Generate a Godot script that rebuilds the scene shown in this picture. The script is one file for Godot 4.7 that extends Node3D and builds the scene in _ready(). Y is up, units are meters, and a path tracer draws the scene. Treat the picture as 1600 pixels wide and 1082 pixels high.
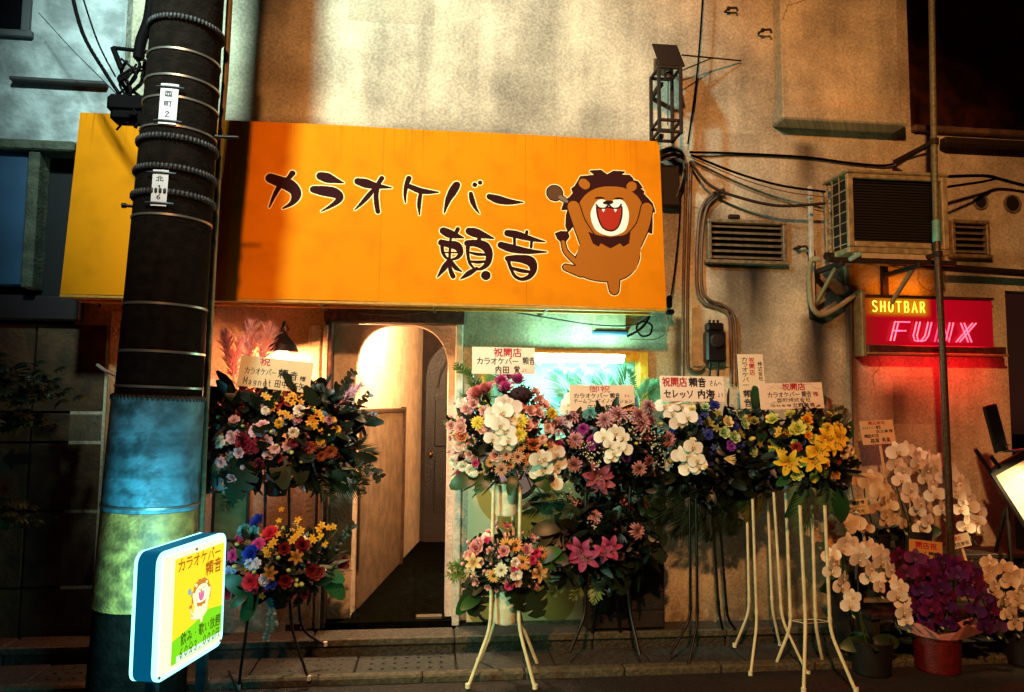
extends Node3D

# ---------------------------------------------------------------- mesh builder
class MB:
	var v = PackedVector3Array()
	var n = PackedVector3Array()
	var c = PackedColorArray()
	var t = PackedVector2Array()
	var i = PackedInt32Array()
	func put(p: Vector3, nn: Vector3, col: Color, uv := Vector2.ZERO) -> int:
		v.append(p); n.append(nn); c.append(col); t.append(uv)
		return v.size() - 1
	func face(a: int, b: int, d: int) -> void:
		var g = (v[d] - v[a]).cross(v[b] - v[a])
		if g.dot(n[a] + n[b] + n[d]) < 0.0:
			i.append(a); i.append(d); i.append(b)
		else:
			i.append(a); i.append(b); i.append(d)
	func quad(a: Vector3, b: Vector3, d: Vector3, e: Vector3, nn = null, col = Color.WHITE, u0 = Vector2(0, 1), u1 = Vector2(1, 0)) -> void:
		var m: Vector3 = nn if nn != null else (d - a).cross(b - a).normalized()
		var p = put(a, m, col, Vector2(u0.x, u0.y))
		put(b, m, col, Vector2(u1.x, u0.y)); put(d, m, col, Vector2(u1.x, u1.y)); put(e, m, col, Vector2(u0.x, u1.y))
		face(p, p + 1, p + 2); face(p, p + 2, p + 3)
	func tri(a: Vector3, b: Vector3, d: Vector3, nn: Vector3, col = Color.WHITE) -> void:
		var p = put(a, nn, col)
		put(b, nn, col); put(d, nn, col); face(p, p + 1, p + 2)
	# box with chamfered edges
	func box(at: Vector3, size: Vector3, bev = 0.0, basis = Basis.IDENTITY, col = Color.WHITE) -> void:
		var h = size * 0.5
		var e: float = minf(bev, minf(h.x, minf(h.y, h.z)) * 0.9)
		for ax in 3:
			var b1 = (ax + 1) % 3
			var b2 = (ax + 2) % 3
			for s in [-1.0, 1.0]:
				var q = []
				for k in [[-1, -1], [1, -1], [1, 1], [-1, 1]]:
					var p = Vector3.ZERO
					p[ax] = s * h[ax]; p[b1] = k[0] * (h[b1] - e); p[b2] = k[1] * (h[b2] - e)
					q.append(at + basis * p)
				var nn = Vector3.ZERO
				nn[ax] = s
				quad(q[0], q[1], q[2], q[3], (basis * nn).normalized(), col)
			if e > 0.0:
				for s1 in [-1.0, 1.0]:
					for s2 in [-1.0, 1.0]:
						var q = []
						for k in [[-1, 0], [1, 0], [1, 1], [-1, 1]]:
							var p = Vector3.ZERO
							p[ax] = k[0] * (h[ax] - e)
							p[b1] = s1 * (h[b1] - (e if k[1] else 0.0)); p[b2] = s2 * (h[b2] - (0.0 if k[1] else e))
							q.append(at + basis * p)
						var nn = Vector3.ZERO
						nn[b1] = s1; nn[b2] = s2
						quad(q[0], q[1], q[2], q[3], (basis * nn).normalized(), col)
		if e > 0.0:
			for sx in [-1.0, 1.0]:
				for sy in [-1.0, 1.0]:
					for sz in [-1.0, 1.0]:
						var s = Vector3(sx, sy, sz)
						tri(at + basis * (s * (h - Vector3(0, e, e))), at + basis * (s * (h - Vector3(e, 0, e))), at + basis * (s * (h - Vector3(e, e, 0))), (basis * s).normalized(), col)
	# tube along a path; rr is one radius or one per point
	func tube(path: Array, rr, sides = 6, col = Color.WHITE, caps = true) -> void:
		var m = path.size()
		var prev = -1
		var side = Vector3.ZERO
		for k in m:
			var d: Vector3 = (path[mini(k + 1, m - 1)] - path[maxi(k - 1, 0)]).normalized()
			if k == 0:
				side = d.cross(Vector3.UP if absf(d.y) < 0.9 else Vector3.RIGHT).normalized()
			else:
				side = (side - d * side.dot(d)).normalized()
			var up = d.cross(side)
			var r: float = rr[k] if rr is Array else rr
			var first = v.size()
			for j in sides + 1:
				var a = TAU * j / sides
				var nn = side * cos(a) + up * sin(a)
				put(path[k] + nn * r, nn, col, Vector2(float(j) / sides, float(k) / maxi(m - 1, 1)))
			if prev >= 0:
				for j in sides:
					face(prev + j, prev + j + 1, first + j + 1); face(prev + j, first + j + 1, first + j)
			prev = first
			if caps and (k == 0 or k == m - 1):
				var nd = -d if k == 0 else d
				var cc = put(path[k], nd, col)
				for j in sides + 1:
					var a = TAU * j / sides
					put(path[k] + (side * cos(a) + up * sin(a)) * r, nd, col)
				for j in sides:
					face(cc, cc + 1 + j, cc + 2 + j)
	func ball(at: Vector3, r: Vector3, rows = 6, cols = 10, col = Color.WHITE, col2 = null, basis = Basis.IDENTITY) -> void:
		var first = v.size()
		for k in rows + 1:
			var a = PI * k / rows
			for j in cols + 1:
				var b = TAU * j / cols
				var d = Vector3(sin(a) * cos(b), cos(a), sin(a) * sin(b))
				put(at + basis * (d * r), (basis * (d / r)).normalized(), col.lerp(col2, float(k) / rows) if col2 != null else col, Vector2(float(j) / cols, float(k) / rows))
		for k in rows:
			for j in cols:
				var p = first + k * (cols + 1) + j
				face(p, p + 1, p + cols + 2); face(p, p + cols + 2, p + cols + 1)
	# profile of (radius, height) turned about y
	func lathe(at: Vector3, prof: Array, sides = 20, col = Color.WHITE, a0 = 0.0, a1 = TAU) -> void:
		for k in prof.size() - 1:
			var p: Vector2 = prof[k]
			var q: Vector2 = prof[k + 1]
			var sl = Vector2(q.y - p.y, -(q.x - p.x)).normalized()
			var first = v.size()
			for j in sides + 1:
				var a: float = lerpf(a0, a1, float(j) / sides)
				var d = Vector3(cos(a), 0, sin(a))
				var nn = (d * sl.x + Vector3.UP * sl.y).normalized()
				put(at + d * p.x + Vector3.UP * p.y, nn, col, Vector2(float(j) / sides, p.y))
				put(at + d * q.x + Vector3.UP * q.y, nn, col, Vector2(float(j) / sides, q.y))
			for j in sides:
				var o = first + j * 2
				face(o, o + 1, o + 3); face(o, o + 3, o + 2)
	# flat outline in local x/y pushed to a thickness along z
	func slab(pts: PackedVector2Array, thick: float, xf: Transform3D, col = Color.WHITE) -> void:
		var ids = Geometry2D.triangulate_polygon(pts)
		for s in [0.5, -0.5]:
			var nn = (xf.basis * Vector3(0, 0, s)).normalized()
			var first = v.size()
			for p in pts:
				put(xf * Vector3(p.x, p.y, s * thick), nn, col, Vector2(p.x, -p.y))
			for k in range(0, ids.size(), 3):
				face(first + ids[k], first + ids[k + 1], first + ids[k + 2])
		var area = 0.0
		for k in pts.size():
			var p = pts[k]
			var q = pts[(k + 1) % pts.size()]
			area += p.x * q.y - q.x * p.y
		for k in pts.size():
			var p = pts[k]
			var q = pts[(k + 1) % pts.size()]
			var e = (q - p).normalized() * signf(area)
			quad(xf * Vector3(p.x, p.y, -0.5 * thick), xf * Vector3(q.x, q.y, -0.5 * thick), xf * Vector3(q.x, q.y, 0.5 * thick), xf * Vector3(p.x, p.y, 0.5 * thick), (xf.basis * Vector3(e.y, -e.x, 0)).normalized(), col)
	# a petal that starts at the middle, leaves it at an angle and curls
	func petal(xf: Transform3D, yaw: float, pitch: float, curl: float, ln: float, wid: float, e: float, cup: float, r0: float, ca: Color, cb: Color, rows = 3, ruffle = 0.0, y0 = 0.0) -> void:
		var out = Vector3(cos(yaw), 0, sin(yaw))
		var side = Vector3(-sin(yaw), 0, cos(yaw))
		var r = r0
		var y = y0
		var first = v.size()
		for k in rows + 1:
			var s = float(k) / rows
			var a = pitch + curl * s
			if k > 0:
				r += cos(a) * ln / rows; y += sin(a) * ln / rows
			var w = wid * pow(maxf(sin(PI * clampf(s * 0.86 + 0.1, 0.0, 1.0)), 0.02), e)
			var nn = out * -sin(a) + Vector3.UP * cos(a)
			var z = sin(yaw * 7.3 + k * 2.9) * ruffle
			var mid = out * r + Vector3.UP * y
			var col = ca.lerp(cb, s)
			put(xf * (mid - side * w + nn * (cup * w + z)), (xf.basis * (nn + side * cup)).normalized(), col)
			put(xf * (mid - nn * z * 0.7), (xf.basis * nn).normalized(), col)
			put(xf * (mid + side * w + nn * (cup * w + z * -0.6)), (xf.basis * (nn - side * cup)).normalized(), col)
		for k in rows:
			var o = first + k * 3
			for j in 2:
				face(o + j, o + j + 1, o + j + 4); face(o + j, o + j + 4, o + j + 3)
	func mesh(uv2 = false) -> ArrayMesh:
		var arr = []
		arr.resize(Mesh.ARRAY_MAX)
		arr[Mesh.ARRAY_VERTEX] = v; arr[Mesh.ARRAY_NORMAL] = n; arr[Mesh.ARRAY_COLOR] = c; arr[Mesh.ARRAY_TEX_UV] = t; arr[Mesh.ARRAY_INDEX] = i
		var m = ArrayMesh.new()
		m.add_surface_from_arrays(Mesh.PRIMITIVE_TRIANGLES, arr)
		return m

# ---------------------------------------------------------------- print: strokes and filled shapes on an image
class Ink:
	var w: int
	var h: int
	var px = PackedByteArray()
	func _init(ww: int, hh: int, col: Color) -> void:
		w = ww; h = hh
		var im = Image.create(w, h, false, Image.FORMAT_RGB8)
		im.fill(col)
		px = im.get_data()
	func dot(x: int, y: int, a: float, col: Color) -> void:
		var o = (y * w + x) * 3
		px[o] = int(lerpf(px[o], col.r8, a)); px[o + 1] = int(lerpf(px[o + 1], col.g8, a)); px[o + 2] = int(lerpf(px[o + 2], col.b8, a))
	func seg(a: Vector2, b: Vector2, ra: float, rb: float, col: Color) -> void:
		var m = maxf(ra, rb) + 1.0
		var d = b - a
		var l2 = maxf(d.length_squared(), 1e-6)
		for y in range(maxi(0, int(minf(a.y, b.y) - m)), mini(h, int(maxf(a.y, b.y) + m) + 2)):
			for x in range(maxi(0, int(minf(a.x, b.x) - m)), mini(w, int(maxf(a.x, b.x) + m) + 2)):
				var p = Vector2(x + 0.5, y + 0.5)
				var s = clampf((p - a).dot(d) / l2, 0.0, 1.0)
				var cov = lerpf(ra, rb, s) - p.distance_to(a + d * s) + 0.5
				if cov > 0.0:
					dot(x, y, minf(cov, 1.0), col)
	# points "x,y,r"; smooth = round the corners of the path
	func stroke(pts: Array, col: Color, grow = 0.0, smooth = true) -> void:
		if pts.size() == 1:
			seg(Vector2(pts[0].x, pts[0].y), Vector2(pts[0].x + 0.01, pts[0].y), pts[0].z + grow, pts[0].z + grow, col)
		var fine = curve(pts, 5) if smooth and pts.size() > 2 else pts
		for k in fine.size() - 1:
			seg(Vector2(fine[k].x, fine[k].y), Vector2(fine[k + 1].x, fine[k + 1].y), maxf(fine[k].z + grow, 0.4), maxf(fine[k + 1].z + grow, 0.4), col)
	static func curve(p: Array, steps: int, closed = false) -> Array:
		var out = []
		var m = p.size()
		for k in (m if closed else m - 1):
			var a: Vector3 = p[(k - 1 + m) % m] if closed else p[maxi(k - 1, 0)]
			var b: Vector3 = p[k]
			var c: Vector3 = p[(k + 1) % m]
			var d: Vector3 = p[(k + 2) % m] if closed else p[mini(k + 2, m - 1)]
			for j in steps:
				out.append(b.cubic_interpolate(c, a, d, float(j) / steps))
		if not closed:
			out.append(p[m - 1])
		return out
	func fill(pts: Array, col: Color, smooth = false) -> void:
		var q = curve(pts, 5, true) if smooth else pts
		var lo = 1e9
		var hi = -1e9
		for p in q:
			lo = minf(lo, p.y); hi = maxf(hi, p.y)
		for y in range(maxi(0, int(lo)), mini(h, int(hi) + 1)):
			var cov = PackedFloat32Array()
			cov.resize(w)
			var used0 = w
			var used1 = -1
			for sub in 3:
				var sy = y + (sub + 0.5) / 3.0
				var xs = []
				for k in q.size():
					var a: Vector3 = q[k]
					var b: Vector3 = q[(k + 1) % q.size()]
					if (a.y <= sy) != (b.y <= sy):
						xs.append(a.x + (b.x - a.x) * (sy - a.y) / (b.y - a.y))
				xs.sort()
				for k in range(0, xs.size() - 1, 2):
					var x0: float = clampf(xs[k], 0, w)
					var x1: float = clampf(xs[k + 1], 0, w)
					for x in range(int(x0), mini(w, int(x1) + 1)):
						cov[x] += maxf(0.0, minf(x1, x + 1.0) - maxf(x0, x)) / 3.0
					used0 = mini(used0, int(x0)); used1 = maxi(used1, mini(w - 1, int(x1)))
			for x in range(used0, used1 + 1):
				if cov[x] > 0.004:
					dot(x, y, minf(cov[x], 1.0), col)
	static func parse(s: String) -> Array:
		var out = []
		for st in s.split(";", false):
			var one = []
			for p in st.strip_edges().split(" ", false):
				var a = p.split_floats(",")
				one.append(Vector3(a[0], a[1], a[2] if a.size() > 2 else 0.0))
			out.append(one)
		return out
	func texture() -> ImageTexture:
		return ImageTexture.create_from_image(Image.create_from_data(w, h, false, Image.FORMAT_RGB8, px))

# strokes of the characters, in a box of 100 by 100
const GLYPH := {
	"カ": "12,35 88,35 82,75 76,90 62,82;48,8 45,45 30,75 12,92", "ラ": "22,15 80,15;12,40 88,40 80,65 60,82 35,93", "オ": "10,32 90,32;62,8 62,92 48,84;60,34 40,62 12,82",
	"ケ": "32,8 24,30 8,50;24,32 92,32;60,32 56,62 30,92", "バ": "32,30 24,60 8,85;62,28 78,55 92,85;72,8 80,20;86,4 94,16", "ー": "10,50 90,50", "セ": "8,42 88,32 84,45 68,60;36,10 36,75 45,86 88,86",
	"レ": "28,10 28,86 60,70 90,42", "ッ": "22,45 30,62;46,40 52,58;82,42 75,68 45,92", "ソ": "18,18 32,45;84,15 72,55 32,92", "フ": "14,18 86,18 78,55 56,78 30,92", "ド": "32,8 32,92;34,42 72,62;64,10 74,26;80,6 90,20",
	"イ": "82,8 52,40 12,60;54,40 54,94", "ノ": "78,10 62,52 18,90", "ベ": "6,62 34,34 48,42 94,76;62,18 70,30;78,12 86,24", "シ": "20,16 40,26;12,42 32,52;16,90 60,72 90,28", "ョ": "28,42 78,42 78,92;30,66 78,66;26,92 78,92",
	"ン": "16,20 40,36;14,88 60,70 90,28", "さ": "14,30 86,24;52,8 60,36 72,56;70,60 40,52 22,70 40,90 74,88", "ん": "50,8 12,90 38,52 54,56 58,86 72,88 90,60", "へ": "6,62 34,36 48,44 94,78",
	"よ": "54,8 54,70 40,88 20,78 30,66 54,68 86,86;54,34 82,34", "り": "30,12 26,48 34,56;68,10 70,50 58,78 40,94", "み": "22,18 54,18 34,70 16,78 12,64 34,58 90,72;78,44 74,70 58,92", "い": "18,22 22,66 32,80 42,66;72,26 86,62", "チ": "76,6 24,20;8,42 92,42;52,14 52,50 24,92", "ム": "46,10 14,84 82,78;66,52 90,92", "門": "12,8 12,94;12,8 44,8 44,38 12,38;12,23 44,23;58,8 90,8 90,94 80,90;58,8 58,38 90,38;58,23 90,23",
	"・": "46,50 54,50", "様": "6,30 44,30;26,6 26,94;26,36 6,66;28,40 42,56;56,8 62,18;86,8 78,20;50,22 94,22;52,36 92,36;46,50 96,50;72,22 72,90 62,86;54,60 60,72;48,88 66,72;94,58 76,70;74,66 94,88",
	"祝": "20,6 28,16;8,26 42,26 10,62;26,48 26,94;28,48 42,60;52,12 88,12 88,44 52,44 52,12;60,46 58,70 42,92;76,46 76,82 82,90 96,86 96,76", "開": "10,8 10,94;10,8 44,8 44,36 10,36;10,22 44,22;56,8 90,8 90,94 80,90;56,8 56,36 90,36;56,22 90,22;28,50 74,50;24,66 78,66;40,50 38,72 28,88;62,50 62,88",
	"店": "50,4 50,14;12,16 94,16;16,16 14,60 4,92;54,26 54,54;54,38 84,38;32,56 84,56 84,90 32,90 32,56", "頼": "6,18 48,18;28,4 28,94;10,30 46,30 46,52 10,52 10,30;28,54 6,82;30,54 48,72;54,10 96,10;74,10 70,22;58,24 92,24 92,74 58,74 58,24;58,40 92,40;58,57 92,57;68,76 54,92;82,76 96,92",
	"音": "50,4 50,14;18,16 82,16;36,18 40,34;64,18 60,34;6,36 94,36;26,48 76,48 76,92 26,92 26,48;26,70 76,70", "内": "16,26 16,94;16,26 84,26 84,94 72,90;50,6 50,34 28,66;50,36 72,64", "田": "14,16 86,16 86,88 14,88 14,16;50,16 50,88;14,52 86,52",
	"覚": "26,6 32,18;48,4 50,16;76,4 68,18;10,36 10,22 90,22 88,36;28,36 72,36 72,70 28,70 28,36;28,47 72,47;28,58 72,58;40,70 34,84 10,94;62,70 62,88 90,90 92,80", "御": "24,6 6,28;26,28 6,52;18,46 18,94;42,8 34,24;34,22 62,22;34,40 64,40;50,24 50,78;50,58 62,58;38,54 38,80;32,84 64,78;70,16 94,16 94,66 84,62;72,16 72,94",
	"天": "16,14 84,14;8,42 92,42;50,14 46,60 10,92;52,46 66,74 92,92", "野": "8,10 44,10 44,46 8,46 8,10;8,28 44,28;26,10 26,84;8,64 44,64;4,86 48,80;56,12 88,12 72,30;60,24 80,38;52,44 94,44 88,56;74,44 74,90 62,86", "智": "22,4 12,20;16,16 46,16;6,32 50,32;30,16 26,42 8,54;32,36 48,50;58,14 90,14 90,48 58,48 58,14;24,60 76,60 76,94 24,94 24,60;24,77 76,77",
	"之": "48,4 54,16;14,28 80,28 40,66 12,78;14,76 34,84 94,90", "海": "10,10 22,20;6,34 18,44;6,88 24,60;42,4 32,26;40,16 92,16;42,32 86,32 80,90 66,86;42,32 38,70 84,70;28,52 96,52;62,34 58,68", "中": "14,28 86,28 86,62 14,62 14,28;50,6 50,96", "拓": "8,26 40,26;26,6 26,90 14,84;6,60 42,50;48,16 96,16;68,16 46,60;58,50 90,50 90,90 58,90 58,50",
	"矢": "30,6 14,34;26,24 84,24;6,52 94,52;50,24 46,66 10,94;52,54 90,94", "株": "6,30 42,30;24,6 24,94;24,34 6,66;26,40 40,54;58,10 50,30;54,24 92,24;44,46 96,46;72,6 72,94;70,48 46,82;74,48 96,80", "式": "8,28 92,28;16,54 52,54;34,54 34,86;8,90 56,80;62,6 72,70 90,92 94,78;78,8 88,18", "会": "50,4 6,40;50,4 94,40;32,40 68,40;16,56 84,56;46,58 22,88 78,84;64,72 84,94",
	"社": "24,6 32,16;8,28 42,28 10,62;28,50 28,94;30,50 44,62;52,36 94,36;72,8 72,90;48,90 98,90", "飲": "26,4 4,30;26,4 48,26;14,32 40,32 40,58 14,58 14,32;14,45 40,45;14,58 14,92 30,84;34,68 46,88;62,6 52,34;58,24 94,24 86,42;72,30 70,60 48,94;72,54 96,94", "歌": "6,10 50,10;14,20 34,20 34,36 14,36 14,20;44,10 44,42;4,48 52,48;14,58 34,58 34,76 14,76 14,58;46,48 46,92 36,88;66,6 56,34;62,24 96,24 88,42;76,32 72,62 52,94;76,56 98,94",
	"放": "24,6 24,20;6,24 48,24;22,24 20,60 6,92;22,46 44,46 42,88 30,88;64,6 52,38;58,28 96,28;84,28 76,64 48,94;60,42 78,74 96,94", "題": "12,8 42,8 42,36 12,36 12,8;12,22 42,22;6,46 48,46;28,46 28,80;28,62 46,62;14,58 10,84 4,94;12,80 40,92 96,92;52,10 96,10;74,10 72,20;58,22 92,22 92,66 58,66 58,22;58,36 92,36;58,51 92,51;66,68 54,80;84,68 94,78",
	"分": "36,6 8,44;64,6 92,44;24,50 76,50 72,90 58,86;46,50 40,76 16,94", "円": "14,14 14,92;14,14 86,14 86,92 76,88;50,14 50,52;14,52 86,52", "原": "10,10 94,10;16,10 14,60 4,92;54,12 46,24;34,26 80,26 80,56 34,56 34,26;34,41 80,41;57,56 57,92;40,64 28,82;74,64 88,80", "秀": "76,6 24,14;8,28 92,28;50,12 50,48;46,30 12,52;54,30 90,50;22,56 70,56 64,70 88,70 82,92 70,88;42,58 34,80 10,94",
	"美": "30,4 38,14;70,4 62,14;14,18 86,18;50,18 50,50;20,34 80,34;10,50 90,50;8,66 92,66;50,52 44,76 8,94;54,68 92,94", "萩": "8,14 92,14;34,4 34,24;66,4 66,24;44,28 14,36;6,48 46,48;26,34 26,94;24,50 6,76;28,54 42,68;56,44 62,58;92,42 84,58;74,30 72,62 52,94;74,60 96,94", "西": "8,14 92,14;14,34 86,34 86,90 14,90 14,34;40,14 38,60 26,70;60,14 60,64 78,66;14,80 86,80", "町": "8,16 46,16 46,74 8,74 8,16;27,16 27,74;8,44 46,44;54,18 98,18;78,18 78,90 64,84", "北": "36,8 36,94;8,34 36,34;6,84 36,70;62,8 62,84 92,86 94,68;62,46 90,30",
	"M": "14,92 14,12 50,70 86,12 86,92", "a": "24,50 50,42 70,52 70,92;70,66 40,64 24,80 40,92 70,82", "g": "70,50 40,44 24,62 40,80 70,70;72,44 72,94 50,99 26,94", "n": "24,92 24,46;26,58 52,44 74,56 74,92", "e": "24,68 76,66 66,46 40,46 24,68 40,92 74,84", "t": "46,20 46,84 58,92 72,88;26,46 70,46",
	"0": "50,12 26,30 26,74 50,92 74,74 74,30 50,12", "6": "66,12 34,40 28,70 48,92 70,78 66,58 44,52 30,64", "3": "28,20 52,12 70,28 46,48 72,68 54,92 26,82", ",": "52,86 44,100", "1": "36,26 54,12 54,92", "2": "28,28 50,12 70,30 28,90 76,90",
	"S": "72,18 40,12 28,30 68,62 60,88 24,84", "H": "24,12 24,90;76,12 76,90;24,50 76,50", "O": "50,12 26,30 26,74 50,92 74,74 74,30 50,12", "T": "20,12 80,12;50,12 50,90", "B": "28,12 28,90 66,86 72,64 30,50;28,12 64,14 68,36 48,50", "A": "20,90 50,12 80,90;32,62 68,62", "R": "28,90 28,12 66,16 70,38 30,52 76,90",
}

# ---------------------------------------------------------------- helpers
var rng = RandomNumberGenerator.new()
var mats = {}
var cache = {}

func lin(hex: String) -> Color:
	return Color(hex).srgb_to_linear()

func thing(called: String, label: String, category: String, at = Vector3.ZERO, group = "", turn = 0.0) -> Node3D:
	var o = Node3D.new()
	o.name = called
	add_child(o, true)
	if o.name != called and not o.name.contains("_0"):
		o.name = numbered(called)
	o.position = at; o.rotation.y = turn
	tag(o, label, category, group)
	return o

var used = {}
func numbered(called: String) -> String:
	used[called] = used.get(called, 0) + 1
	return "%s_%03d" % [called, used[called]]

func tag(o: Node, label: String, category: String, group = "") -> void:
	o.set_meta("label", label)
	if category: o.set_meta("category", category)
	if group: o.set_meta("group", group)

func part(called: String, m: Variant, mat: Material, parent: Node) -> MeshInstance3D:
	var o = MeshInstance3D.new()
	o.mesh = m.mesh() if m is MB else m
	o.material_override = mat
	var nm = called
	var k = 0
	while parent.has_node(nm):
		k += 1
		nm = "%s_%03d" % [called, k]
	o.name = nm
	parent.add_child(o, true)
	return o

func solo(called: String, m: Variant, mat: Material, label: String, category: String, group = "") -> MeshInstance3D:
	var o = part(called, m, mat, self)
	tag(o, label, category, group)
	return o

func plain(col: Color, rough = 0.7, metal = 0.0) -> StandardMaterial3D:
	var m = StandardMaterial3D.new()
	m.albedo_color = col; m.roughness = rough; m.metallic = metal
	return m

func noise(freq: float, oct = 4, seed_ = 1, kind = FastNoiseLite.TYPE_SIMPLEX_SMOOTH) -> FastNoiseLite:
	var f = FastNoiseLite.new()
	f.noise_type = kind; f.frequency = freq; f.fractal_octaves = oct; f.seed = seed_
	return f

# a surface with uneven colour and fine relief, laid on by world position
func rough_mat(called: String, a: Color, b: Color, metres: float, rough: float, relief: float, metal = 0.0, freq = 0.012, seed_ = 1) -> StandardMaterial3D:
	if mats.has(called):
		return mats[called]
	var m = StandardMaterial3D.new()
	m.resource_name = called
	var band = snappedf(clampf(a.srgb_to_linear().get_luminance() / maxf(b.srgb_to_linear().get_luminance(), 0.001), 0.3, 0.8), 0.25)
	var fq: float = 0.012 if freq < 0.016 else (0.02 if freq < 0.025 else 0.035)
	var key = "tone_%.2f_%.3f_%d" % [band, fq, seed_ % 3]
	if not cache.has(key):
		var g = Gradient.new()
		g.set_color(0, Color(band, band, band).linear_to_srgb()); g.set_color(1, Color.WHITE)
		g.set_offset(0, 0.25); g.set_offset(1, 0.75)
		var t = NoiseTexture2D.new()
		t.width = 384; t.height = 384; t.seamless = true; t.noise = noise(fq, 5, 3 + seed_ % 3); t.color_ramp = g
		cache[key] = t
	m.albedo_texture = cache[key]
	m.albedo_color = b
	m.roughness = rough; m.metallic = metal
	m.uv1_triplanar = true; m.uv1_world_triplanar = true
	m.uv1_scale = Vector3.ONE / metres
	if relief > 0.0:
		if not cache.has("relief"):
			var hgt = NoiseTexture2D.new()
			hgt.width = 384; hgt.height = 384; hgt.seamless = true; hgt.noise = noise(0.06, 4, 9)
			cache["relief"] = hgt
		m.heightmap_enabled = true; m.heightmap_texture = cache["relief"]; m.heightmap_scale = relief
	mats[called] = m
	return m

func glow(col: Color, energy: float, base = Color(0.9, 0.9, 0.9)) -> StandardMaterial3D:
	var m = plain(base, 0.4)
	m.emission_enabled = true; m.emission = col; m.emission_energy_multiplier = energy
	return m

func bulb(parent: Node, at: Vector3, col: Color, energy: float, size = 0.03) -> OmniLight3D:
	var l = OmniLight3D.new()
	l.name = "lamp_light"
	l.light_color = col; l.light_energy = energy; l.light_size = size; l.omni_range = 12.0; l.omni_attenuation = 2.0; l.shadow_enabled = true
	parent.add_child(l, true)
	l.position = at
	return l

func panel_light(parent: Node, at: Vector3, look: Vector3, size: Vector2, col: Color, energy: float) -> AreaLight3D:
	var l = AreaLight3D.new()
	l.name = "panel_light"
	l.light_color = col; l.light_energy = energy; l.area_size = size; l.area_range = 12.0; l.area_attenuation = 2.0; l.shadow_enabled = true
	parent.add_child(l, true)
	l.basis = Basis.looking_at(look, Vector3.UP if absf(look.y) < 0.9 else Vector3.BACK)
	l.position = at
	return l

func smooth(pts: Array, steps = 6) -> Array:
	var out = []
	var m = pts.size()
	for k in m - 1:
		for j in steps:
			out.append(pts[k].cubic_interpolate(pts[k + 1], pts[maxi(k - 1, 0)], pts[mini(k + 2, m - 1)], float(j) / steps))
	out.append(pts[m - 1])
	return out

func cable(called: String, pts: Array, r: float, mat: Material, label: String, category = "cable", group = "") -> void:
	var m = MB.new()
	m.tube(smooth(pts), r, 6)
	solo(called, m, mat, label, category, group)

# frame that stands +y along the given direction
func facing(nrm: Vector3, spin = 0.0) -> Basis:
	var y = nrm.normalized()
	var x = y.cross(Vector3.FORWARD if absf(y.z) < 0.9 else Vector3.UP).normalized()
	return Basis(x, y, x.cross(y)).orthonormalized() * Basis(Vector3.UP, spin)

func vecs(s: String) -> Array:
	var out = []
	for p in s.split(" ", false):
		var a = p.split_floats(",")
		out.append(Vector3(a[0], a[1], a[2]))
	return out

# ---------------------------------------------------------------- lettering
func write(ink: Ink, text: String, col: Color, x0: float, x1: float, yc: float, hh: float, weight = 5.5, upright = false) -> void:
	var n = text.length()
	var step = (x1 - x0) / maxi(n, 1)
	for k in n:
		var ch = text[k]
		if not GLYPH.has(ch):
			continue
		var o = Vector2(x0 + step * k, yc - hh * 0.5)
		var sc = Vector2(step * 0.94, hh)
		if upright:
			var st = (x1 - x0) / n
			o = Vector2(yc - hh * 0.5, x0 + st * k)
			sc = Vector2(hh, st * 0.94)
		for one in Ink.parse(GLYPH[ch]):
			var q = []
			for p in one:
				q.append(Vector3(o.x + p.x * 0.01 * sc.x, o.y + p.y * 0.01 * sc.y, weight * 0.01 * minf(sc.x, sc.y)))
			for j in q.size() - 1:
				ink.seg(Vector2(q[j].x, q[j].y), Vector2(q[j + 1].x, q[j + 1].y), q[j].z * 1.15, q[j + 1].z * 0.8, col)

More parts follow.
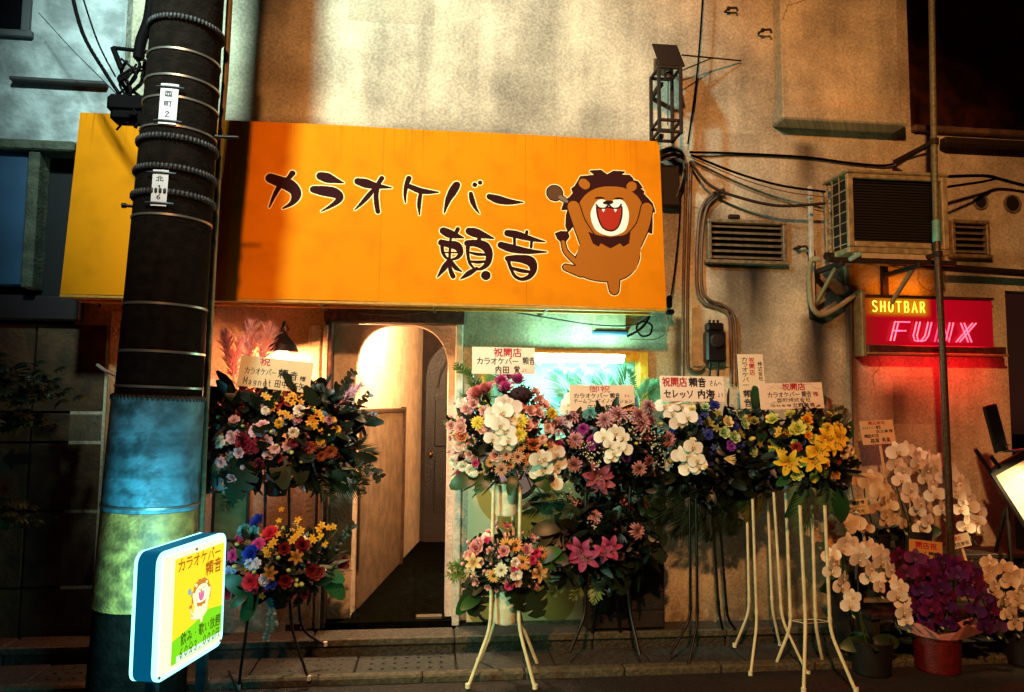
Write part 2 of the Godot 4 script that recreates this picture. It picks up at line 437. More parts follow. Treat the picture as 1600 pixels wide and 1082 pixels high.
# the singing lion of the shop's emblem, drawn in a box of about 1000 by 1080
func lion(ink: Ink, place_: Callable, s: float, fur: Color, mane: Color, line: Color, red: Color, white: Color, halo: Color, mic: Color) -> void:
	var mane_pts = "370,128 440,124 485,158 530,130 602,134 565,158 640,160 664,184 630,190 700,205 728,245 705,250 742,275 735,290 800,360 818,418 798,412 800,500 797,568 760,550 720,480 660,560 640,640 600,664 575,640 508,676 440,640 425,664 385,642 340,560 290,470 242,520 213,556 198,520 203,440 215,400 172,402 185,360 212,330 250,290 240,255 262,240 300,170 345,165 410,158"
	var face = "510,236 610,250 690,300 732,370 725,450 690,530 620,578 510,592 400,578 330,530 295,450 288,370 330,300 410,250"
	var body = "335,640 290,690 262,760 275,830 320,872 400,895 500,903 600,882 670,830 706,760 710,700 695,640 600,600 430,600"
	var muzzle = "410,345 450,330 490,345 530,345 570,330 610,352 638,420 632,500 600,560 510,588 420,560 380,500 370,420"
	var mouth = "410,385 450,395 490,385 540,395 584,380 588,440 570,510 540,545 500,552 455,530 428,480 415,430"
	var limbs = ["250,384,42 290,500,44 360,640,62", "766,394,40 735,520,44 660,640,62", "196,808,20 240,822,26 300,838,34", "530,890,40 532,930,36 534,962,30", "176,632,12 196,700,15 262,766,18"]
	var tail = "128,575 160,562 205,564 214,595 190,628 165,630 138,605"
	var put = func(txt: String) -> Array:
		var out = []
		for p in Ink.parse(txt)[0]:
			var q: Vector2 = place_.call(Vector2(p.x, p.y))
			out.append(Vector3(q.x, q.y, p.z * s))
		return out
	for stage in 3:                                  # halo, outline, fill
		var g: float = [13.0 * s, 7.0 * s, 0.0][stage]
		var c1: Color = [halo, line, mane][stage]
		var c2: Color = [halo, line, fur][stage]
		for sh in [mane_pts, tail]:
			var q: Array = put.call(sh)
			ink.fill(q, c1)
			if g > 0.0:
				for k in q.size():
					q[k].z = g
				q.append(q[0])
				ink.stroke(q, c1, 0.0, false)
		var m1: Vector2 = place_.call(Vector2(118, 287))
		ink.seg(m1, m1 + Vector2(0.01, 0), 52 * s + g, 52 * s + g, [halo, line, mic][stage])
		ink.stroke(put.call("160,318,16 200,345,12"), [halo, line, mic.lightened(0.2)][stage], g, false)
		for lb in limbs:
			ink.stroke(put.call(lb), c2, g)
		var qb: Array = put.call(body)
		ink.fill(qb, c2, true)
		if g > 0.0:
			for k in qb.size():
				qb[k].z = g
			qb.append(qb[0])
			ink.stroke(qb, c2)
	# head over the arms
	for ear in ["318,215,34 330,225,34", "660,235,34 655,240,34"]:
		ink.stroke(put.call(ear), line, 7 * s, false)
		ink.stroke(put.call(ear), fur, 0.0, false)
	var qf: Array = put.call(face)
	ink.fill(qf, fur, true)
	for lb in [limbs[0], limbs[1]]:
		ink.stroke(put.call(lb), line, 7 * s)
	for lb in [limbs[0], limbs[1]]:
		ink.stroke(put.call(lb), fur)
	ink.fill(put.call("340,610 690,610 706,760 640,850 320,850 270,760"), fur, true)
	ink.fill(put.call("352,560 420,585 510,596 600,585 650,560 640,640 600,664 575,640 508,676 440,640 425,664 385,642"), mane)
	ink.fill(put.call(muzzle), white, true)
	var qm: Array = put.call(mouth)
	ink.fill(qm, red, true)
	for k in qm.size():
		qm[k].z = 5 * s
	qm.append(qm[0])
	ink.stroke(qm, line)
	for bump in ["448,362,32", "548,362,32"]:
		ink.stroke(put.call(bump), white)
	ink.stroke(put.call("408,368,5 430,390,5 470,392,5 496,370,5 525,392,5 565,390,5 584,366,5"), line)
	for fang in ["446,398 472,398 458,424", "530,398 556,398 543,424"]:
		ink.fill(put.call(fang), white)
	ink.fill(put.call("455,350 490,338 528,345 520,360 490,368 462,362"), line, true)
	ink.stroke(put.call("402,322,5 430,318,7 462,322,5"), line)
	ink.stroke(put.call("538,326,5 566,322,7 594,326,5"), line)

# a name board: card, its print, and the stick behind it. lines: [text, colour, x0, x1, y, height] in hundredths of the board
func name_board(parent: Node, at: Vector3, w: float, h: float, roll: float, lines: Array, stick: float, paper = Color("e2c9a0"), lean = -0.12, upright = false, res = 1500.0) -> MeshInstance3D:
	var ink = Ink.new(int(w * res), int(h * res), paper)
	for l in lines:
		if upright:
			write(ink, l[0], l[1], l[2] * 0.01 * ink.h, l[3] * 0.01 * ink.h, l[4] * 0.01 * ink.w, l[5] * 0.01 * ink.w, 6.0, true)
		else:
			write(ink, l[0], l[1], l[2] * 0.01 * ink.w, l[3] * 0.01 * ink.w, l[4] * 0.01 * ink.h, l[5] * 0.01 * ink.h, l[6] if l.size() > 6 else 6.0)
	var print_ = plain(Color.WHITE, 0.75)
	print_.albedo_texture = ink.texture()
	print_.texture_repeat = false
	print_.backlight_enabled = true; print_.backlight = Color(0.3, 0.3, 0.3)
	var holder = MB.new()
	holder.box(Vector3(0, 0, -0.002), Vector3(w, h, 0.003), 0.001)
	var pp = plain(paper, 0.8)
	pp.backlight_enabled = true; pp.backlight = Color(0.5, 0.5, 0.5)
	var card = part("name_board", holder, pp, parent)
	card.position = at - (parent as Node3D).position
	card.rotation = Vector3(lean, 0, roll)
	var face = MB.new()
	face.quad(Vector3(-w / 2, -h / 2, 0.0015), Vector3(w / 2, -h / 2, 0.0015), Vector3(w / 2, h / 2, 0.0015), Vector3(-w / 2, h / 2, 0.0015), Vector3.BACK)
	part("printed_face", face, print_, card)
	if stick > 0.0:
		var st = MB.new()
		st.box(Vector3(0.01, -h / 2 - stick / 2 + 0.03, -0.012), Vector3(0.018, stick, 0.008), 0.002)
		part("stick", st, plain(Color("c9a878"), 0.8), card)
	return card

# ---------------------------------------------------------------- flowers and leaves, about one unit in radius, looking along +y
func petal_mat() -> StandardMaterial3D:
	if not mats.has("petal"):
		var m = plain(Color.WHITE, 0.65)
		m.vertex_color_use_as_albedo = true
		m.backlight_enabled = true; m.backlight = Color(0.22, 0.22, 0.22)
		mats["petal"] = m
	return mats["petal"]

func leaf_mat() -> StandardMaterial3D:
	if not mats.has("leaf"):
		var m = plain(Color.WHITE, 0.42)
		m.vertex_color_use_as_albedo = true
		m.backlight_enabled = true; m.backlight = Color(0.2, 0.2, 0.2)
		mats["leaf"] = m
	return mats["leaf"]

func bloom(kind: String, hex: String, hex2: String, variant: int) -> ArrayMesh:
	var key = "%s/%s/%s/%d" % [kind, hex, hex2, variant]
	if cache.has(key):
		return cache[key]
	var a = lin(hex)
	var b = lin(hex2)
	var m = MB.new()
	var I = Transform3D.IDENTITY
	var r = RandomNumberGenerator.new()
	r.seed = hash(key)
	match kind:
		"carnation":
			for ring in [[9, 0.1, 0.9, 0.36], [8, 0.55, 0.8, 0.34], [7, 0.95, 0.62, 0.28], [5, 1.3, 0.45, 0.22]]:
				for k in ring[0]:
					m.petal(I, TAU * (k + r.randf_range(-0.25, 0.25)) / ring[0] + ring[1] * 2.0, ring[1] + r.randf_range(-0.15, 0.15), -0.35, ring[2], ring[3], 0.45, 0.25, 0.05, a, b, 3, 0.06)
		"rose":
			for ring in [[6, 0.25, 0.85, 0.42, 0.3], [6, 0.75, 0.72, 0.38, 0.2], [5, 1.15, 0.62, 0.3, 0.1], [3, 1.4, 0.5, 0.2, 0.05]]:
				for k in ring[0]:
					m.petal(I, TAU * (k + r.randf_range(-0.15, 0.15)) / ring[0] + ring[1] * 3.0, ring[1], 0.35, ring[2], ring[3], 0.4, 0.4, ring[4], a, b, 4, 0.02)
		"gerbera":
			for ring in [[15, 0.12, 0.95, 0.12], [13, 0.28, 0.75, 0.1]]:
				for k in ring[0]:
					m.petal(I, TAU * (k + r.randf_range(-0.2, 0.2)) / ring[0] + ring[1], ring[1] + r.randf_range(-0.06, 0.06), -0.2, ring[2], ring[3], 0.6, 0.2, 0.1, a, b, 3)
			m.ball(Vector3(0, 0.06, 0), Vector3(0.26, 0.14, 0.26), 4, 9, lin("3a2410"), lin("6d4a18"))
		"daisy":
			for k in 12:
				m.petal(I, TAU * (k + r.randf_range(-0.15, 0.15)) / 12, 0.1 + r.randf_range(-0.05, 0.1), -0.15, 0.85, 0.2, 0.45, 0.1, 0.15, a, b, 3)
			m.ball(Vector3(0, 0.07, 0), Vector3(0.24, 0.12, 0.24), 4, 9, lin("8d7220"), lin("a58a2c"))
		"dahlia":
			for ring in [[14, -0.15, 0.98, 0.15], [13, 0.22, 0.9, 0.14], [11, 0.6, 0.78, 0.13], [9, 0.95, 0.6, 0.11], [5, 1.3, 0.45, 0.09]]:
				for k in ring[0]:
					m.petal(I, TAU * (k + r.randf_range(-0.25, 0.25)) / ring[0] + ring[1] * 2.0, ring[1] + r.randf_range(-0.1, 0.1), -0.25, ring[2], ring[3], 0.75, 0.55, 0.03, a, b, 3)
		"lily":
			for k in 6:
				m.petal(I, TAU * (k + r.randf_range(-0.12, 0.12)) / 6, 0.85 + (k % 2) * 0.12, -1.25, 1.25, 0.26 + 0.06 * (k % 2), 0.75, 0.25, 0.03, a, b, 5, 0.02)
			for k in 5:
				var d = Vector3(cos(k * 1.257) * 0.25, 0.75, sin(k * 1.257) * 0.25)
				m.tube([Vector3.ZERO, d], 0.02, 3, lin("a8a858"))
				m.ball(d, Vector3(0.05, 0.03, 0.1), 3, 5, lin("6b2a10"))
		"orchid":
			for k in 2:
				m.petal(I, PI * k + r.randf_range(-0.08, 0.08), 0.12, -0.25, 0.98, 0.62, 0.42, 0.12, 0.06, b, a, 4, 0.02)
			for k in 3:
				m.petal(I, PI / 2 + TAU * k / 3 + r.randf_range(-0.06, 0.06), 0.02, -0.2, 0.88, 0.34, 0.6, 0.15, 0.05, b, a, 4, 0.01, -0.05)
			for k in 3:
				m.petal(I, -PI / 2 + (k - 1) * 0.7, 0.7, -0.5, 0.34, 0.12, 0.6, 0.5, 0.02, lin("b79a30") if a.get_luminance() > 0.2 else a * 1.6, lin("c8a890") if a.get_luminance() > 0.2 else b, 3, 0.0, 0.03)
			m.ball(Vector3(0, 0.13, 0), Vector3(0.08, 0.12, 0.08), 3, 6, a)
		"star":
			for k in 5:
				m.petal(I, TAU * k / 5 + r.randf_range(-0.1, 0.1), 0.2, -0.3, 0.9, 0.3, 0.6, 0.2, 0.05, a, b, 2)
			m.ball(Vector3(0, 0.12, 0), Vector3(0.16, 0.12, 0.16), 3, 6, b)
		"bud":
			m.ball(Vector3(0, 0.5, 0), Vector3(0.42, 0.75, 0.42), 5, 8, b, a)
			for k in 4:
				m.petal(I, TAU * k / 4, 1.2, 0.3, 0.9, 0.3, 0.7, 0.4, 0.1, lin("3a5020"), a, 3)
		"cone":                                     # ginger and protea heads: pointed bracts round an axis
			for ring in 7:
				for k in 7:
					m.petal(I, TAU * (k + ring * 0.5) / 7, 0.35 + ring * 0.17, 0.35, 1.0 - ring * 0.07, 0.15, 0.8, 0.4, 0.05, a, b, 3, 0.0, ring * 0.06)
		"bird":                                     # long narrow spikes to one side
			for k in 9:
				m.petal(I, -0.5 + k * 0.12 + r.randf_range(-0.1, 0.1), 0.25 + 0.1 * (k % 4), 0.1, 1.3, 0.07, 0.9, 0.5, 0.02, a, b, 4)
	cache[key] = m.mesh()
	return cache[key]

func leaf(kind: String, hex: String, hex2: String, variant: int) -> ArrayMesh:   # grows along +y, looks along +z, one unit long
	var key = "%s/%s/%s/%d" % [kind, hex, hex2, variant]
	if cache.has(key):
		return cache[key]
	var a = lin(hex)
	var b = lin(hex2)
	var m = MB.new()
	var r = RandomNumberGenerator.new()
	r.seed = hash(key)
	var up = Transform3D(Basis(Vector3.RIGHT, Vector3.BACK, Vector3.DOWN) , Vector3.ZERO)
	# up maps petal space (out = x, normal = y) so that out runs along +y here
	up.basis = Basis(Vector3(0, 1, 0), Vector3(0, 0, 1), Vector3(1, 0, 0))
	match kind:
		"broad":
			m.petal(up, 0.0, 0.15, -0.6 - 0.2 * variant, 1.0, 0.24, 0.65, 0.18, 0.0, a, b, 6)
		"palm":
			var bend = 0.25 + 0.12 * variant
			var pts = []
			for k in 13:
				var s = k / 12.0
				pts.append(Vector3(0.04 * sin(s * 3.0 + variant), s * (1.0 - 0.12 * s), -bend * s * s))
			m.tube(pts, [0.014, 0.013, 0.012, 0.011, 0.01, 0.009, 0.008, 0.008, 0.007, 0.006, 0.005, 0.004, 0.003], 4, a)
			for k in 22:
				var s = 0.16 + 0.84 * k / 21.0
				var p: Vector3 = pts[int(s * 11.99)].lerp(pts[int(s * 11.99) + 1], s * 11.99 - int(s * 11.99))
				for sd in [-1.0, 1.0]:
					var d = Vector3(sd * (0.95 - 0.6 * s), 0.5 + 0.45 * s, -0.25 - 0.2 * r.randf()).normalized()
					var ln = 0.5 * sin(PI * (0.18 + 0.72 * s)) * r.randf_range(0.9, 1.1)
					var wv = Vector3(0, 0, 1).cross(d).normalized() * 0.016
					var q = p + d * ln * 0.5 + Vector3(0, 0, 0.02)
					var e = p + d * ln + Vector3(0, 0, -0.06 * ln)
					var nn = d.cross(wv).normalized()
					if nn.z < 0.0: nn = -nn
					var f = m.put(p, nn, a); m.put(q - wv, nn, a.lerp(b, 0.6)); m.put(q + wv, nn, a.lerp(b, 0.6)); m.put(e, nn, b)
					m.face(f, f + 1, f + 2); m.face(f + 1, f + 3, f + 2)
		"monstera":
			var out = PackedVector2Array()
			for sd in [1.0, -1.0]:
				for j in 25:
					var s = j / 24.0 if sd > 0 else 1.0 - j / 24.0
					if (sd > 0 and j == 24) or (sd < 0 and j == 24): continue
					var w = 0.44 * pow(sin(PI * pow(0.08 + 0.9 * s, 0.75)), 0.6)
					if j % 5 == 3 and s > 0.15 and s < 0.92:
						w *= 0.38
					out.append(Vector2(sd * w, s - 0.1 * (1.0 - s) * w * 2.0))
			var ids = Geometry2D.triangulate_polygon(out)
			var first = m.v.size()
			for p in out:
				m.put(Vector3(p.x, p.y, -0.35 * p.y * p.y - 0.5 * absf(p.x) * absf(p.x)), Vector3(p.x * 0.6, p.y * 0.5, 1).normalized(), a.lerp(b, p.y))
			for k in range(0, ids.size(), 3):
				m.face(first + ids[k], first + ids[k + 1], first + ids[k + 2])
		"eucalyptus", "fern":
			var n = 11 if kind == "eucalyptus" else 20
			var pts = []
			for k in n + 1:
				var s = float(k) / n
				pts.append(Vector3(0.06 * sin(s * 4.0 + variant), s, -0.2 * s * s))
			m.tube(pts, 0.008, 3, a)
			for k in range(1, n + 1):
				for sd in [-1.0, 1.0]:
					var s = float(k) / n
					var ln: float = (0.13 if kind == "eucalyptus" else 0.3 * sin(PI * (0.1 + 0.85 * s))) * r.randf_range(0.8, 1.15)
					var bs = Basis(Vector3.BACK, r.randf_range(-0.35, 0.35) - sd * (1.0 if kind == "eucalyptus" else 0.9)) * Basis(Vector3.UP, r.randf_range(-0.7, 0.7))
					m.petal(Transform3D(bs, pts[k]) * up, 0.0, 0.1, -0.3, ln, ln * (0.42 if kind == "eucalyptus" else 0.13), 0.55, 0.15, 0.0, a, b, 2)
		"plume":
			for k in 170:
				var s = r.randf()
				var p = Vector3(r.randf_range(-0.05, 0.05), 0.25 + 0.75 * s, r.randf_range(-0.05, 0.05))
				var d = Vector3(r.randf_range(-1, 1), r.randf_range(0.5, 1.6), r.randf_range(-1, 1)).normalized() * (0.12 + 0.14 * sin(PI * s)) 
				var wv = d.cross(Vector3.BACK).normalized() * 0.011
				m.tri(p - wv, p + wv, p + d, d.cross(wv).normalized(), a.lerp(b, r.randf()))
			m.tube([Vector3.ZERO, Vector3(0, 0.95, 0)], 0.01, 3, a)
		"blade":
			for k in 3:
				m.petal(Transform3D(Basis(Vector3.BACK, (k - 1) * 0.35), Vector3.ZERO) * up, 0.0, 0.1, -0.5, 1.0 - 0.15 * absf(k - 1), 0.035, 0.6, 0.3, 0.0, a, b, 5)
	cache[key] = m.mesh()
	return cache[key]

var part_no = {}
func sprig(parent: Node3D, called: String, m: ArrayMesh, mat: Material, at: Vector3, bs: Basis, size: float) -> MeshInstance3D:
	var key = str(parent.get_instance_id()) + called
	var k: int = part_no.get(key, 0)
	part_no[key] = k + 1
	var o = MeshInstance3D.new()
	o.mesh = m; o.material_override = mat
	o.name = called if k == 0 else "%s_%03d" % [called, k]
	parent.add_child(o, true)
	o.transform = Transform3D(bs.scaled(Vector3.ONE * size), at - parent.position)
	return o

# "kind colour colour size" blooms at the given points of a bouquet with this middle
func blooms(parent: Node3D, kind: String, hex: String, hex2: String, size: float, middle: Vector3, pts: String, look = 0.55) -> void:
	var called: String = {"carnation": "carnation", "rose": "rose", "gerbera": "gerbera", "daisy": "daisy", "dahlia": "dahlia", "lily": "lily", "orchid": "orchid_blossom", "star": "small_blossom", "bud": "flower_bud", "cone": "ginger_flower", "bird": "spiky_flower"}[kind]
	for p in vecs(pts):
		var nn: Vector3 = (p - middle).normalized().lerp(Vector3(rng.randf_range(-0.3, 0.3), rng.randf_range(-0.1, 0.4), 1.0), look).normalized()
		var spin = rng.randf() * TAU
		if kind == "orchid":
			nn = Vector3(nn.x, nn.y * 0.5, nn.z).normalized()
			spin = rng.randf_range(-0.35, 0.35)
		sprig(parent, called, bloom(kind, hex, hex2, rng.randi() % 3), petal_mat(), p, upright(nn, spin) if kind == "orchid" else facing(nn, spin), size * rng.randf_range(0.66, 0.98))

func upright(nn: Vector3, spin: float) -> Basis:     # +y along nn, +z towards the sky: an orchid's upper sepal points up
	var z = (Vector3.UP - nn * nn.y).normalized()
	return Basis(nn.cross(z), nn, z) * Basis(Vector3.UP, spin)

# scatter further blooms over the front of a bouquet. sorts: [kind, colour, colour, size]
func scatter(parent: Node3D, middle: Vector3, rad: Vector3, sorts: Array, count: int, gap: float, seed_: int, low = -0.75) -> void:
	var r = RandomNumberGenerator.new()
	r.seed = seed_
	count = int(count * 2.6); gap *= 0.66
	var had = []
	for ch in parent.get_children():
		if ch is MeshInstance3D and ch.has_meta("bloom"):
			had.append(ch.position + parent.position)
	var tries = 0
	while count > 0 and tries < 5000:
		tries += 1
		var d = Vector3(r.randf_range(-1, 1), r.randf_range(low, 1), r.randf_range(-0.1, 1)).normalized()
		var p = middle + d * rad * r.randf_range(0.82, 1.04)
		var free = true
		for q in had:
			if q.distance_to(p) < gap:
				free = false
				break
		if not free:
			continue
		had.append(p)
		count -= 1
		var s: Array = sorts[r.randi() % sorts.size()]
		blooms(parent, s[0], s[1], s[2], s[3], middle, "%f,%f,%f" % [p.x, p.y, p.z], 0.35)

# the green heart of a bouquet: some hundred small leaves, too many to pick apart
func greens(parent: Node3D, middle: Vector3, rad: Vector3, count: int, seed_: int, a = "16240f", b = "2c3d16", size = 0.09) -> void:
	var r = RandomNumberGenerator.new()
	r.seed = seed_
	var m = MB.new()
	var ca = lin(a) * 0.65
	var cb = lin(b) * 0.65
	for k in count:
		var d = Vector3(r.randf_range(-1, 1), r.randf_range(-1, 1), r.randf_range(-0.8, 1)).normalized()
		var p: Vector3 = middle - parent.position + d * rad * r.randf_range(0.35, 0.95)
		var bs = facing((d + Vector3(r.randf_range(-0.8, 0.8), r.randf_range(-0.6, 0.8), r.randf_range(-0.8, 0.8))).normalized(), r.randf() * TAU)
		var t = r.randf()
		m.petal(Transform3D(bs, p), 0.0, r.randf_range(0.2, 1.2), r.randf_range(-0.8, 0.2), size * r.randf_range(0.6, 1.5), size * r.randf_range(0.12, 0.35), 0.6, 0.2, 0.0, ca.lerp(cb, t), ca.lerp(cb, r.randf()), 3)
	var o = part("foliage", m, leaf_mat(), parent)
	o.set_meta("kind", "stuff")

# sprays of tiny round blossoms: one mass
func specks(parent: Node3D, pts: String, spread: float, count: int, size: float, hex: String, seed_: int, called = "gypsophila_spray") -> void:
	var r = RandomNumberGenerator.new()
	r.seed = seed_
	var m = MB.new()
	for q in vecs(pts):
		for k in count:
			var d = Vector3(r.randfn(), r.randfn(), r.randfn() * 0.5) * spread
			var p: Vector3 = q - parent.position + d
			m.ball(p, Vector3.ONE * size * r.randf_range(0.7, 1.2), 3, 5, lin(hex))
			if k % 3 == 0:
				m.tube([q - parent.position - Vector3(0, spread, 0.05), p], 0.0012, 3, lin("2c3a18"))
	var o = part(called, m, petal_mat(), parent)
	o.set_meta("kind", "stuff")

# leaves that start at a and reach to b
func leaves(parent: Node3D, kind: String, hex: String, hex2: String, ends: Array, roll = 0.0) -> void:
	var called: String = {"broad": "leaf", "palm": "palm_frond", "monstera": "monstera_leaf", "eucalyptus": "eucalyptus_twig", "fern": "fern_frond", "plume": "pampas_plume", "blade": "grass_blade"}[kind]
	for e in ends:
		var d: Vector3 = e[1] - e[0]
		var y = d.normalized()
		var z: Vector3 = (Vector3(0.15, 0.35, 1) - y * y.dot(Vector3(0.15, 0.35, 1))).normalized()
		var bs = Basis(y.cross(z), y, z) * Basis(Vector3.UP, roll + rng.randf_range(-0.35, 0.35))
		sprig(parent, called, leaf(kind, hex, hex2, rng.randi() % 3), leaf_mat(), e[0], bs, d.length())

# ---------------------------------------------------------------- the bar's wall: plaster with stains, 8 m by 5.4 m of it
const WALL_AT := Vector2(-3.0, 0.0)
const WALL_SIZE := Vector2(8.0, 5.4)

func wall_mat() -> StandardMaterial3D:
	if mats.has("wall"):
		return mats["wall"]
	var w = 1600
	var h = 1080
	var big = noise(0.006, 4, 11).get_image(w, h).get_data()
	var fine = noise(0.19, 3, 12).get_image(w, h).get_data()
	var pore = noise(0.045, 4, 15).get_image(w, h).get_data()
	var drip_im = noise(0.02, 4, 13).get_image(w, h / 9)
	drip_im.resize(w, h, Image.INTERPOLATE_CUBIC)
	var drip = drip_im.get_data()
	var dark = PackedFloat32Array()
	dark.resize(w * h)
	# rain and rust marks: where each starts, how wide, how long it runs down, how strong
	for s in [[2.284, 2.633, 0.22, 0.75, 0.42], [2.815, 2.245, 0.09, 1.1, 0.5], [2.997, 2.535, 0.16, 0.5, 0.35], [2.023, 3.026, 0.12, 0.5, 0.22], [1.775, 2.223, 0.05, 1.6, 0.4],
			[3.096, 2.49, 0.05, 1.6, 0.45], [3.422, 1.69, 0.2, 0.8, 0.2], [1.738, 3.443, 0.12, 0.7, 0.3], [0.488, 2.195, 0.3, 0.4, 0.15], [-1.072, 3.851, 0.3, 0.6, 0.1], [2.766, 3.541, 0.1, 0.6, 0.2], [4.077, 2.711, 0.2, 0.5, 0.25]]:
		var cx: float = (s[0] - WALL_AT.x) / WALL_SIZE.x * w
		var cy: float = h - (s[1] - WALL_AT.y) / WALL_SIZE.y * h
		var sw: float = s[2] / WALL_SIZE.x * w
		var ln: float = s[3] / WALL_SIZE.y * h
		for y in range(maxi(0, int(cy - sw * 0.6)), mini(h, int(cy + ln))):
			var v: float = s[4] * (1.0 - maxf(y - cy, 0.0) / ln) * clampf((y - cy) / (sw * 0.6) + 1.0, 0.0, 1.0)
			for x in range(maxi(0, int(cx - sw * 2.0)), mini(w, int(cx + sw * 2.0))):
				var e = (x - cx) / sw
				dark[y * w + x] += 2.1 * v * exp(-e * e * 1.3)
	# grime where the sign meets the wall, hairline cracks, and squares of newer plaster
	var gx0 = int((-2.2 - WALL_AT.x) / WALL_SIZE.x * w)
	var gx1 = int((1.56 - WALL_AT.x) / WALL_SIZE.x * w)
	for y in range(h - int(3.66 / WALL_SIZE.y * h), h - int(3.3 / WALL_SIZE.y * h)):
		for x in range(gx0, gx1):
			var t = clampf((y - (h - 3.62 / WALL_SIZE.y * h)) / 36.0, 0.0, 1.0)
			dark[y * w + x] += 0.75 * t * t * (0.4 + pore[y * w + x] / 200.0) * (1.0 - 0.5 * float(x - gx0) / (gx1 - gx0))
	var r = RandomNumberGenerator.new()
	r.seed = 21
	for k in 7:
		var x = r.randf_range(0.1, 0.9) * w
		var y = r.randf_range(0.05, 0.9) * h
		var a = r.randf_range(0.6, 2.4)
		for j in int(r.randf_range(40, 170)):
			a += r.randf_range(-0.45, 0.45)
			x += cos(a); y += absf(sin(a))
			if x > 1 and x < w - 2 and y < h - 2:
				dark[int(y) * w + int(x)] += 0.22
				dark[int(y) * w + int(x) + 1] += 0.2
	for q in [[0.62, 0.33, 90, 60], [0.56, 0.62, 60, 110], [0.8, 0.66, 80, 70], [0.3, 0.16, 120, 50]]:
		for y in range(int(q[1] * h), int(q[1] * h) + int(q[3])):
			for x in range(int(q[0] * w), int(q[0] * w) + int(q[2])):
				dark[y * w + x] += 0.05 + 0.04 * (pore[y * w + x] / 128.0)
	var px = PackedByteArray()
	px.resize(w * h * 3)
	var rel = PackedByteArray()
	rel.resize(w * h)
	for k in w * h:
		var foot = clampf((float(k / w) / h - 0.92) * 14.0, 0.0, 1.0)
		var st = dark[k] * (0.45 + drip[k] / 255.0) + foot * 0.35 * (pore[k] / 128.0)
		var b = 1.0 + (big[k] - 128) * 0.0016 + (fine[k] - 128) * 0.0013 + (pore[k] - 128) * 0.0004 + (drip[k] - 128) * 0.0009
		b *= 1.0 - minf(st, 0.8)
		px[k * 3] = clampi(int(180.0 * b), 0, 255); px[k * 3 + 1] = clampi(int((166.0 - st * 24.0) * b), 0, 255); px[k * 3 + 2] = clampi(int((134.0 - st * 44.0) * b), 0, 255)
		rel[k] = clampi(128 + (fine[k] - 128) * 3 / 4 + (pore[k] - 128) / 5, 0, 255)
	var m = StandardMaterial3D.new()
	m.albedo_texture = ImageTexture.create_from_image(Image.create_from_data(w, h, false, Image.FORMAT_RGB8, px))
	m.heightmap_enabled = true; m.heightmap_scale = 0.22
	m.heightmap_texture = ImageTexture.create_from_image(Image.create_from_data(w, h, false, Image.FORMAT_L8, rel))
	m.roughness = 0.9
	mats["wall"] = m
	return m

func wall_uv(m: MB) -> MB:
	for k in m.v.size():
		m.t[k] = Vector2((m.v[k].x - WALL_AT.x + m.v[k].z * 0.7) / WALL_SIZE.x, 1.0 - (m.v[k].y - WALL_AT.y) / WALL_SIZE.y)
	return m

func block(m: MB, x0: float, x1: float, y0: float, y1: float, z0: float, z1: float, bev = 0.0) -> void:
	m.box(Vector3((x0 + x1) / 2, (y0 + y1) / 2, (z0 + z1) / 2), Vector3(absf(x1 - x0), absf(y1 - y0), absf(z1 - z0)), bev)

func legs_from(parent: Node3D, paths: Array, r: float, mat: Material, foot_mat: Material = null) -> void:
	for p in paths:
		var m = MB.new()
		var q = []
		for k in p.size():                        # round the bend a little
			if k == 0 or k == p.size() - 1:
				q.append(p[k] - parent.position)
			else:
				var b0: Vector3 = p[k].move_toward(p[k - 1], 0.07)
				var b1: Vector3 = p[k].move_toward(p[k + 1], 0.07)
				for s in 5:
					q.append(b0.bezier_interpolate(b0.lerp(p[k], 0.66), b1.lerp(p[k], 0.66), b1, s / 4.0) - parent.position)
		m.tube(q, r, 8)
		var leg = part("leg", m, mat, parent)
		var j = MB.new()
		var jd: Vector3 = (q[1] - q[0]).normalized() * 0.014
		j.tube([q[1] - jd, q[1] + jd], r * 1.3, 8)
		part("leg_collar", j, mat, leg)
		if foot_mat:
			var f = MB.new()
			var e: Vector3 = q[q.size() - 1]
			f.tube([e + Vector3(0, 0.025, 0), e], r * 1.45, 8)
			part("rubber_foot", f, foot_mat, leg)

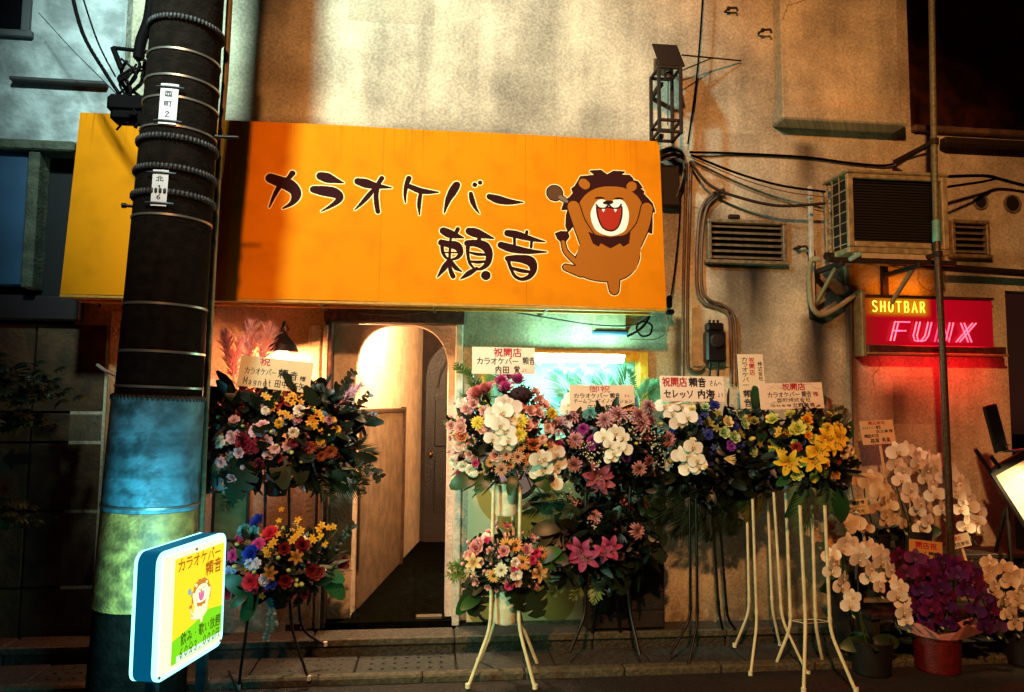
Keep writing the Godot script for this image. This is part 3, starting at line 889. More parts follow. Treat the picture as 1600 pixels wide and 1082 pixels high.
func _ready() -> void:
	rng.seed = 77
	# ------------------------------------------------ camera, sky, lamps out in the street, exposure
	var cam = Camera3D.new()
	cam.name = "camera"
	cam.fov = 50.159
	cam.near = 0.05; cam.far = 200.0
	add_child(cam)
	cam.transform = Transform3D(Basis(Vector3(0.99355, 0.00870, 0.11303), Vector3(-0.01768, 0.99674, 0.07871), Vector3(-0.11197, -0.08020, 0.99047)), Vector3(0, 1.6, 5.1))
	cam.current = true
	var env = Environment.new()
	env.background_mode = Environment.BG_SKY
	var sky = ProceduralSkyMaterial.new()
	sky.sky_top_color = Color("1a0b0a"); sky.sky_horizon_color = Color("2a130c"); sky.ground_bottom_color = Color("140806"); sky.ground_horizon_color = Color("2a130c")
	sky.sky_energy_multiplier = 1.0; sky.ground_energy_multiplier = 1.0
	sky.sun_angle_max = 1.0
	env.sky = Sky.new()
	env.sky.sky_material = sky
	env.background_energy_multiplier = 1.0
	env.tonemap_mode = Environment.TONE_MAPPER_LINEAR
	env.tonemap_exposure = 1.0
	env.sdfgi_enabled = true; env.ssao_enabled = true; env.ssil_enabled = true
	var we = WorldEnvironment.new()
	we.name = "world_environment"
	we.environment = env
	add_child(we)
	street_lamp(Vector3(-4.6, 0, 4.6), Vector3(-1.65, 5.4, 3.3), Vector3(-0.6, 3.75, 0), Color(0.8, 0.98, 1.0), 32.0, 38.0, "white street lamp on a grey post, to the left of the bar")
	street_lamp(Vector3(-1.9, 0, 8.2), Vector3(-0.7, 5.8, 7.0), Vector3(1.5, 2.35, 0), Color(1.0, 0.69, 0.44), 56.0, 27.0, "orange street lamp on a grey post, across the street behind the viewer")
	setting()
	bar_building()
	neighbours()
	fixtures()
	sign_awning()
	utility_pole()
	cables()
	light_box()
	stand_left()
	stand_pink()
	stand_dahlia()
	stand_right()
	orchids()
	small_things()

func street_lamp(foot: Vector3, head: Vector3, aim: Vector3, col: Color, energy: float, angle: float, label: String) -> void:
	var t = thing("street_lamp", label, "street lamp", foot, "")
	var m = MB.new()
	m.tube([Vector3.ZERO, Vector3(0, head.y - foot.y + 0.1, 0)], [0.09, 0.06], 12)
	part("post", m, plain(Color("55585a"), 0.5, 0.6), t)
	m = MB.new()
	var hd = head - foot
	m.tube([Vector3(0, hd.y + 0.05, 0), hd + Vector3(0, 0.12, 0)], 0.03, 8)
	part("arm", m, plain(Color("55585a"), 0.5, 0.6), t)
	var bs = Basis.looking_at(aim - head)
	m = MB.new()
	m.box(Vector3.ZERO, Vector3(0.34, 0.3, 0.06), 0.015)
	var hood = part("lamp_head", m, plain(Color("4a4c4e"), 0.5, 0.5), t)
	hood.transform = Transform3D(bs, hd + bs * Vector3(0, 0, 0.05))
	m = MB.new()
	m.box(Vector3(0, 0, -0.036), Vector3(0.26, 0.22, 0.01), 0.003)
	part("diffuser", m, glow(col, 6.0), hood)
	var l = SpotLight3D.new()
	l.name = "lamp_light"
	l.light_color = col; l.light_energy = energy; l.light_size = 0.16; l.spot_range = 16.0; l.spot_attenuation = 2.0; l.spot_angle = angle; l.spot_angle_attenuation = 0.65; l.shadow_enabled = true
	t.add_child(l)
	l.transform = Transform3D(bs, hd + bs * Vector3(0, 0, -0.05))

func setting() -> void:
	var m = MB.new()
	m.quad(Vector3(-40, 0, 40), Vector3(40, 0, 40), Vector3(40, 0, -40), Vector3(-40, 0, -40), Vector3.UP)
	var road = part("road", m, rough_mat("asphalt", Color("120e0c"), Color("1c1614"), 0.8, 0.85, 0.5, 0.0, 0.05, 3), self)
	road.set_meta("kind", "structure"); road.set_meta("label", "dark asphalt street in front of the bar")
	# the strip of grey slabs along the house, its pale kerb, and the worn stone step under the door
	var pave = Node3D.new()
	pave.name = "pavement"
	add_child(pave)
	pave.set_meta("kind", "structure"); pave.set_meta("label", "narrow strip of grey slabs with a pale kerb along the bar's step")
	var stone = rough_mat("slab_stone", Color("20231f"), Color("30332e"), 0.7, 0.8, 0.35, 0.0, 0.03, 8)
	var pale = rough_mat("kerb_stone", Color("3e3a30"), Color("58523f"), 0.6, 0.85, 0.5, 0.0, 0.03, 9)
	var x = -3.4
	var k = 0
	while x < 5.4:
		m = MB.new()
		block(m, x + 0.004, x + 0.596, -0.06, 0.035 + 0.003 * sin(k * 2.3), 0.265, 0.575, 0.006)
		for a in 7:
			for b in 3:
				m.ball(Vector3(x + 0.09 + a * 0.07, 0.036, 0.33 + b * 0.09), Vector3(0.011, 0.005, 0.011), 3, 6)
		part("slab", m, stone, pave)
		m = MB.new()
		block(m, x - 0.2 + 0.003, x + 0.397, -0.06, 0.045 + 0.002 * cos(k * 1.7), 0.58, 0.66, 0.012)
		part("kerb_stone", m, pale, pave)
		x += 0.6
		k += 1
	x = -3.4
	k = 0
	while x < 5.4:
		m = MB.new()
		block(m, x + 0.003, x + 0.897, -0.02, 0.13 + 0.003 * sin(k * 1.9), 0.03, 0.24, 0.014)
		part("step_stone", m, rough_mat("step_stone", Color("2a2720"), Color("403b2e"), 0.5, 0.85, 0.7, 0.0, 0.03, 10), pave)
		m = MB.new()
		block(m, x + 0.003, x + 0.897, 0.09, 0.135, 0.242, 0.262, 0.006)
		part("step_edge", m, pale, pave)
		x += 0.9
		k += 1

# ---------------------------------------------------------------- the bar
func bar_building() -> void:
	var t = thing("bar_building", "cream plastered bar building with stained wall, arched doorway and square upper bay", "building")
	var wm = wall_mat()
	var dx0 = -0.675
	var dx1 = 0.215
	var dtop = 2.215
	var wx0 = 0.363
	var wx1 = 1.547
	var wy0 = 1.32
	var wy1 = 1.984
	var top = 3.693
	var m = MB.new()
	block(m, -2.3, dx0, 0.0, 5.4, -0.12, 0.0)
	block(m, dx0, dx1, dtop, 5.4, -0.12, 0.0)
	block(m, dx1, wx0, 0.0, 5.4, -0.12, 0.0)
	block(m, wx0, wx1, 0.0, wy0, -0.12, 0.0)
	block(m, wx0, wx1, wy1, 5.4, -0.12, 0.0)
	block(m, wx1, 3.617, 0.0, 5.4, -0.12, 0.0)
	block(m, 3.617, 4.335, 0.0, top, -0.12, 0.0)
	block(m, 4.335, 5.6, 2.5, top, -0.12, 0.0)
	block(m, 4.95, 5.6, 0.0, 2.5, -0.12, 0.0)
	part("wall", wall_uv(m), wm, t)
	# the wall upstairs on the right stands back
	m = MB.new()
	block(m, 3.617, 7.0, top - 0.02, 7.0, -1.35, -1.25)
	part("set_back_wall", m, rough_mat("dark_plaster", Color("3a1d12"), Color("6b3018"), 1.2, 0.95, 0.3, 0.0, 0.012, 4), t)
	m = MB.new()
	block(m, 3.617, 7.0, top + 0.002, top + 0.05, -0.3, 0.05, 0.008)
	part("coping", m, rough_mat("coping", Color("4a3626"), Color("6a4c34"), 0.6, 0.9, 0.4), t)
	m = MB.new()
	block(m, 3.617, 7.0, top - 0.1, top + 0.0, -1.25, -0.12)
	part("terrace_floor", m, plain(Color("2a2220"), 0.9), t)
	# the projecting bay and its sill
	var bx0 = 2.53
	var bx1 = 3.453
	var by = 3.793
	m = MB.new()
	block(m, bx0, bx1, by, 5.4, 0.0, 0.13, 0.008)
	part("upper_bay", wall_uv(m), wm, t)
	m = MB.new()
	block(m, bx0 - 0.025, bx1 + 0.02, by - 0.115, by - 0.004, 0.0, 0.18, 0.012)
	part("bay_sill", wall_uv(m), wm, t)
	# vertical joint strip in the wall on the right
	m = MB.new()
	block(m, 3.07 - 0.03, 3.07 + 0.012, 0.1, 2.642, 0.0, 0.035, 0.006)
	part("wall_rib", wall_uv(m), wm, t)
	# door frame, head board and the arch set in it
	var brown = rough_mat("frame_wood", Color("2a160c"), Color("4a2a16"), 0.5, 0.6, 0.25, 0.0, 0.02, 6)
	var cream = rough_mat("door_plaster", Color("b8a48c"), Color("d0bca2"), 0.7, 0.85, 0.5, 0.0, 0.015, 7)
	m = MB.new()
	block(m, dx0 - 0.02, dx0 + 0.028, 0.13, dtop - 0.06, -0.1, 0.025, 0.005)
	part("door_frame", m, brown, t)
	m = MB.new()
	block(m, dx1 - 0.028, dx1 + 0.02, 0.13, dtop - 0.06, -0.1, 0.025, 0.005)
	part("door_frame", m, rough_mat("frame_post", Color("b0ac90"), Color("ccc8ac"), 0.5, 0.7, 0.25, 0.0, 0.02, 6), t)
	m = MB.new()
	block(m, dx0 - 0.03, dx1 + 0.03, dtop - 0.06, dtop + 0.03, -0.1, 0.035, 0.006)
	part("head_board", m, brown, t)
	# two pilasters left of the door
	for p in [[-0.802, -0.722], [-0.689 - 0.02, -0.672 - 0.0]]:
		m = MB.new()
		block(m, p[0], p[1], 0.13, dtop - 0.08, 0.0, 0.03, 0.008)
		part("pilaster", wall_uv(m), wm, t)
	var ax0 = -0.496
	var ax1 = 0.142
	var spring = 1.812
	var peak = 2.16
	var ins: float = dx0 + 0.028
	var outs: float = dx1 - 0.028
	m = MB.new()
	block(m, ins, ax0, 0.12, dtop - 0.06, -0.2, -0.1)
	block(m, ax1, outs, 0.12, dtop - 0.06, -0.2, -0.1)
	var n = 20
	for k in n:
		var a0 = PI - PI * k / n
		var a1 = PI - PI * (k + 1) / n
		var q = []
		for a in [a0, a1]:
			var c = signf(cos(a)) * pow(absf(cos(a)), 0.8)
			q.append(Vector2((ax0 + ax1) / 2 + c * (ax1 - ax0) / 2, spring + pow(sin(a), 0.8) * (peak - spring)))
		for z in [-0.1, -0.2]:
			m.quad(Vector3(q[0].x, q[0].y, z), Vector3(q[1].x, q[1].y, z), Vector3(q[1].x, dtop - 0.06, z), Vector3(q[0].x, dtop - 0.06, z), Vector3(0, 0, 1 if z > -0.15 else -1))
		m.quad(Vector3(q[0].x, q[0].y, -0.1), Vector3(q[1].x, q[1].y, -0.1), Vector3(q[1].x, q[1].y, -0.2), Vector3(q[0].x, q[0].y, -0.2), Vector3((ax0 + ax1) / 2 - q[0].x, spring - q[0].y - 0.1, 0).normalized())
	part("arch_wall", m, cream, t)
	# the corridor: slanting left wall, far wall with the arched door, floor, ceiling, right wall
	var w0 = Vector3(ax0 - 0.0, 0.16, -0.2)
	var w1 = Vector3(Vector3(-0.063, 0.16, -2.931).x, 0.16, Vector3(-0.063, 0.16, -2.931).z)
	var ceil_y = 2.75
	var inner = rough_mat("corridor_plaster", Color("cdb69c"), Color("e0cbb2"), 0.9, 0.85, 0.5, 0.0, 0.014, 17)
	m = MB.new()
	var side = (w1 - w0).cross(Vector3.UP).normalized() * -0.12
	var dn = -side.normalized()
	m.quad(w0 + Vector3(0, -0.05, 0), w1 + Vector3(0, -0.05, 0), w1 + Vector3(0, ceil_y, 0), w0 + Vector3(0, ceil_y, 0), dn)
	m.quad(w0 + side + Vector3(0, -0.05, 0), w1 + side + Vector3(0, -0.05, 0), w1 + side + Vector3(0, ceil_y, 0), w0 + side + Vector3(0, ceil_y, 0), -dn)
	part("corridor_wall", m, inner, t)
	m = MB.new()
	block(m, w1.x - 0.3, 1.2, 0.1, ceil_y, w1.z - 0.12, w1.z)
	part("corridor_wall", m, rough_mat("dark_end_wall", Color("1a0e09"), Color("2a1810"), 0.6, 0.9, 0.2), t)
	m = MB.new()
	block(m, 0.38, 0.5, 0.1, ceil_y, w1.z, -0.2)
	block(m, ax1, 0.5, 0.1, ceil_y, -0.3, -0.21)
	part("corridor_wall", m, inner, t)
	m = MB.new()
	block(m, -0.9, 0.5, ceil_y, ceil_y + 0.1, w1.z - 0.1, -0.12)
	block(m, -0.9, 0.5, dtop + 0.4, ceil_y + 0.1, -0.14, -0.122)
	part("corridor_ceiling", m, inner, t)
	m = MB.new()
	block(m, -0.9, 0.5, 0.02, 0.16, w1.z - 0.1, 0.0)
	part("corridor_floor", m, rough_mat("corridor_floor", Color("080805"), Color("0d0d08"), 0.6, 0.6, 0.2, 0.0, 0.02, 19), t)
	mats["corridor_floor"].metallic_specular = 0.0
	mats["corridor_floor"].roughness = 1.0
	m = MB.new()
	block(m, -0.053, ax1 - 0.02, 0.161, 0.185, -0.08, -0.03, 0.004)
	part("threshold_bar", m, plain(Color("6a6048"), 0.4, 0.6), t)
	# arched brown door at the end of the corridor
	var z = w1.z + 0.03
	var ex0: float = -0.02
	var ex1: float = ex0 + 0.8
	var es = 1.55
	var pts = PackedVector2Array([Vector2(ex0, 0.16), Vector2(ex1, 0.16)])
	for k in 13:
		var a = PI * k / 12
		pts.append(Vector2((ex0 + ex1) / 2 + cos(a) * 0.4, es + 0.35 + sin(a) * 0.4))
	m = MB.new()
	m.slab(pts, 0.05, Transform3D(Basis.IDENTITY, Vector3(0, 0, z)))
	var door = part("door", m, rough_mat("door_wood", Color("0c0503"), Color("150805"), 0.5, 0.5, 0.3, 0.0, 0.02, 21), t)
	for r in [[0.1, 0.3, 0.6, 0.55], [0.1, 1.0, 0.6, 0.5]]:
		m = MB.new()
		block(m, ex0 + r[0], ex0 + r[0] + r[2], 0.16 + r[1], 0.16 + r[1] + r[3], z + 0.026, z + 0.04, 0.008)
		part("door_panel", m, mats["door_wood"], door)
	m = MB.new()
	m.ball(Vector3(ex0 + 0.06, 1.08, z + 0.06), Vector3.ONE * 0.028, 6, 10)
	m.tube([Vector3(ex0 + 0.06, 1.08, z + 0.02), Vector3(ex0 + 0.06, 1.08, z + 0.06)], 0.01, 8)
	part("door_knob", m, plain(Color("8a6a30"), 0.3, 0.8), door)
	m = MB.new()
	var ring = []
	for k in 13:
		ring.append(Vector3((ex0 + ex1) / 2 + cos(PI * k / 12) * 0.27, 1.78 + sin(PI * k / 12) * 0.38, z + 0.03))
	m.tube(ring, 0.012, 6)
	part("arch_moulding", m, mats["door_wood"], door)
	# the low brown side door on the slanting wall
	var dir = (w1 - w0).normalized()
	var bs = Basis(dir, Vector3.UP, dir.cross(Vector3.UP))
	if bs.z.dot(dn) < 0.0:
		bs.z = -bs.z
	var s0 = 0.1
	var s1 = 1.62
	m = MB.new()
	m.box(w0 + dir * (s0 + s1) / 2 + Vector3(0, 0.69, 0) + dn * 0.012, Vector3(s1 - s0, 1.36, 0.02), 0.004, Basis(dir, Vector3.UP, dn))
	var low = part("side_door", m, rough_mat("side_door_wood", Color("5c4834"), Color("7a644c"), 0.9, 0.7, 0.3, 0.0, 0.012, 23), t)
	m = MB.new()
	m.box(w0 + dir * (s1 + 0.03) + Vector3(0, 0.71, 0) + dn * 0.02, Vector3(0.06, 1.42, 0.04), 0.006, Basis(dir, Vector3.UP, dn))
	part("side_door_post", m, brown, low)
	m = MB.new()
	m.box(w0 + dir * (s0 + s1) / 2 + Vector3(0, 1.39, 0) + dn * 0.02, Vector3(s1 - s0, 0.035, 0.035), 0.006, Basis(dir, Vector3.UP, dn))
	part("side_door_rail", m, brown, low)
	# lamp that lights the corridor
	var lamp = thing("ceiling_lamp", "warm round ceiling lamp glowing just inside the arched doorway", "ceiling lamp", Vector3(-0.24, 2.45, -0.5))
	m = MB.new()
	m.tube([Vector3(0, 0.3, 0), Vector3(0, 0.08, 0)], 0.008, 6)
	part("cord", m, plain(Color("2a2018"), 0.6), lamp)
	m = MB.new()
	m.ball(Vector3.ZERO, Vector3.ONE * 0.08, 8, 14)
	part("bulb", m, glow(Color(1.0, 0.72, 0.45), 7.0), lamp)
	bulb(lamp, Vector3.ZERO, Color(1.0, 0.86, 0.68), 6.0, 0.08)
	# painted panel with the lion's face under the display window
	var ink = Ink.new(420, 480, Color("cfc08a"))
	for k in 60:
		var r2 = Vector2(rng.randf() * 420, rng.randf() * 480)
		ink.seg(r2, r2 + Vector2(rng.randf_range(-9, 9), rng.randf_range(3, 22)), 0.8, 1.6, Color("b5a46c"))
	ink.stroke([Vector3(150, 70, 125), Vector3(190, 100, 125)], Color("c2903c"))
	ink.stroke([Vector3(160, 40, 95), Vector3(175, 55, 95)], Color("e6dcb4"))
	ink.stroke([Vector3(165, 20, 72), Vector3(172, 40, 72)], Color("241012"))
	ink.stroke([Vector3(165, 14, 62), Vector3(172, 34, 62)], Color("c8838a"))
	ink.stroke([Vector3(60, 430, 62), Vector3(75, 430, 62)], Color("b98a3c"))
	ink.stroke([Vector3(20, 420, 4), Vector3(60, 476, 5), Vector3(130, 476, 4)], Color("241012"))
	ink.stroke([Vector3(300, 400, 66), Vector3(310, 420, 66)], Color("a58a44"))
	var pm = plain(Color.WHITE, 0.8)
	pm.albedo_texture = ink.texture()
	m = MB.new()
	var px0 = 0.284
	var px1 = 1.11
	var py0 = 0.15
	var py1 = 1.2
	block(m, px0, px1, py0, py1, 0.0, 0.01)
	var panel = part("painted_panel", m, plain(Color("cfc08a"), 0.8), t)
	m = MB.new()
	m.quad(Vector3(px0, py0, 0.0125), Vector3(px1, py0, 0.0125), Vector3(px1, py1, 0.0125), Vector3(px0, py1, 0.0125), Vector3.BACK)
	part("painting", m, pm, panel)
	# display window with a yellow frame and its strip light
	var yel = rough_mat("yellow_wood", Color("b98518"), Color("d9a428"), 0.5, 0.5, 0.15, 0.0, 0.02, 25)
	m = MB.new()
	block(m, wx0 + 0.07, wx1 - 0.07, wy1 - 0.07, wy1, -0.1, 0.03, 0.006)
	block(m, wx0, wx0 + 0.07, wy0, wy1, -0.1, 0.03, 0.006)
	block(m, wx1 - 0.07, wx1, wy0, wy1, -0.1, 0.03, 0.006)
	block(m, wx0 + 0.07, wx1 - 0.07, wy0, wy0 + 0.05, -0.1, 0.03, 0.006)
	var win = part("display_window", m, yel, t)
	m = MB.new()
	block(m, wx0 + 0.07, wx1 - 0.07, wy0 + 0.05, wy1 - 0.07, -0.115, -0.105)
	part("backing", m, plain(Color("9fc8c0"), 0.8), win)
	m = MB.new()
	m.quad(Vector3(wx0 + 0.07, wy0 + 0.05, -0.03), Vector3(wx1 - 0.07, wy0 + 0.05, -0.03), Vector3(wx1 - 0.07, wy1 - 0.07, -0.03), Vector3(wx0 + 0.07, wy1 - 0.07, -0.03), Vector3.BACK)
	var gl = plain(Color(1, 1, 1, 0.06), 0.05)
	gl.transparency = BaseMaterial3D.TRANSPARENCY_ALPHA
	part("pane", m, gl, win)
	var tl = thing("strip_light", "bright white fluorescent strip light across the yellow framed display window", "strip light", Vector3(1.034, 1.921, 0.09))
	m = MB.new()
	m.box(Vector3(0, 0.028, -0.028), Vector3(0.66, 0.03, 0.07), 0.008)
	part("housing", m, plain(Color("d8dcd8"), 0.5), tl)
	m = MB.new()
	m.tube([Vector3(-0.31, 0, 0), Vector3(0.31, 0, 0)], 0.021, 12)
	part("tube", m, glow(Color(0.82, 1.0, 0.95), 9.0), tl)
	for k in 4:
		bulb(tl, Vector3(-0.24 + k * 0.16, -0.002, 0.03), Color(0.62, 1.0, 0.92), 0.42, 0.03)

func neighbours() -> void:
	# the house on the left
	var t = thing("left_house", "pale weathered house to the left of the utility pole with a dark lower storey", "building")
	var pl = rough_mat("left_plaster", Color("8f9490"), Color("b9bbb2"), 1.3, 0.92, 0.6, 0.0, 0.012, 31)
	var lx = -2.042
	var ly = 3.279
	var m = MB.new()
	block(m, -6.5, lx, ly, 6.0, -0.2, 0.1, 0.01)
	part("upper_wall", m, pl, t)
	m = MB.new()
	block(m, lx + 0.005, -1.9, 3.3, 6.0, -0.2, -0.02)
	part("side_strip", m, rough_mat("pale_strip", Color("a9bcc0"), Color("c6d2d0"), 0.9, 0.9, 0.4, 0.0, 0.012, 32), t)
	# window at the top left corner
	var x1 = -2.648
	var y0 = 4.017
	m = MB.new()
	block(m, x1 - 1.2, x1, y0, y0 + 1.0, 0.1, 0.106)
	var win = part("window", m, plain(Color("0f1214"), 0.15), t)
	for e in [[x1 - 0.03, x1 + 0.02, y0 - 0.02, y0 + 1.0], [x1 - 1.2, x1 + 0.04, y0 - 0.05, y0 - 0.005]]:
		m = MB.new()
		block(m, e[0], e[1], e[2], e[3], 0.1, 0.135, 0.005)
		part("window_frame", m, plain(Color("5a5a54"), 0.6), win)
	# dark water stain is in the plaster; the thin ledge
	m = MB.new()
	block(m, -2.716, -2.128, 3.663, 3.689, 0.1, 0.16, 0.006)
	part("ledge", m, plain(Color("3a3430"), 0.8), t)
	# dark canopy band and recess
	m = MB.new()
	block(m, -6.5, -2.296, ly - 0.07, ly - 0.003, -0.2, 0.16, 0.01)
	part("canopy_edge", m, rough_mat("canopy", Color("3a3a2c"), Color("55553e"), 0.6, 0.8, 0.4), t)
	m = MB.new()
	block(m, -2.583, -2.25, 2.291, ly - 0.071, -0.2, 0.0)
	part("dark_recess", m, plain(Color("120c0a"), 0.9), t)
	m = MB.new()
	block(m, -2.578, -2.509, 2.319, ly - 0.075, 0.0, 0.14, 0.006)
	part("side_post", m, rough_mat("canopy", Color("3a3a2c"), Color("55553e"), 0.6, 0.8, 0.4), t)
	m = MB.new()
	block(m, -6.5, -2.599, 2.341, ly - 0.075, 0.0, 0.1, 0.004)
	part("blue_panel", m, rough_mat("blue_panel", Color("2a4864"), Color("34546e"), 2.0, 0.5, 0.1), t)
	# band over the ground floor and the tiled ground floor wall
	m = MB.new()
	block(m, -6.5, -2.25, 2.124, 2.282, -0.2, 0.06, 0.008)
	part("dark_band", m, plain(Color("1a100c"), 0.8), t)
	var tile = rough_mat("brown_tile", Color("3e2812"), Color("5c3e1c"), 0.9, 0.7, 0.25, 0.0, 0.012, 33)
	var xs = [-4.8, -4.0, -3.2, -2.534, -2.091]
	var ys = [0.0, 0.42, 0.9, 1.336, 1.529, 2.11]
	for a in xs.size() - 1:
		for b in ys.size() - 1:
			m = MB.new()
			block(m, xs[a] + 0.006, xs[a + 1] - 0.006, ys[b] + 0.006, ys[b + 1] - 0.006, -0.1, 0.0 + 0.002 * ((a + b) % 2), 0.005)
			part("wall_panel", m, tile, t)
	m = MB.new()
	block(m, -6.0, -2.3, 0.0, 2.4, -0.2, -0.1)
	part("backing_wall", m, plain(Color("1a120c"), 0.9), t)
	m = MB.new()
	block(m, -2.062, -1.879 + 0.1, 0.0, 2.2, -0.1, 0.06, 0.01)
	part("pillar", m, rough_mat("pillar_tile", Color("8a6236"), Color("a67c4a"), 0.7, 0.75, 0.3, 0.0, 0.02, 34), t)
	# black arrow on the tiles
	m = MB.new()
	var o = Vector3(-2.598, 1.231, 0.012)
	m.slab(PackedVector2Array([Vector2(-0.085, 0), Vector2(-0.02, 0.07), Vector2(-0.02, 0.032), Vector2(0.085, 0.032), Vector2(0.085, -0.032), Vector2(-0.02, -0.032), Vector2(-0.02, -0.07)]), 0.006, Transform3D(Basis.IDENTITY, o))
	solo("arrow_sign", m, plain(Color("0c0806"), 0.6), "black arrow pointing left on the brown panels of the left house", "sign")
	# dark cabinet and a plant before it
	var cab = thing("dark_cabinet", "tall dark cabinet standing in the shade before the brown panels", "cabinet", Vector3(-2.323, 0, -0.196))
	m = MB.new()
	m.box(Vector3(0, 0.62, 0), Vector3(0.3, 1.24, 0.3), 0.03)
	part("case", m, plain(Color("140e0c"), 0.5), cab)
	m = MB.new()
	m.box(Vector3(0.1, 0.86, 0.153), Vector3(0.012, 0.2, 0.012), 0.003, Basis(Vector3.BACK, -0.25))
	part("handle", m, plain(Color("9a8a5a"), 0.4, 0.6), cab)
	# little maple before the tiles
	var tree = thing("small_maple", "small dark maple with spreading branches before the left house", "tree", Vector3(-3.15, 0.0, 0.5))
	var bark = rough_mat("bark", Color("1c120c"), Color("2e2016"), 0.3, 0.9, 0.6)
	m = MB.new()
	var limbs = [[Vector3(0, 0, 0), Vector3(0.03, 0.7, 0), Vector3(0.1, 1.2, 0)], [Vector3(0.1, 1.2, 0), Vector3(0.28, 1.5, 0.05), Vector3(0.55, 1.68, 0)], [Vector3(0.06, 1.0, 0), Vector3(0.28, 1.3, 0.1), Vector3(0.6, 1.5, 0.1)], [Vector3(0.1, 1.2, 0), Vector3(0.02, 1.6, -0.1), Vector3(0.1, 1.9, 0.0)], [Vector3(0.02, 0.6, 0), Vector3(0.35, 0.85, 0.12), Vector3(0.62, 1.0, 0.1)], [Vector3(0.55, 1.68, 0), Vector3(0.72, 1.72, 0), Vector3(0.88, 1.66, 0.05)]]
	for l in limbs:
		m.tube(smooth(l), [0.026, 0.024, 0.023, 0.021, 0.02, 0.018, 0.016, 0.014, 0.013, 0.011, 0.01, 0.008, 0.006], 7)
	part("trunk", m, bark, tree)
	m = MB.new()
	var r = RandomNumberGenerator.new()
	r.seed = 5
	for c in [[Vector3(0.15, 1.95, 0), 0.2], [Vector3(0.42, 1.82, 0), 0.22], [Vector3(0.66, 1.76, 0.02), 0.22], [Vector3(0.88, 1.66, 0.05), 0.16], [Vector3(0.62, 1.5, 0.1), 0.16], [Vector3(0.3, 1.62, 0.06), 0.2], [Vector3(0.02, 1.75, 0), 0.22], [Vector3(0.85, 1.5, 0.05), 0.1], [Vector3(0.62, 1.02, 0.1), 0.18], [Vector3(0.4, 0.9, 0.12), 0.2], [Vector3(0.15, 0.7, 0.15), 0.22], [Vector3(0.8, 0.95, 0.1), 0.13]]:
		for k in 75:
			var d = Vector3(r.randfn(), r.randfn() * 0.32, r.randfn()) * c[1] * 0.62
			var bs = facing(Vector3(r.randf_range(-0.5, 0.5), 1, r.randf_range(-0.2, 0.9)), r.randf() * TAU)
			for f in 5:
				m.petal(Transform3D(bs, c[0] + d), (f - 2) * 0.65, 0.0, -0.5, 0.055, 0.011, 0.7, 0.1, 0.0, lin("141c0c"), lin("222c12"), 2)
	part("crown", m, leaf_mat(), tree)

# ---------------------------------------------------------------- things fixed to the wall
func louver(called: String, x0: float, x1: float, y0: float, y1: float, slats: int, label: String) -> void:
	var t = thing(called, label, "vent", Vector3((x0 + x1) / 2, y0, 0), "")
	var metal = rough_mat("louver_metal", Color("6f5c42"), Color("8d7a58"), 0.4, 0.6, 0.2, 0.3, 0.02, 41)
	var w = x1 - x0
	var h = y1 - y0
	var f = 0.028
	var m = MB.new()
	m.box(Vector3(0, h - f / 2, 0.025), Vector3(w, f, 0.05), 0.005)
	m.box(Vector3(0, f / 2, 0.028), Vector3(w + 0.03, f, 0.056), 0.005)
	m.box(Vector3(-w / 2 + f / 2, h / 2, 0.025), Vector3(f, h - 2 * f - 0.002, 0.05), 0.005)
	m.box(Vector3(w / 2 - f / 2, h / 2, 0.025), Vector3(f, h - 2 * f - 0.002, 0.05), 0.005)
	part("frame", m, metal, t)
	m = MB.new()
	m.box(Vector3(0, h / 2, 0.003), Vector3(w - 0.03, h - 0.03, 0.004))
	part("shade_sheet", m, plain(Color("060403"), 0.9), t)  # near-black sheet in place of the shade behind the slats; wall is solid
	for k in slats:
		m = MB.new()
		m.box(Vector3(0, f + (h - 2 * f) * (k + 0.5) / slats, 0.024), Vector3(w - 2 * f - 0.002, 0.007, 0.034), 0.002, Basis(Vector3.RIGHT, 0.6))
		part("slat", m, metal, t)

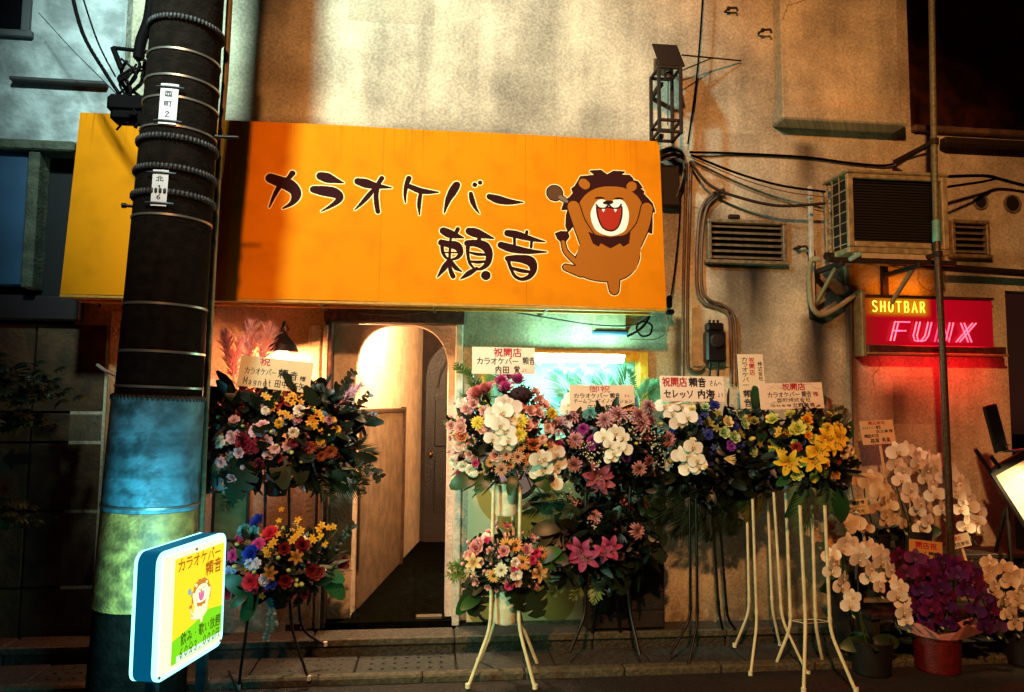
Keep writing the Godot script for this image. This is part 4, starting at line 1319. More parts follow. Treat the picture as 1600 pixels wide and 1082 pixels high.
func fixtures() -> void:
	louver("wall_vent", 1.986, 2.582, 2.633, 2.96, 6, "brown metal louvred wall vent above the electric meter")
	louver("wall_vent", 3.887, 4.197, 2.734, 3.025, 5, "small dark louvred wall vent right of the air conditioner")
	for p in [[Vector3(4.164, 3.179, 0), 0.045, "smaller round vent hole high on the wall at the right"], [Vector3(4.429, 3.174, 0), 0.055, "larger round vent hole high on the wall at the right"]]:
		var t = thing("round_vent", p[2], "vent", p[0])
		var m = MB.new()
		m.lathe(Vector3.ZERO, [Vector2(p[1], 0.0), Vector2(p[1] + 0.004, 0.012), Vector2(p[1] + 0.015, 0.014), Vector2(p[1] + 0.02, 0.0)], 20)
		var ring = part("rim", m, rough_mat("louver_metal", Color("6f5c42"), Color("8d7a58"), 0.4, 0.6, 0.2, 0.3, 0.02, 41), t)
		ring.rotation.x = PI / 2
		m = MB.new()
		m.tube([Vector3(0, 0, -0.002), Vector3(0, 0, 0.006)], p[1], 20)
		part("shade_sheet", m, plain(Color("050302"), 0.9), t)  # near-black disc painted for the shade inside the vent; wall is solid
	# lantern: an empty square iron frame with a slanting top plate, on a bracket
	var iron = rough_mat("rusty_iron", Color("1c120a"), Color("33200f"), 0.3, 0.7, 0.3, 0.4, 0.03, 43)
	var z0 = 0.16
	var z1 = 0.34
	var lx0 = 1.51
	var lx1 = 1.661
	var ly0 = 3.43
	var ly1 = 3.898
	var t = thing("wall_lantern", "empty rusty iron lantern frame with a slanted top, beside the end of the orange sign", "lantern", Vector3((lx0 + lx1) / 2, ly0, 0.33))
	var w = (lx1 - lx0) / 2
	var h = ly1 - ly0
	for sx in [-1, 1]:
		for sz in [-1, 1]:
			var m = MB.new()
			m.box(Vector3(sx * w, h / 2, sz * 0.09), Vector3(0.022, h, 0.022), 0.003)
			part("corner_post", m, iron, t)
	for y in [0.012, 0.09, h - 0.012]:
		var m = MB.new()
		for s in [-1, 1]:
			m.box(Vector3(0, y, s * 0.09), Vector3(2 * w - 0.023, 0.02, 0.018), 0.003)
			m.box(Vector3(s * w, y, 0), Vector3(0.018, 0.02, 0.157), 0.003)
		part("frame_ring", m, iron, t)
	var m = MB.new()
	m.box(Vector3(0.02, h + 0.12, 0.0), Vector3(2 * w + 0.03, 0.012, 0.28), 0.003, Basis(Vector3.RIGHT, 0.95))
	part("top_plate", m, iron, t)
	m = MB.new()
	m.box(Vector3(0.005, h + 0.06, -0.06), Vector3(2 * w - 0.01, 0.12, 0.012), 0.003)
	part("back_plate", m, rough_mat("dull_brass", Color("5a4a2a"), Color("77643c"), 0.3, 0.5, 0.2, 0.5), t)
	m = MB.new()
	m.tube([Vector3(0.01, h, 0.02), Vector3(0.012, h - 0.06, 0.02)], 0.03, 10)
	m.tube([Vector3(0.02, 0.1, -0.02), Vector3(0.022, h - 0.06, -0.01)], 0.004, 5)
	part("socket", m, plain(Color("2a2014"), 0.6), t)
	m = MB.new()
	m.box(Vector3(0.0, h * 0.9, -0.21), Vector3(0.03, 0.03, 0.24), 0.003)
	m.box(Vector3(0.0, 0.05, -0.21), Vector3(0.03, 0.03, 0.24), 0.003)
	part("bracket", m, iron, t)
	# thin stay rod reaching right from the lantern
	m = MB.new()
	m.tube([Vector3(1.733, 4.065, 0.25), Vector3(2.267, 4.167, 0.02)], 0.006, 5)
	m.tube([Vector3(1.75, 3.978, 0.2), Vector3(1.982, 4.106, 0.14)], 0.005, 5)
	solo("stay_rod", m, iron, "thin iron stay rod reaching from the lantern to the wall", "rod")
	# two small hooks in the wall
	for q in [[Vector3(2.195, 4.547, 0.03), "small iron hook in the plaster near the top of the wall"], [Vector3(2.446, 4.386, 0.05), "small iron peg in the plaster left of the upper bay"], [Vector3(2.699, 2.768, 0.03), "small iron hook in the plaster left of the air conditioner"]]:
		m = MB.new()
		m.tube([q[0] + Vector3(-0.04, 0, -0.03), q[0] + Vector3(-0.03, 0.004, 0.02), q[0] + Vector3(0.03, 0.01, 0.02), q[0] + Vector3(0.04, -0.015, 0.02)], 0.009, 6)
		m.ball(q[0] + Vector3(-0.03, 0, 0.02), Vector3.ONE * 0.017, 5, 8)
		solo("wall_hook", m, iron, q[1], "hook")
	m = MB.new()
	m.box(Vector3(2.196, 2.986, 0.015), Vector3(0.09, 0.035, 0.03), 0.01)
	solo("cable_clip", m, iron, "small black clip on the wall just above the louvred vent", "clip")
	# electric meter on its board
	var e = thing("electric_meter", "dark electric meter on a pale board below the louvred vent", "electric meter", Vector3(2.008, 1.919, 0))
	var bw = (2.139 - 1.867)
	m = MB.new()
	m.box(Vector3(0, 0.18, 0.008), Vector3(bw, 0.42, 0.016), 0.003)
	part("board", m, rough_mat("meter_board", Color("a3906c"), Color("bca882"), 0.4, 0.8, 0.2), e)
	m = MB.new()
	m.box(Vector3(0.01, 0.11, 0.06), Vector3(0.145, 0.22, 0.09), 0.014)
	m.box(Vector3(0.012, 0.25, 0.05), Vector3(0.125, 0.06, 0.07), 0.012)
	part("case", m, plain(Color("120c0a"), 0.35), e)
	m = MB.new()
	m.lathe(Vector3.ZERO, [Vector2(0.0, 0.03), Vector2(0.045, 0.025), Vector2(0.05, 0.0)], 18)
	var dial = part("dial_cover", m, plain(Color("2a211c"), 0.12), e)
	dial.rotation.x = PI / 2; dial.position = Vector3(0.01, 0.15, 0.104)
	for k in 3:
		m = MB.new()
		m.box(Vector3(-0.02 + k * 0.03, 0.288, 0.05), Vector3(0.014, 0.03, 0.02), 0.003)
		part("terminal", m, plain(Color("100a08"), 0.4), e)
	for k in 2:
		m = MB.new()
		m.tube([Vector3(-0.02 + k * 0.06, 0.0, 0.05), Vector3(-0.02 + k * 0.06, -0.12, 0.03)], 0.009, 6)
		part("lead", m, plain(Color("100a08"), 0.5), e)
	# air conditioner outdoor unit on its bracket
	var ax0 = 2.846
	var ax1 = 3.591
	var ay0 = 2.665
	var ay1 = 3.247
	var ac = thing("air_conditioner", "old beige air conditioner unit on a wall bracket above the neon sign", "air conditioner", Vector3((ax0 + ax1) / 2, ay0, 0.25))
	var aw = ax1 - ax0
	var ah = ay1 - ay0
	var beige = rough_mat("beige_metal", Color("8a7a54"), Color("b09c70"), 0.5, 0.55, 0.15, 0.1, 0.014, 45)
	m = MB.new()
	m.box(Vector3(0, ah - 0.012, 0), Vector3(aw + 0.02, 0.024, 0.33), 0.008)
	m.box(Vector3(0, 0.02, 0), Vector3(aw, 0.04, 0.31), 0.006)
	for sx in [-1, 1]:
		m.box(Vector3(sx * (aw / 2 - 0.022), ah / 2 + 0.008, 0.14), Vector3(0.044, ah - 0.066, 0.03), 0.006)
	m.box(Vector3(-aw / 2 + 0.012, ah / 2 + 0.008, -0.143), Vector3(0.024, ah - 0.066, 0.024), 0.004)
	m.box(Vector3(0, ah - 0.042, 0.14), Vector3(aw - 0.09, 0.034, 0.03), 0.005)
	m.box(Vector3(0, 0.062, 0.14), Vector3(aw - 0.09, 0.04, 0.03), 0.005)
	m.box(Vector3(aw / 2 - 0.012, ah / 2 + 0.008, -0.012), Vector3(0.024, ah - 0.066, 0.25), 0.003)
	part("casing", m, beige, ac)
	m = MB.new()
	m.box(Vector3(0.01, ah / 2 + 0.008, -0.02), Vector3(aw - 0.07, ah - 0.07, 0.24), 0.01)
	part("coil", m, plain(Color("0a0706"), 0.7), ac)
	for k in 22:
		m = MB.new()
		m.box(Vector3(-0.02, 0.09 + (ah - 0.17) * k / 21.0, 0.142), Vector3(aw - 0.1, 0.005, 0.006))
		part("grille_bar", m, plain(Color("241a12"), 0.6), ac)
	for k in 7:
		m = MB.new()
		m.box(Vector3(-aw / 2 + 0.008, 0.07 + (ah - 0.13) * k / 6.0, 0.0), Vector3(0.006, 0.006, 0.25))
		part("side_grille_bar", m, beige, ac)
	for k in 2:
		m = MB.new()
		m.box(Vector3(-aw / 2 + 0.003, ah / 2 + 0.008, -0.045 + k * 0.09), Vector3(0.006, ah - 0.07, 0.006))
		part("side_grille_bar", m, beige, ac)
	m = MB.new()
	m.box(Vector3(-0.05, -0.03, 0.12), Vector3(aw * 0.75, 0.05, 0.07), 0.006, Basis(Vector3.RIGHT, -0.3))
	part("drip_tray", m, rough_mat("drip_tray", Color("a08a66"), Color("bca680"), 0.4, 0.6, 0.2), ac)
	m = MB.new()
	m.box(Vector3(-aw / 2 + 0.03, -0.035, 0.16), Vector3(0.1, 0.03, 0.05), 0.008, Basis(Vector3.BACK, 0.5))
	part("foot", m, plain(Color("7fb8b0"), 0.4), ac)
	var br = thing("wall_bracket", "rusty steel bracket carrying the air conditioner", "bracket", Vector3((ax0 + ax1) / 2, ay0 - 0.11, 0))
	for x in [-aw / 2 - 0.06, aw * 0.18]:
		m = MB.new()
		m.box(Vector3(x, 0.03, 0.22), Vector3(0.035, 0.035, 0.42), 0.004)
		part("arm", m, iron, br)
		m = MB.new()
		m.tube([Vector3(x, 0.02, 0.34), Vector3(x, -0.24, 0.02)], 0.017, 6)
		part("strut", m, rough_mat("pale_steel", Color("7d6440"), Color("94784e"), 0.3, 0.6, 0.2, 0.3), br)
		m = MB.new()
		m.box(Vector3(x, -0.05, 0.016), Vector3(0.05, 0.5, 0.03), 0.004)
		part("wall_plate", m, iron, br)
	m = MB.new()
	m.box(Vector3(-0.06, 0.055, 0.4), Vector3(aw + 0.2, 0.035, 0.03), 0.004)
	part("cross_bar", m, iron, br)
	m = MB.new()
	m.box(Vector3(-aw / 2 - 0.085, ah * 0.4, 0.06), Vector3(0.03, ah * 1.5, 0.03), 0.004)
	part("upright", m, rough_mat("pale_strip_metal", Color("a8aa9c"), Color("c4c4b4"), 0.4, 0.6, 0.2), br)
	# dark gutter and pipes running along the wall at the right
	m = MB.new()
	m.tube(smooth([Vector3(2.789, 2.679, 0.2), Vector3(3.349, 2.649, 0.16), Vector3(3.879, 2.634, 0.12), Vector3(4.62, 2.611, 0.1)]), 0.028, 8)
	solo("dark_pipe", m, plain(Color("1c100c"), 0.5), "dark pipe running level along the wall under the air conditioner", "pipe")
	m = MB.new()
	m.tube(smooth([Vector3(2.754, 2.655, 0.2), Vector3(2.704, 2.647, 0.16), Vector3(2.719, 2.51, 0.1), Vector3(2.749, 2.328, 0.08), Vector3(2.827, 2.275, 0.07), Vector3(2.957, 2.335, 0.06), Vector3(3.095, 2.426, 0.04)]), 0.02, 8)
	solo("hose", m, rough_mat("hose", Color("8a7450"), Color("a08a62"), 0.06, 0.8, 0.3), "ribbed tan hose looping down left of the air conditioner", "hose")
	m = MB.new()
	m.box(Vector3(4.187, 3.607, 0.08), Vector3(0.75, 0.055, 0.07), 0.006)
	solo("roof_rail", m, iron, "dark steel rail along the top of the wall at the right", "rail")
	# tall grey-green drain pipe in front
	var dp = thing("drain_pipe", "tall weathered green grey standpipe crossing in front of the air conditioner and neon sign", "pipe", Vector3(3.427, 0.0, 0.5))
	var base = dp.position
	var pipe = rough_mat("old_pipe", Color("4e5236"), Color("7c7450"), 0.25, 0.5, 0.3, 0.2, 0.02, 47)
	m = MB.new()
	m.tube([Vector3(3.462, 4.829, 0.5) - base, Vector3(3.433, 3.623, 0.5) - base, Vector3(3.422, 2.859, 0.5) - base], 0.021, 10)
	part("upper_length", m, pipe, dp)
	m = MB.new()
	m.tube([Vector3(3.423, 2.882, 0.5) - base, Vector3(3.422, 2.736, 0.5) - base], 0.027, 10)
	part("sleeve", m, rough_mat("teal_sleeve", Color("4a8c86"), Color("68a8a0"), 0.2, 0.5, 0.1), dp)
	m = MB.new()
	m.tube([Vector3(3.422, 2.736, 0.5) - base, Vector3(3.436, 1.942, 0.5) - base, Vector3(3.441, 1.177, 0.5) - base, Vector3(3.443, 0.144, 0.5) - base], 0.023, 10)
	part("lower_length", m, rough_mat("dark_old_pipe", Color("3a2a1e"), Color("584430"), 0.25, 0.35, 0.2, 0.4, 0.02, 48), dp)
	for q in [Vector3(3.431, 3.433, 0.5), Vector3(3.427, 2.648, 0.5)]:
		m = MB.new()
		m.box(q - base + Vector3(0, 0, -0.22), Vector3(0.04, 0.03, 0.42), 0.005)
		m.tube([q - base + Vector3(0, -0.02, 0), q - base + Vector3(0, 0.02, 0)], 0.03, 10)
		part("pipe_clamp", m, iron, dp)
	neon()
	# wall lamp with a conical shade, left of the door
	var wl = thing("wall_lamp", "small wall lamp with a dark conical shade left of the doorway", "lamp", Vector3(-0.944, 1.943, 0.17))
	m = MB.new()
	m.lathe(Vector3.ZERO, [Vector2(0.105, -0.01), Vector2(0.085, 0.035), Vector2(0.04, 0.09), Vector2(0.014, 0.13), Vector2(0.014, 0.15), Vector2(0.0, 0.152)], 20)
	part("shade", m, plain(Color("1a0f0a"), 0.5, 0.3), wl)
	m = MB.new()
	m.tube(smooth([Vector3(0, 0.15, 0), Vector3(0, 0.19, -0.03), Vector3(0, 0.17, -0.12), Vector3(0, 0.15, -0.165)]), 0.009, 6)
	part("arm", m, plain(Color("1a0f0a"), 0.5, 0.3), wl)
	m = MB.new()
	m.ball(Vector3(0, -0.045, 0), Vector3(0.055, 0.06, 0.055), 7, 12)
	part("bulb", m, glow(Color(1.0, 0.82, 0.62), 9.0), wl)
	bulb(wl, Vector3(0, -0.035, 0), Color(1.0, 0.56, 0.36), 1.9, 0.045)
	# small white box with blue edge under the sign
	var cb = thing("cable_box", "flat pale cable box with a blue lower edge under the orange sign", "cable box", Vector3(1.268, 2.121, 0))
	m = MB.new()
	m.box(Vector3(0, 0.09, 0.02), Vector3(0.23, 0.16, 0.04), 0.006)
	part("lid", m, rough_mat("pale_box", Color("a89a74"), Color("c0b28c"), 0.4, 0.7, 0.15), cb)
	m = MB.new()
	m.box(Vector3(0, -0.005, 0.025), Vector3(0.25, 0.026, 0.05), 0.006)
	part("lower_edge", m, plain(Color("38506a"), 0.5), cb)

func neon() -> void:
	var x0 = 3.142
	var x1 = 4.165
	var y0 = 2.064
	var y1 = 2.408
	var w = x1 - x0
	var h = y1 - y0
	var t = thing("neon_sign", "glowing red neon sign with yellow and pink lettering, SHOTBAR over FUNX", "neon sign", Vector3((x0 + x1) / 2, (y0 + y1) / 2, 0.0))
	# backing board: tube glow painted in as emission, red, yellow behind the first word
	var im = Image.create(192, 72, false, Image.FORMAT_RGB8)
	for y in 72:
		for x in 192:
			var a = clampf((102.0 - x) / 12.0, 0.0, 1.0) * clampf((30.0 - y) / 7.0, 0.0, 1.0)
			var c = Color(0.72, 0.0, 0.1).lerp(Color(0.85, 0.56, 0.02), a)
			c = c.lerp(Color(0.55, 0.18, 0.05), clampf((22.0 - x) / 20.0, 0.0, 1.0) * 0.7)
			im.set_pixel(x, y, c * (0.82 + 0.18 * sin(PI * x / 192.0)))
	var fm = plain(Color("7a1020"), 0.3)
	fm.emission_enabled = true
	fm.emission_texture = ImageTexture.create_from_image(im)
	fm.emission_operator = BaseMaterial3D.EMISSION_OP_MULTIPLY
	fm.emission = Color.WHITE
	fm.emission_energy_multiplier = 0.72
	var m = MB.new()
	m.quad(Vector3(-w / 2, -h / 2, 0.072), Vector3(w / 2, -h / 2, 0.072), Vector3(w / 2, h / 2, 0.072), Vector3(-w / 2, h / 2, 0.072), Vector3.BACK)
	part("glow_board", m, fm, t)
	m = MB.new()
	m.box(Vector3(0, 0, 0.04), Vector3(w, h, 0.06), 0.004)
	part("sign_back", m, plain(Color("5a1418"), 0.5), t)
	var steel = rough_mat("neon_frame", Color("2e1a14"), Color("4a2c20"), 0.3, 0.5, 0.2, 0.3)
	m = MB.new()
	m.box(Vector3(-w / 2 - 0.022, -0.02, 0.06), Vector3(0.03, h + 0.14, 0.11), 0.004)
	part("frame_side", m, rough_mat("pale_steel", Color("7d6440"), Color("94784e"), 0.3, 0.6, 0.2, 0.3), t)
	m = MB.new()
	m.box(Vector3(0.02, -h / 2 - 0.04, 0.07), Vector3(w + 0.06, 0.07, 0.13), 0.006)
	part("tray", m, steel, t)
	m = MB.new()
	m.box(Vector3(0.02, -h / 2 - 0.068, 0.14), Vector3(w + 0.08, 0.016, 0.012), 0.003)
	part("tray_edge", m, rough_mat("pale_steel", Color("7d6440"), Color("94784e"), 0.3, 0.6, 0.2, 0.3), t)
	m = MB.new()
	m.box(Vector3(0, h / 2 + 0.012, 0.05), Vector3(w + 0.01, 0.02, 0.08), 0.004)
	part("frame_top", m, steel, t)
	var letters = func(text: String, bx: float, by: float, step: float, sz: Vector2, slant: float, r: float, mat: Material, outline: float) -> void:
		for k in text.length():
			var lm = MB.new()
			for st in Ink.parse(LETTER[text[k]]):
				for dx in ([-outline, outline] if outline > 0.0 else [0.0]):
					var q = []
					for p in st:
						q.append(Vector3(bx + k * step + p.x * 0.01 * sz.x + (50.0 - p.y) * 0.01 * slant + dx, by + (50.0 - p.y) * 0.01 * sz.y, 0.092))
					lm.tube(q, r, 6)
			part("neon_letter_" + text[k].to_lower(), lm, mat, t)
	letters.call("SHOTBAR", -w / 2 + 0.05, h / 2 - 0.065, 0.062, Vector2(0.058, 0.095), 0.0, 0.0055, glow(Color(1.0, 0.86, 0.16), 1.6), 0.0)
	letters.call("FUNX", -w / 2 + 0.19, -h / 2 + 0.1, 0.175, Vector2(0.15, 0.17), 0.05, 0.0055, glow(Color(1.0, 0.22, 0.42), 2.4), 0.014)
	panel_light(t, Vector3(0.12, -0.02, 0.16), Vector3(0, -0.5, 1), Vector2(0.62, 0.2), Color(1.0, 0.05, 0.14), 2.2)
	panel_light(t, Vector3(0.05, -h / 2 - 0.1, 0.2), Vector3(0, -1, -0.6), Vector2(0.8, 0.05), Color(1.0, 0.06, 0.12), 0.35)
	panel_light(t, Vector3(-0.2, h / 2 + 0.04, 0.1), Vector3(0, 1, -0.4), Vector2(0.4, 0.05), Color(1.0, 0.5, 0.08), 0.12)

const LETTER := {
	"S": "76,20 60,10 36,10 24,22 30,40 70,58 76,76 62,90 38,90 22,80", "H": "24,8 24,92;76,8 76,92;24,50 76,50", "O": "50,10 30,18 22,50 30,82 50,90 70,82 78,50 70,18 50,10", "T": "16,10 84,10;50,10 50,92",
	"B": "26,8 26,92 62,90 76,76 70,56 58,50 26,50;58,50 70,40 70,20 58,9 26,8", "A": "18,92 50,8 82,92;30,62 70,62", "R": "26,92 26,8 62,10 74,24 70,42 58,50 26,50;54,50 78,92", "F": "24,92 24,10 84,10;24,48 74,48", "U": "20,8 20,68 32,88 50,92 68,88 80,68 80,8", "N": "22,92 22,8 78,92 78,8", "X": "18,8 82,92;82,8 18,92",
}

# ---------------------------------------------------------------- the big orange sign
func sign_awning() -> void:
	var W = 3.752
	var H = 1.176
	var low = Vector3(-2.205, 2.245, 0.42)
	var high = Vector3(-2.205, 3.415, 0.30)
	var up = (high - low).normalized()
	var bs = Basis(Vector3.RIGHT, up, Vector3.RIGHT.cross(up))
	var ink = Ink.new(2048, 642, Color("d67900"))
	for x in [512, 1024, 1536]:
		ink.stroke([Vector3(x + 6, 0, 1.0), Vector3(x + 6, 642, 1.0)], Color("b86000"), 0.0, false)
	var gr = RandomNumberGenerator.new()
	gr.seed = 4
	for k in 90:                                   # rain streaks from the top edge
		var x = gr.randf() * 2048
		var ln = gr.randf_range(20, 190)
		var wd = gr.randf_range(1.0, 5.0)
		for y in int(ln):
			for j in int(wd) + 1:
				ink.dot(clampi(int(x) + j, 0, 2047), y, 0.22 * (1.0 - y / ln), Color("7a4200"))
	var cloud = noise(0.006, 4, 66).get_image(2048, 642).get_data()
	for y in 642:
		for x in 2048:
			ink.dot(x, y, clampf((cloud[y * 2048 + x] - 120) / 420.0, 0.0, 0.3), Color("a85a00"))
	var dark = Color("2c0a08")
	var cream = Color("f6dfa0")
	var words = Ink.parse("646,210,17.6 676,221,19.8 709,233,22.0 731,252,19.0 736,273,16.1 723,299,8.8 694,319,2.9;720,189,10.2 705,210,8.1 677,242,8.8 661,277,6.6 648,316,2.9;816,195,14.6 839,201,18.3 866,209,11.0 896,217,2.2;795,246,13.2 828,250,18.3 864,255,19.0 885,268,13.2 878,286,10.2 853,307,5.9 825,325,2.2;945,209,12.4 972,215,16.8 1006,222,11.7 1063,227,2.2;1028,193,8.8 1016,218,8.1 1010,255,8.8 1013,290,8.8 1018,318,8.1;1003,233,5.9 982,263,8.8 959,292,5.9 939,314,2.2;1123,188,9.5 1115,214,8.1 1111,250,5.9 1113,280,2.2;1127,219,9.5 1161,232,11.0 1195,236,8.1 1229,236,2.2;1165,246,6.6 1161,284,7.3 1163,323,2.2;1293,206,13.2 1281,228,15.4 1263,265,10.2 1250,313,2.2;1344,237,7.3 1349,262,9.5 1359,287,6.6 1374,310,2.2;1358,203,8.8;1377,194,8.1;1411,246,11.0 1442,256,15.4 1483,263,11.0 1532,263,2.2")
	words += Ink.parse("1248,380,13.2 1272,390,15.4 1319,403,2.9;1299,371,7.3 1289,390,6.6 1275,404,4.4 1273,429,4.4;1242,423,11.7 1265,428,12.4 1296,434,15.4 1309,456,10.2 1300,475,6.6 1278,485,3.7;1244,430,6.6 1247,458,5.9 1258,477,5.1 1276,485,3.7;1273,429,4.4 1271,485,5.1 1274,520,7.3 1284,545,8.8;1248,459,2.9 1303,458,2.9;1268,489,6.6 1253,514,10.2 1230,549,2.2;1276,489,5.1 1292,513,8.1 1314,527,2.2;1339,378,13.2 1367,385,16.8 1425,402,2.9;1377,393,7.3 1374,411,7.3;1333,423,11.7 1363,422,13.2 1395,432,16.8 1410,460,13.2 1404,495,10.2 1382,515,5.9 1361,517,3.7;1335,427,8.1 1335,462,5.9 1343,497,5.1 1361,517,3.7;1337,455,2.9 1367,462,5.9 1401,463,4.4;1340,488,2.9 1367,491,5.9 1398,488,4.4;1367,514,5.9 1339,533,9.5 1310,554,2.2;1399,539,16.8;1476,381,12.4 1511,386,13.9 1559,399,9.5 1611,408,2.2;1545,373,5.9 1542,389,5.1;1500,393,5.1 1501,428,5.1;1563,401,5.1 1560,430,5.1;1452,426,12.4 1490,437,15.4 1552,446,10.2 1617,446,2.2;1476,475,10.2 1517,474,13.9 1557,483,18.3 1568,511,12.4 1554,538,8.8 1527,549,6.6 1501,538,5.9 1486,507,5.9 1477,479,6.6;1484,508,5.1 1524,518,7.3 1561,522,4.4")
	for s in words:
		ink.stroke(s, cream, 3.6)
	for s in words:
		ink.stroke(s, dark)
	var l0 = Vector2.ZERO
	var corner = Ink.parse("1587,71 2125,45 1582,606 2100,593")[0]
	var at = func(p: Vector2) -> Vector2:
		var a: Vector3 = corner[0].lerp(corner[1], p.x / 1000.0)
		var b: Vector3 = corner[2].lerp(corner[3], p.x / 1000.0)
		var c = a.lerp(b, p.y / 1000.0)
		return Vector2(c.x, c.y)
	lion(ink, at, (corner[1].x - corner[0].x) / 1000.0, Color("a25a14"), Color("33100a"), Color("2a0c06"), Color("a42a16"), Color("efe6cc"), cream, Color("5a3820"))
	var face = StandardMaterial3D.new()
	face.albedo_texture = ink.texture()
	face.texture_repeat = false
	face.roughness = 0.8
	face.metallic_specular = 0.2
	var t = thing("sign_awning", "long orange sign board with black Japanese brush lettering and a singing lion", "sign", low)
	var m = MB.new()
	var nx = 24
	for k in nx:                                   # the sheet bellies a hair between its ribs
		var xa = W * k / nx
		var xb = W * (k + 1) / nx
		var za = 0.004 * sin(xa * 5.1)
		var zb = 0.004 * sin(xb * 5.1)
		m.quad(bs * Vector3(xa, 0, za), bs * Vector3(xb, 0, zb), bs * Vector3(xb, H, zb), bs * Vector3(xa, H, za), (bs * Vector3(za - zb, 0, xb - xa)).normalized(), Color.WHITE, Vector2(xa / W, 1), Vector2(xb / W, 0))
	part("printed_sheet", m, face, t)
	var cloth = rough_mat("orange_cloth", Color("c46a00"), Color("d67900"), 0.5, 0.55, 0.0)
	cloth.metallic_specular = 0.2
	m = MB.new()
	var zt = -0.296
	var zl = -0.416
	m.quad(Vector3(0, 0, zl), Vector3(0, 0, -0.004), bs * Vector3(0, H, -0.004), Vector3(0, H, zt - 0.0), Vector3(-1, 0, 0))
	part("left_end", m, cloth, t)
	m = MB.new()
	m.quad(Vector3(W, 0, zl), Vector3(W, 0, -0.004), Vector3(W, 0, 0) + bs * Vector3(0, H, -0.004), Vector3(W, H, zt), Vector3(1, 0, 0))
	part("right_end", m, cloth, t)
	m = MB.new()
	var q = bs * Vector3(0, H, -0.005)
	m.quad(q, q + Vector3(W, 0, 0), Vector3(W, q.y + 0.03, zt), Vector3(0, q.y + 0.03, zt), Vector3.UP)
	part("top_sheet", m, cloth, t)
	var fr = plain(Color("3a2412"), 0.6, 0.3)
	m = MB.new()
	m.box(Vector3(W / 2, -0.012, -0.014), Vector3(W + 0.01, 0.022, 0.03), 0.005)
	m.box(Vector3(W / 2, -0.012, -0.21), Vector3(W - 0.04, 0.02, 0.02), 0.004)
	part("bottom_rail", m, rough_mat("bottom_rail", Color("a8741c"), Color("c08a2c"), 0.4, 0.5, 0.1), t)
	for k in 6:
		m = MB.new()
		m.box(Vector3(0.05 + (W - 0.1) * k / 5.0, -0.012, -0.12), Vector3(0.022, 0.018, 0.17), 0.003)
		m.box(Vector3(0.05 + (W - 0.1) * k / 5.0, -0.012, -0.32), Vector3(0.022, 0.018, 0.19), 0.003)
		part("rib", m, fr, t)

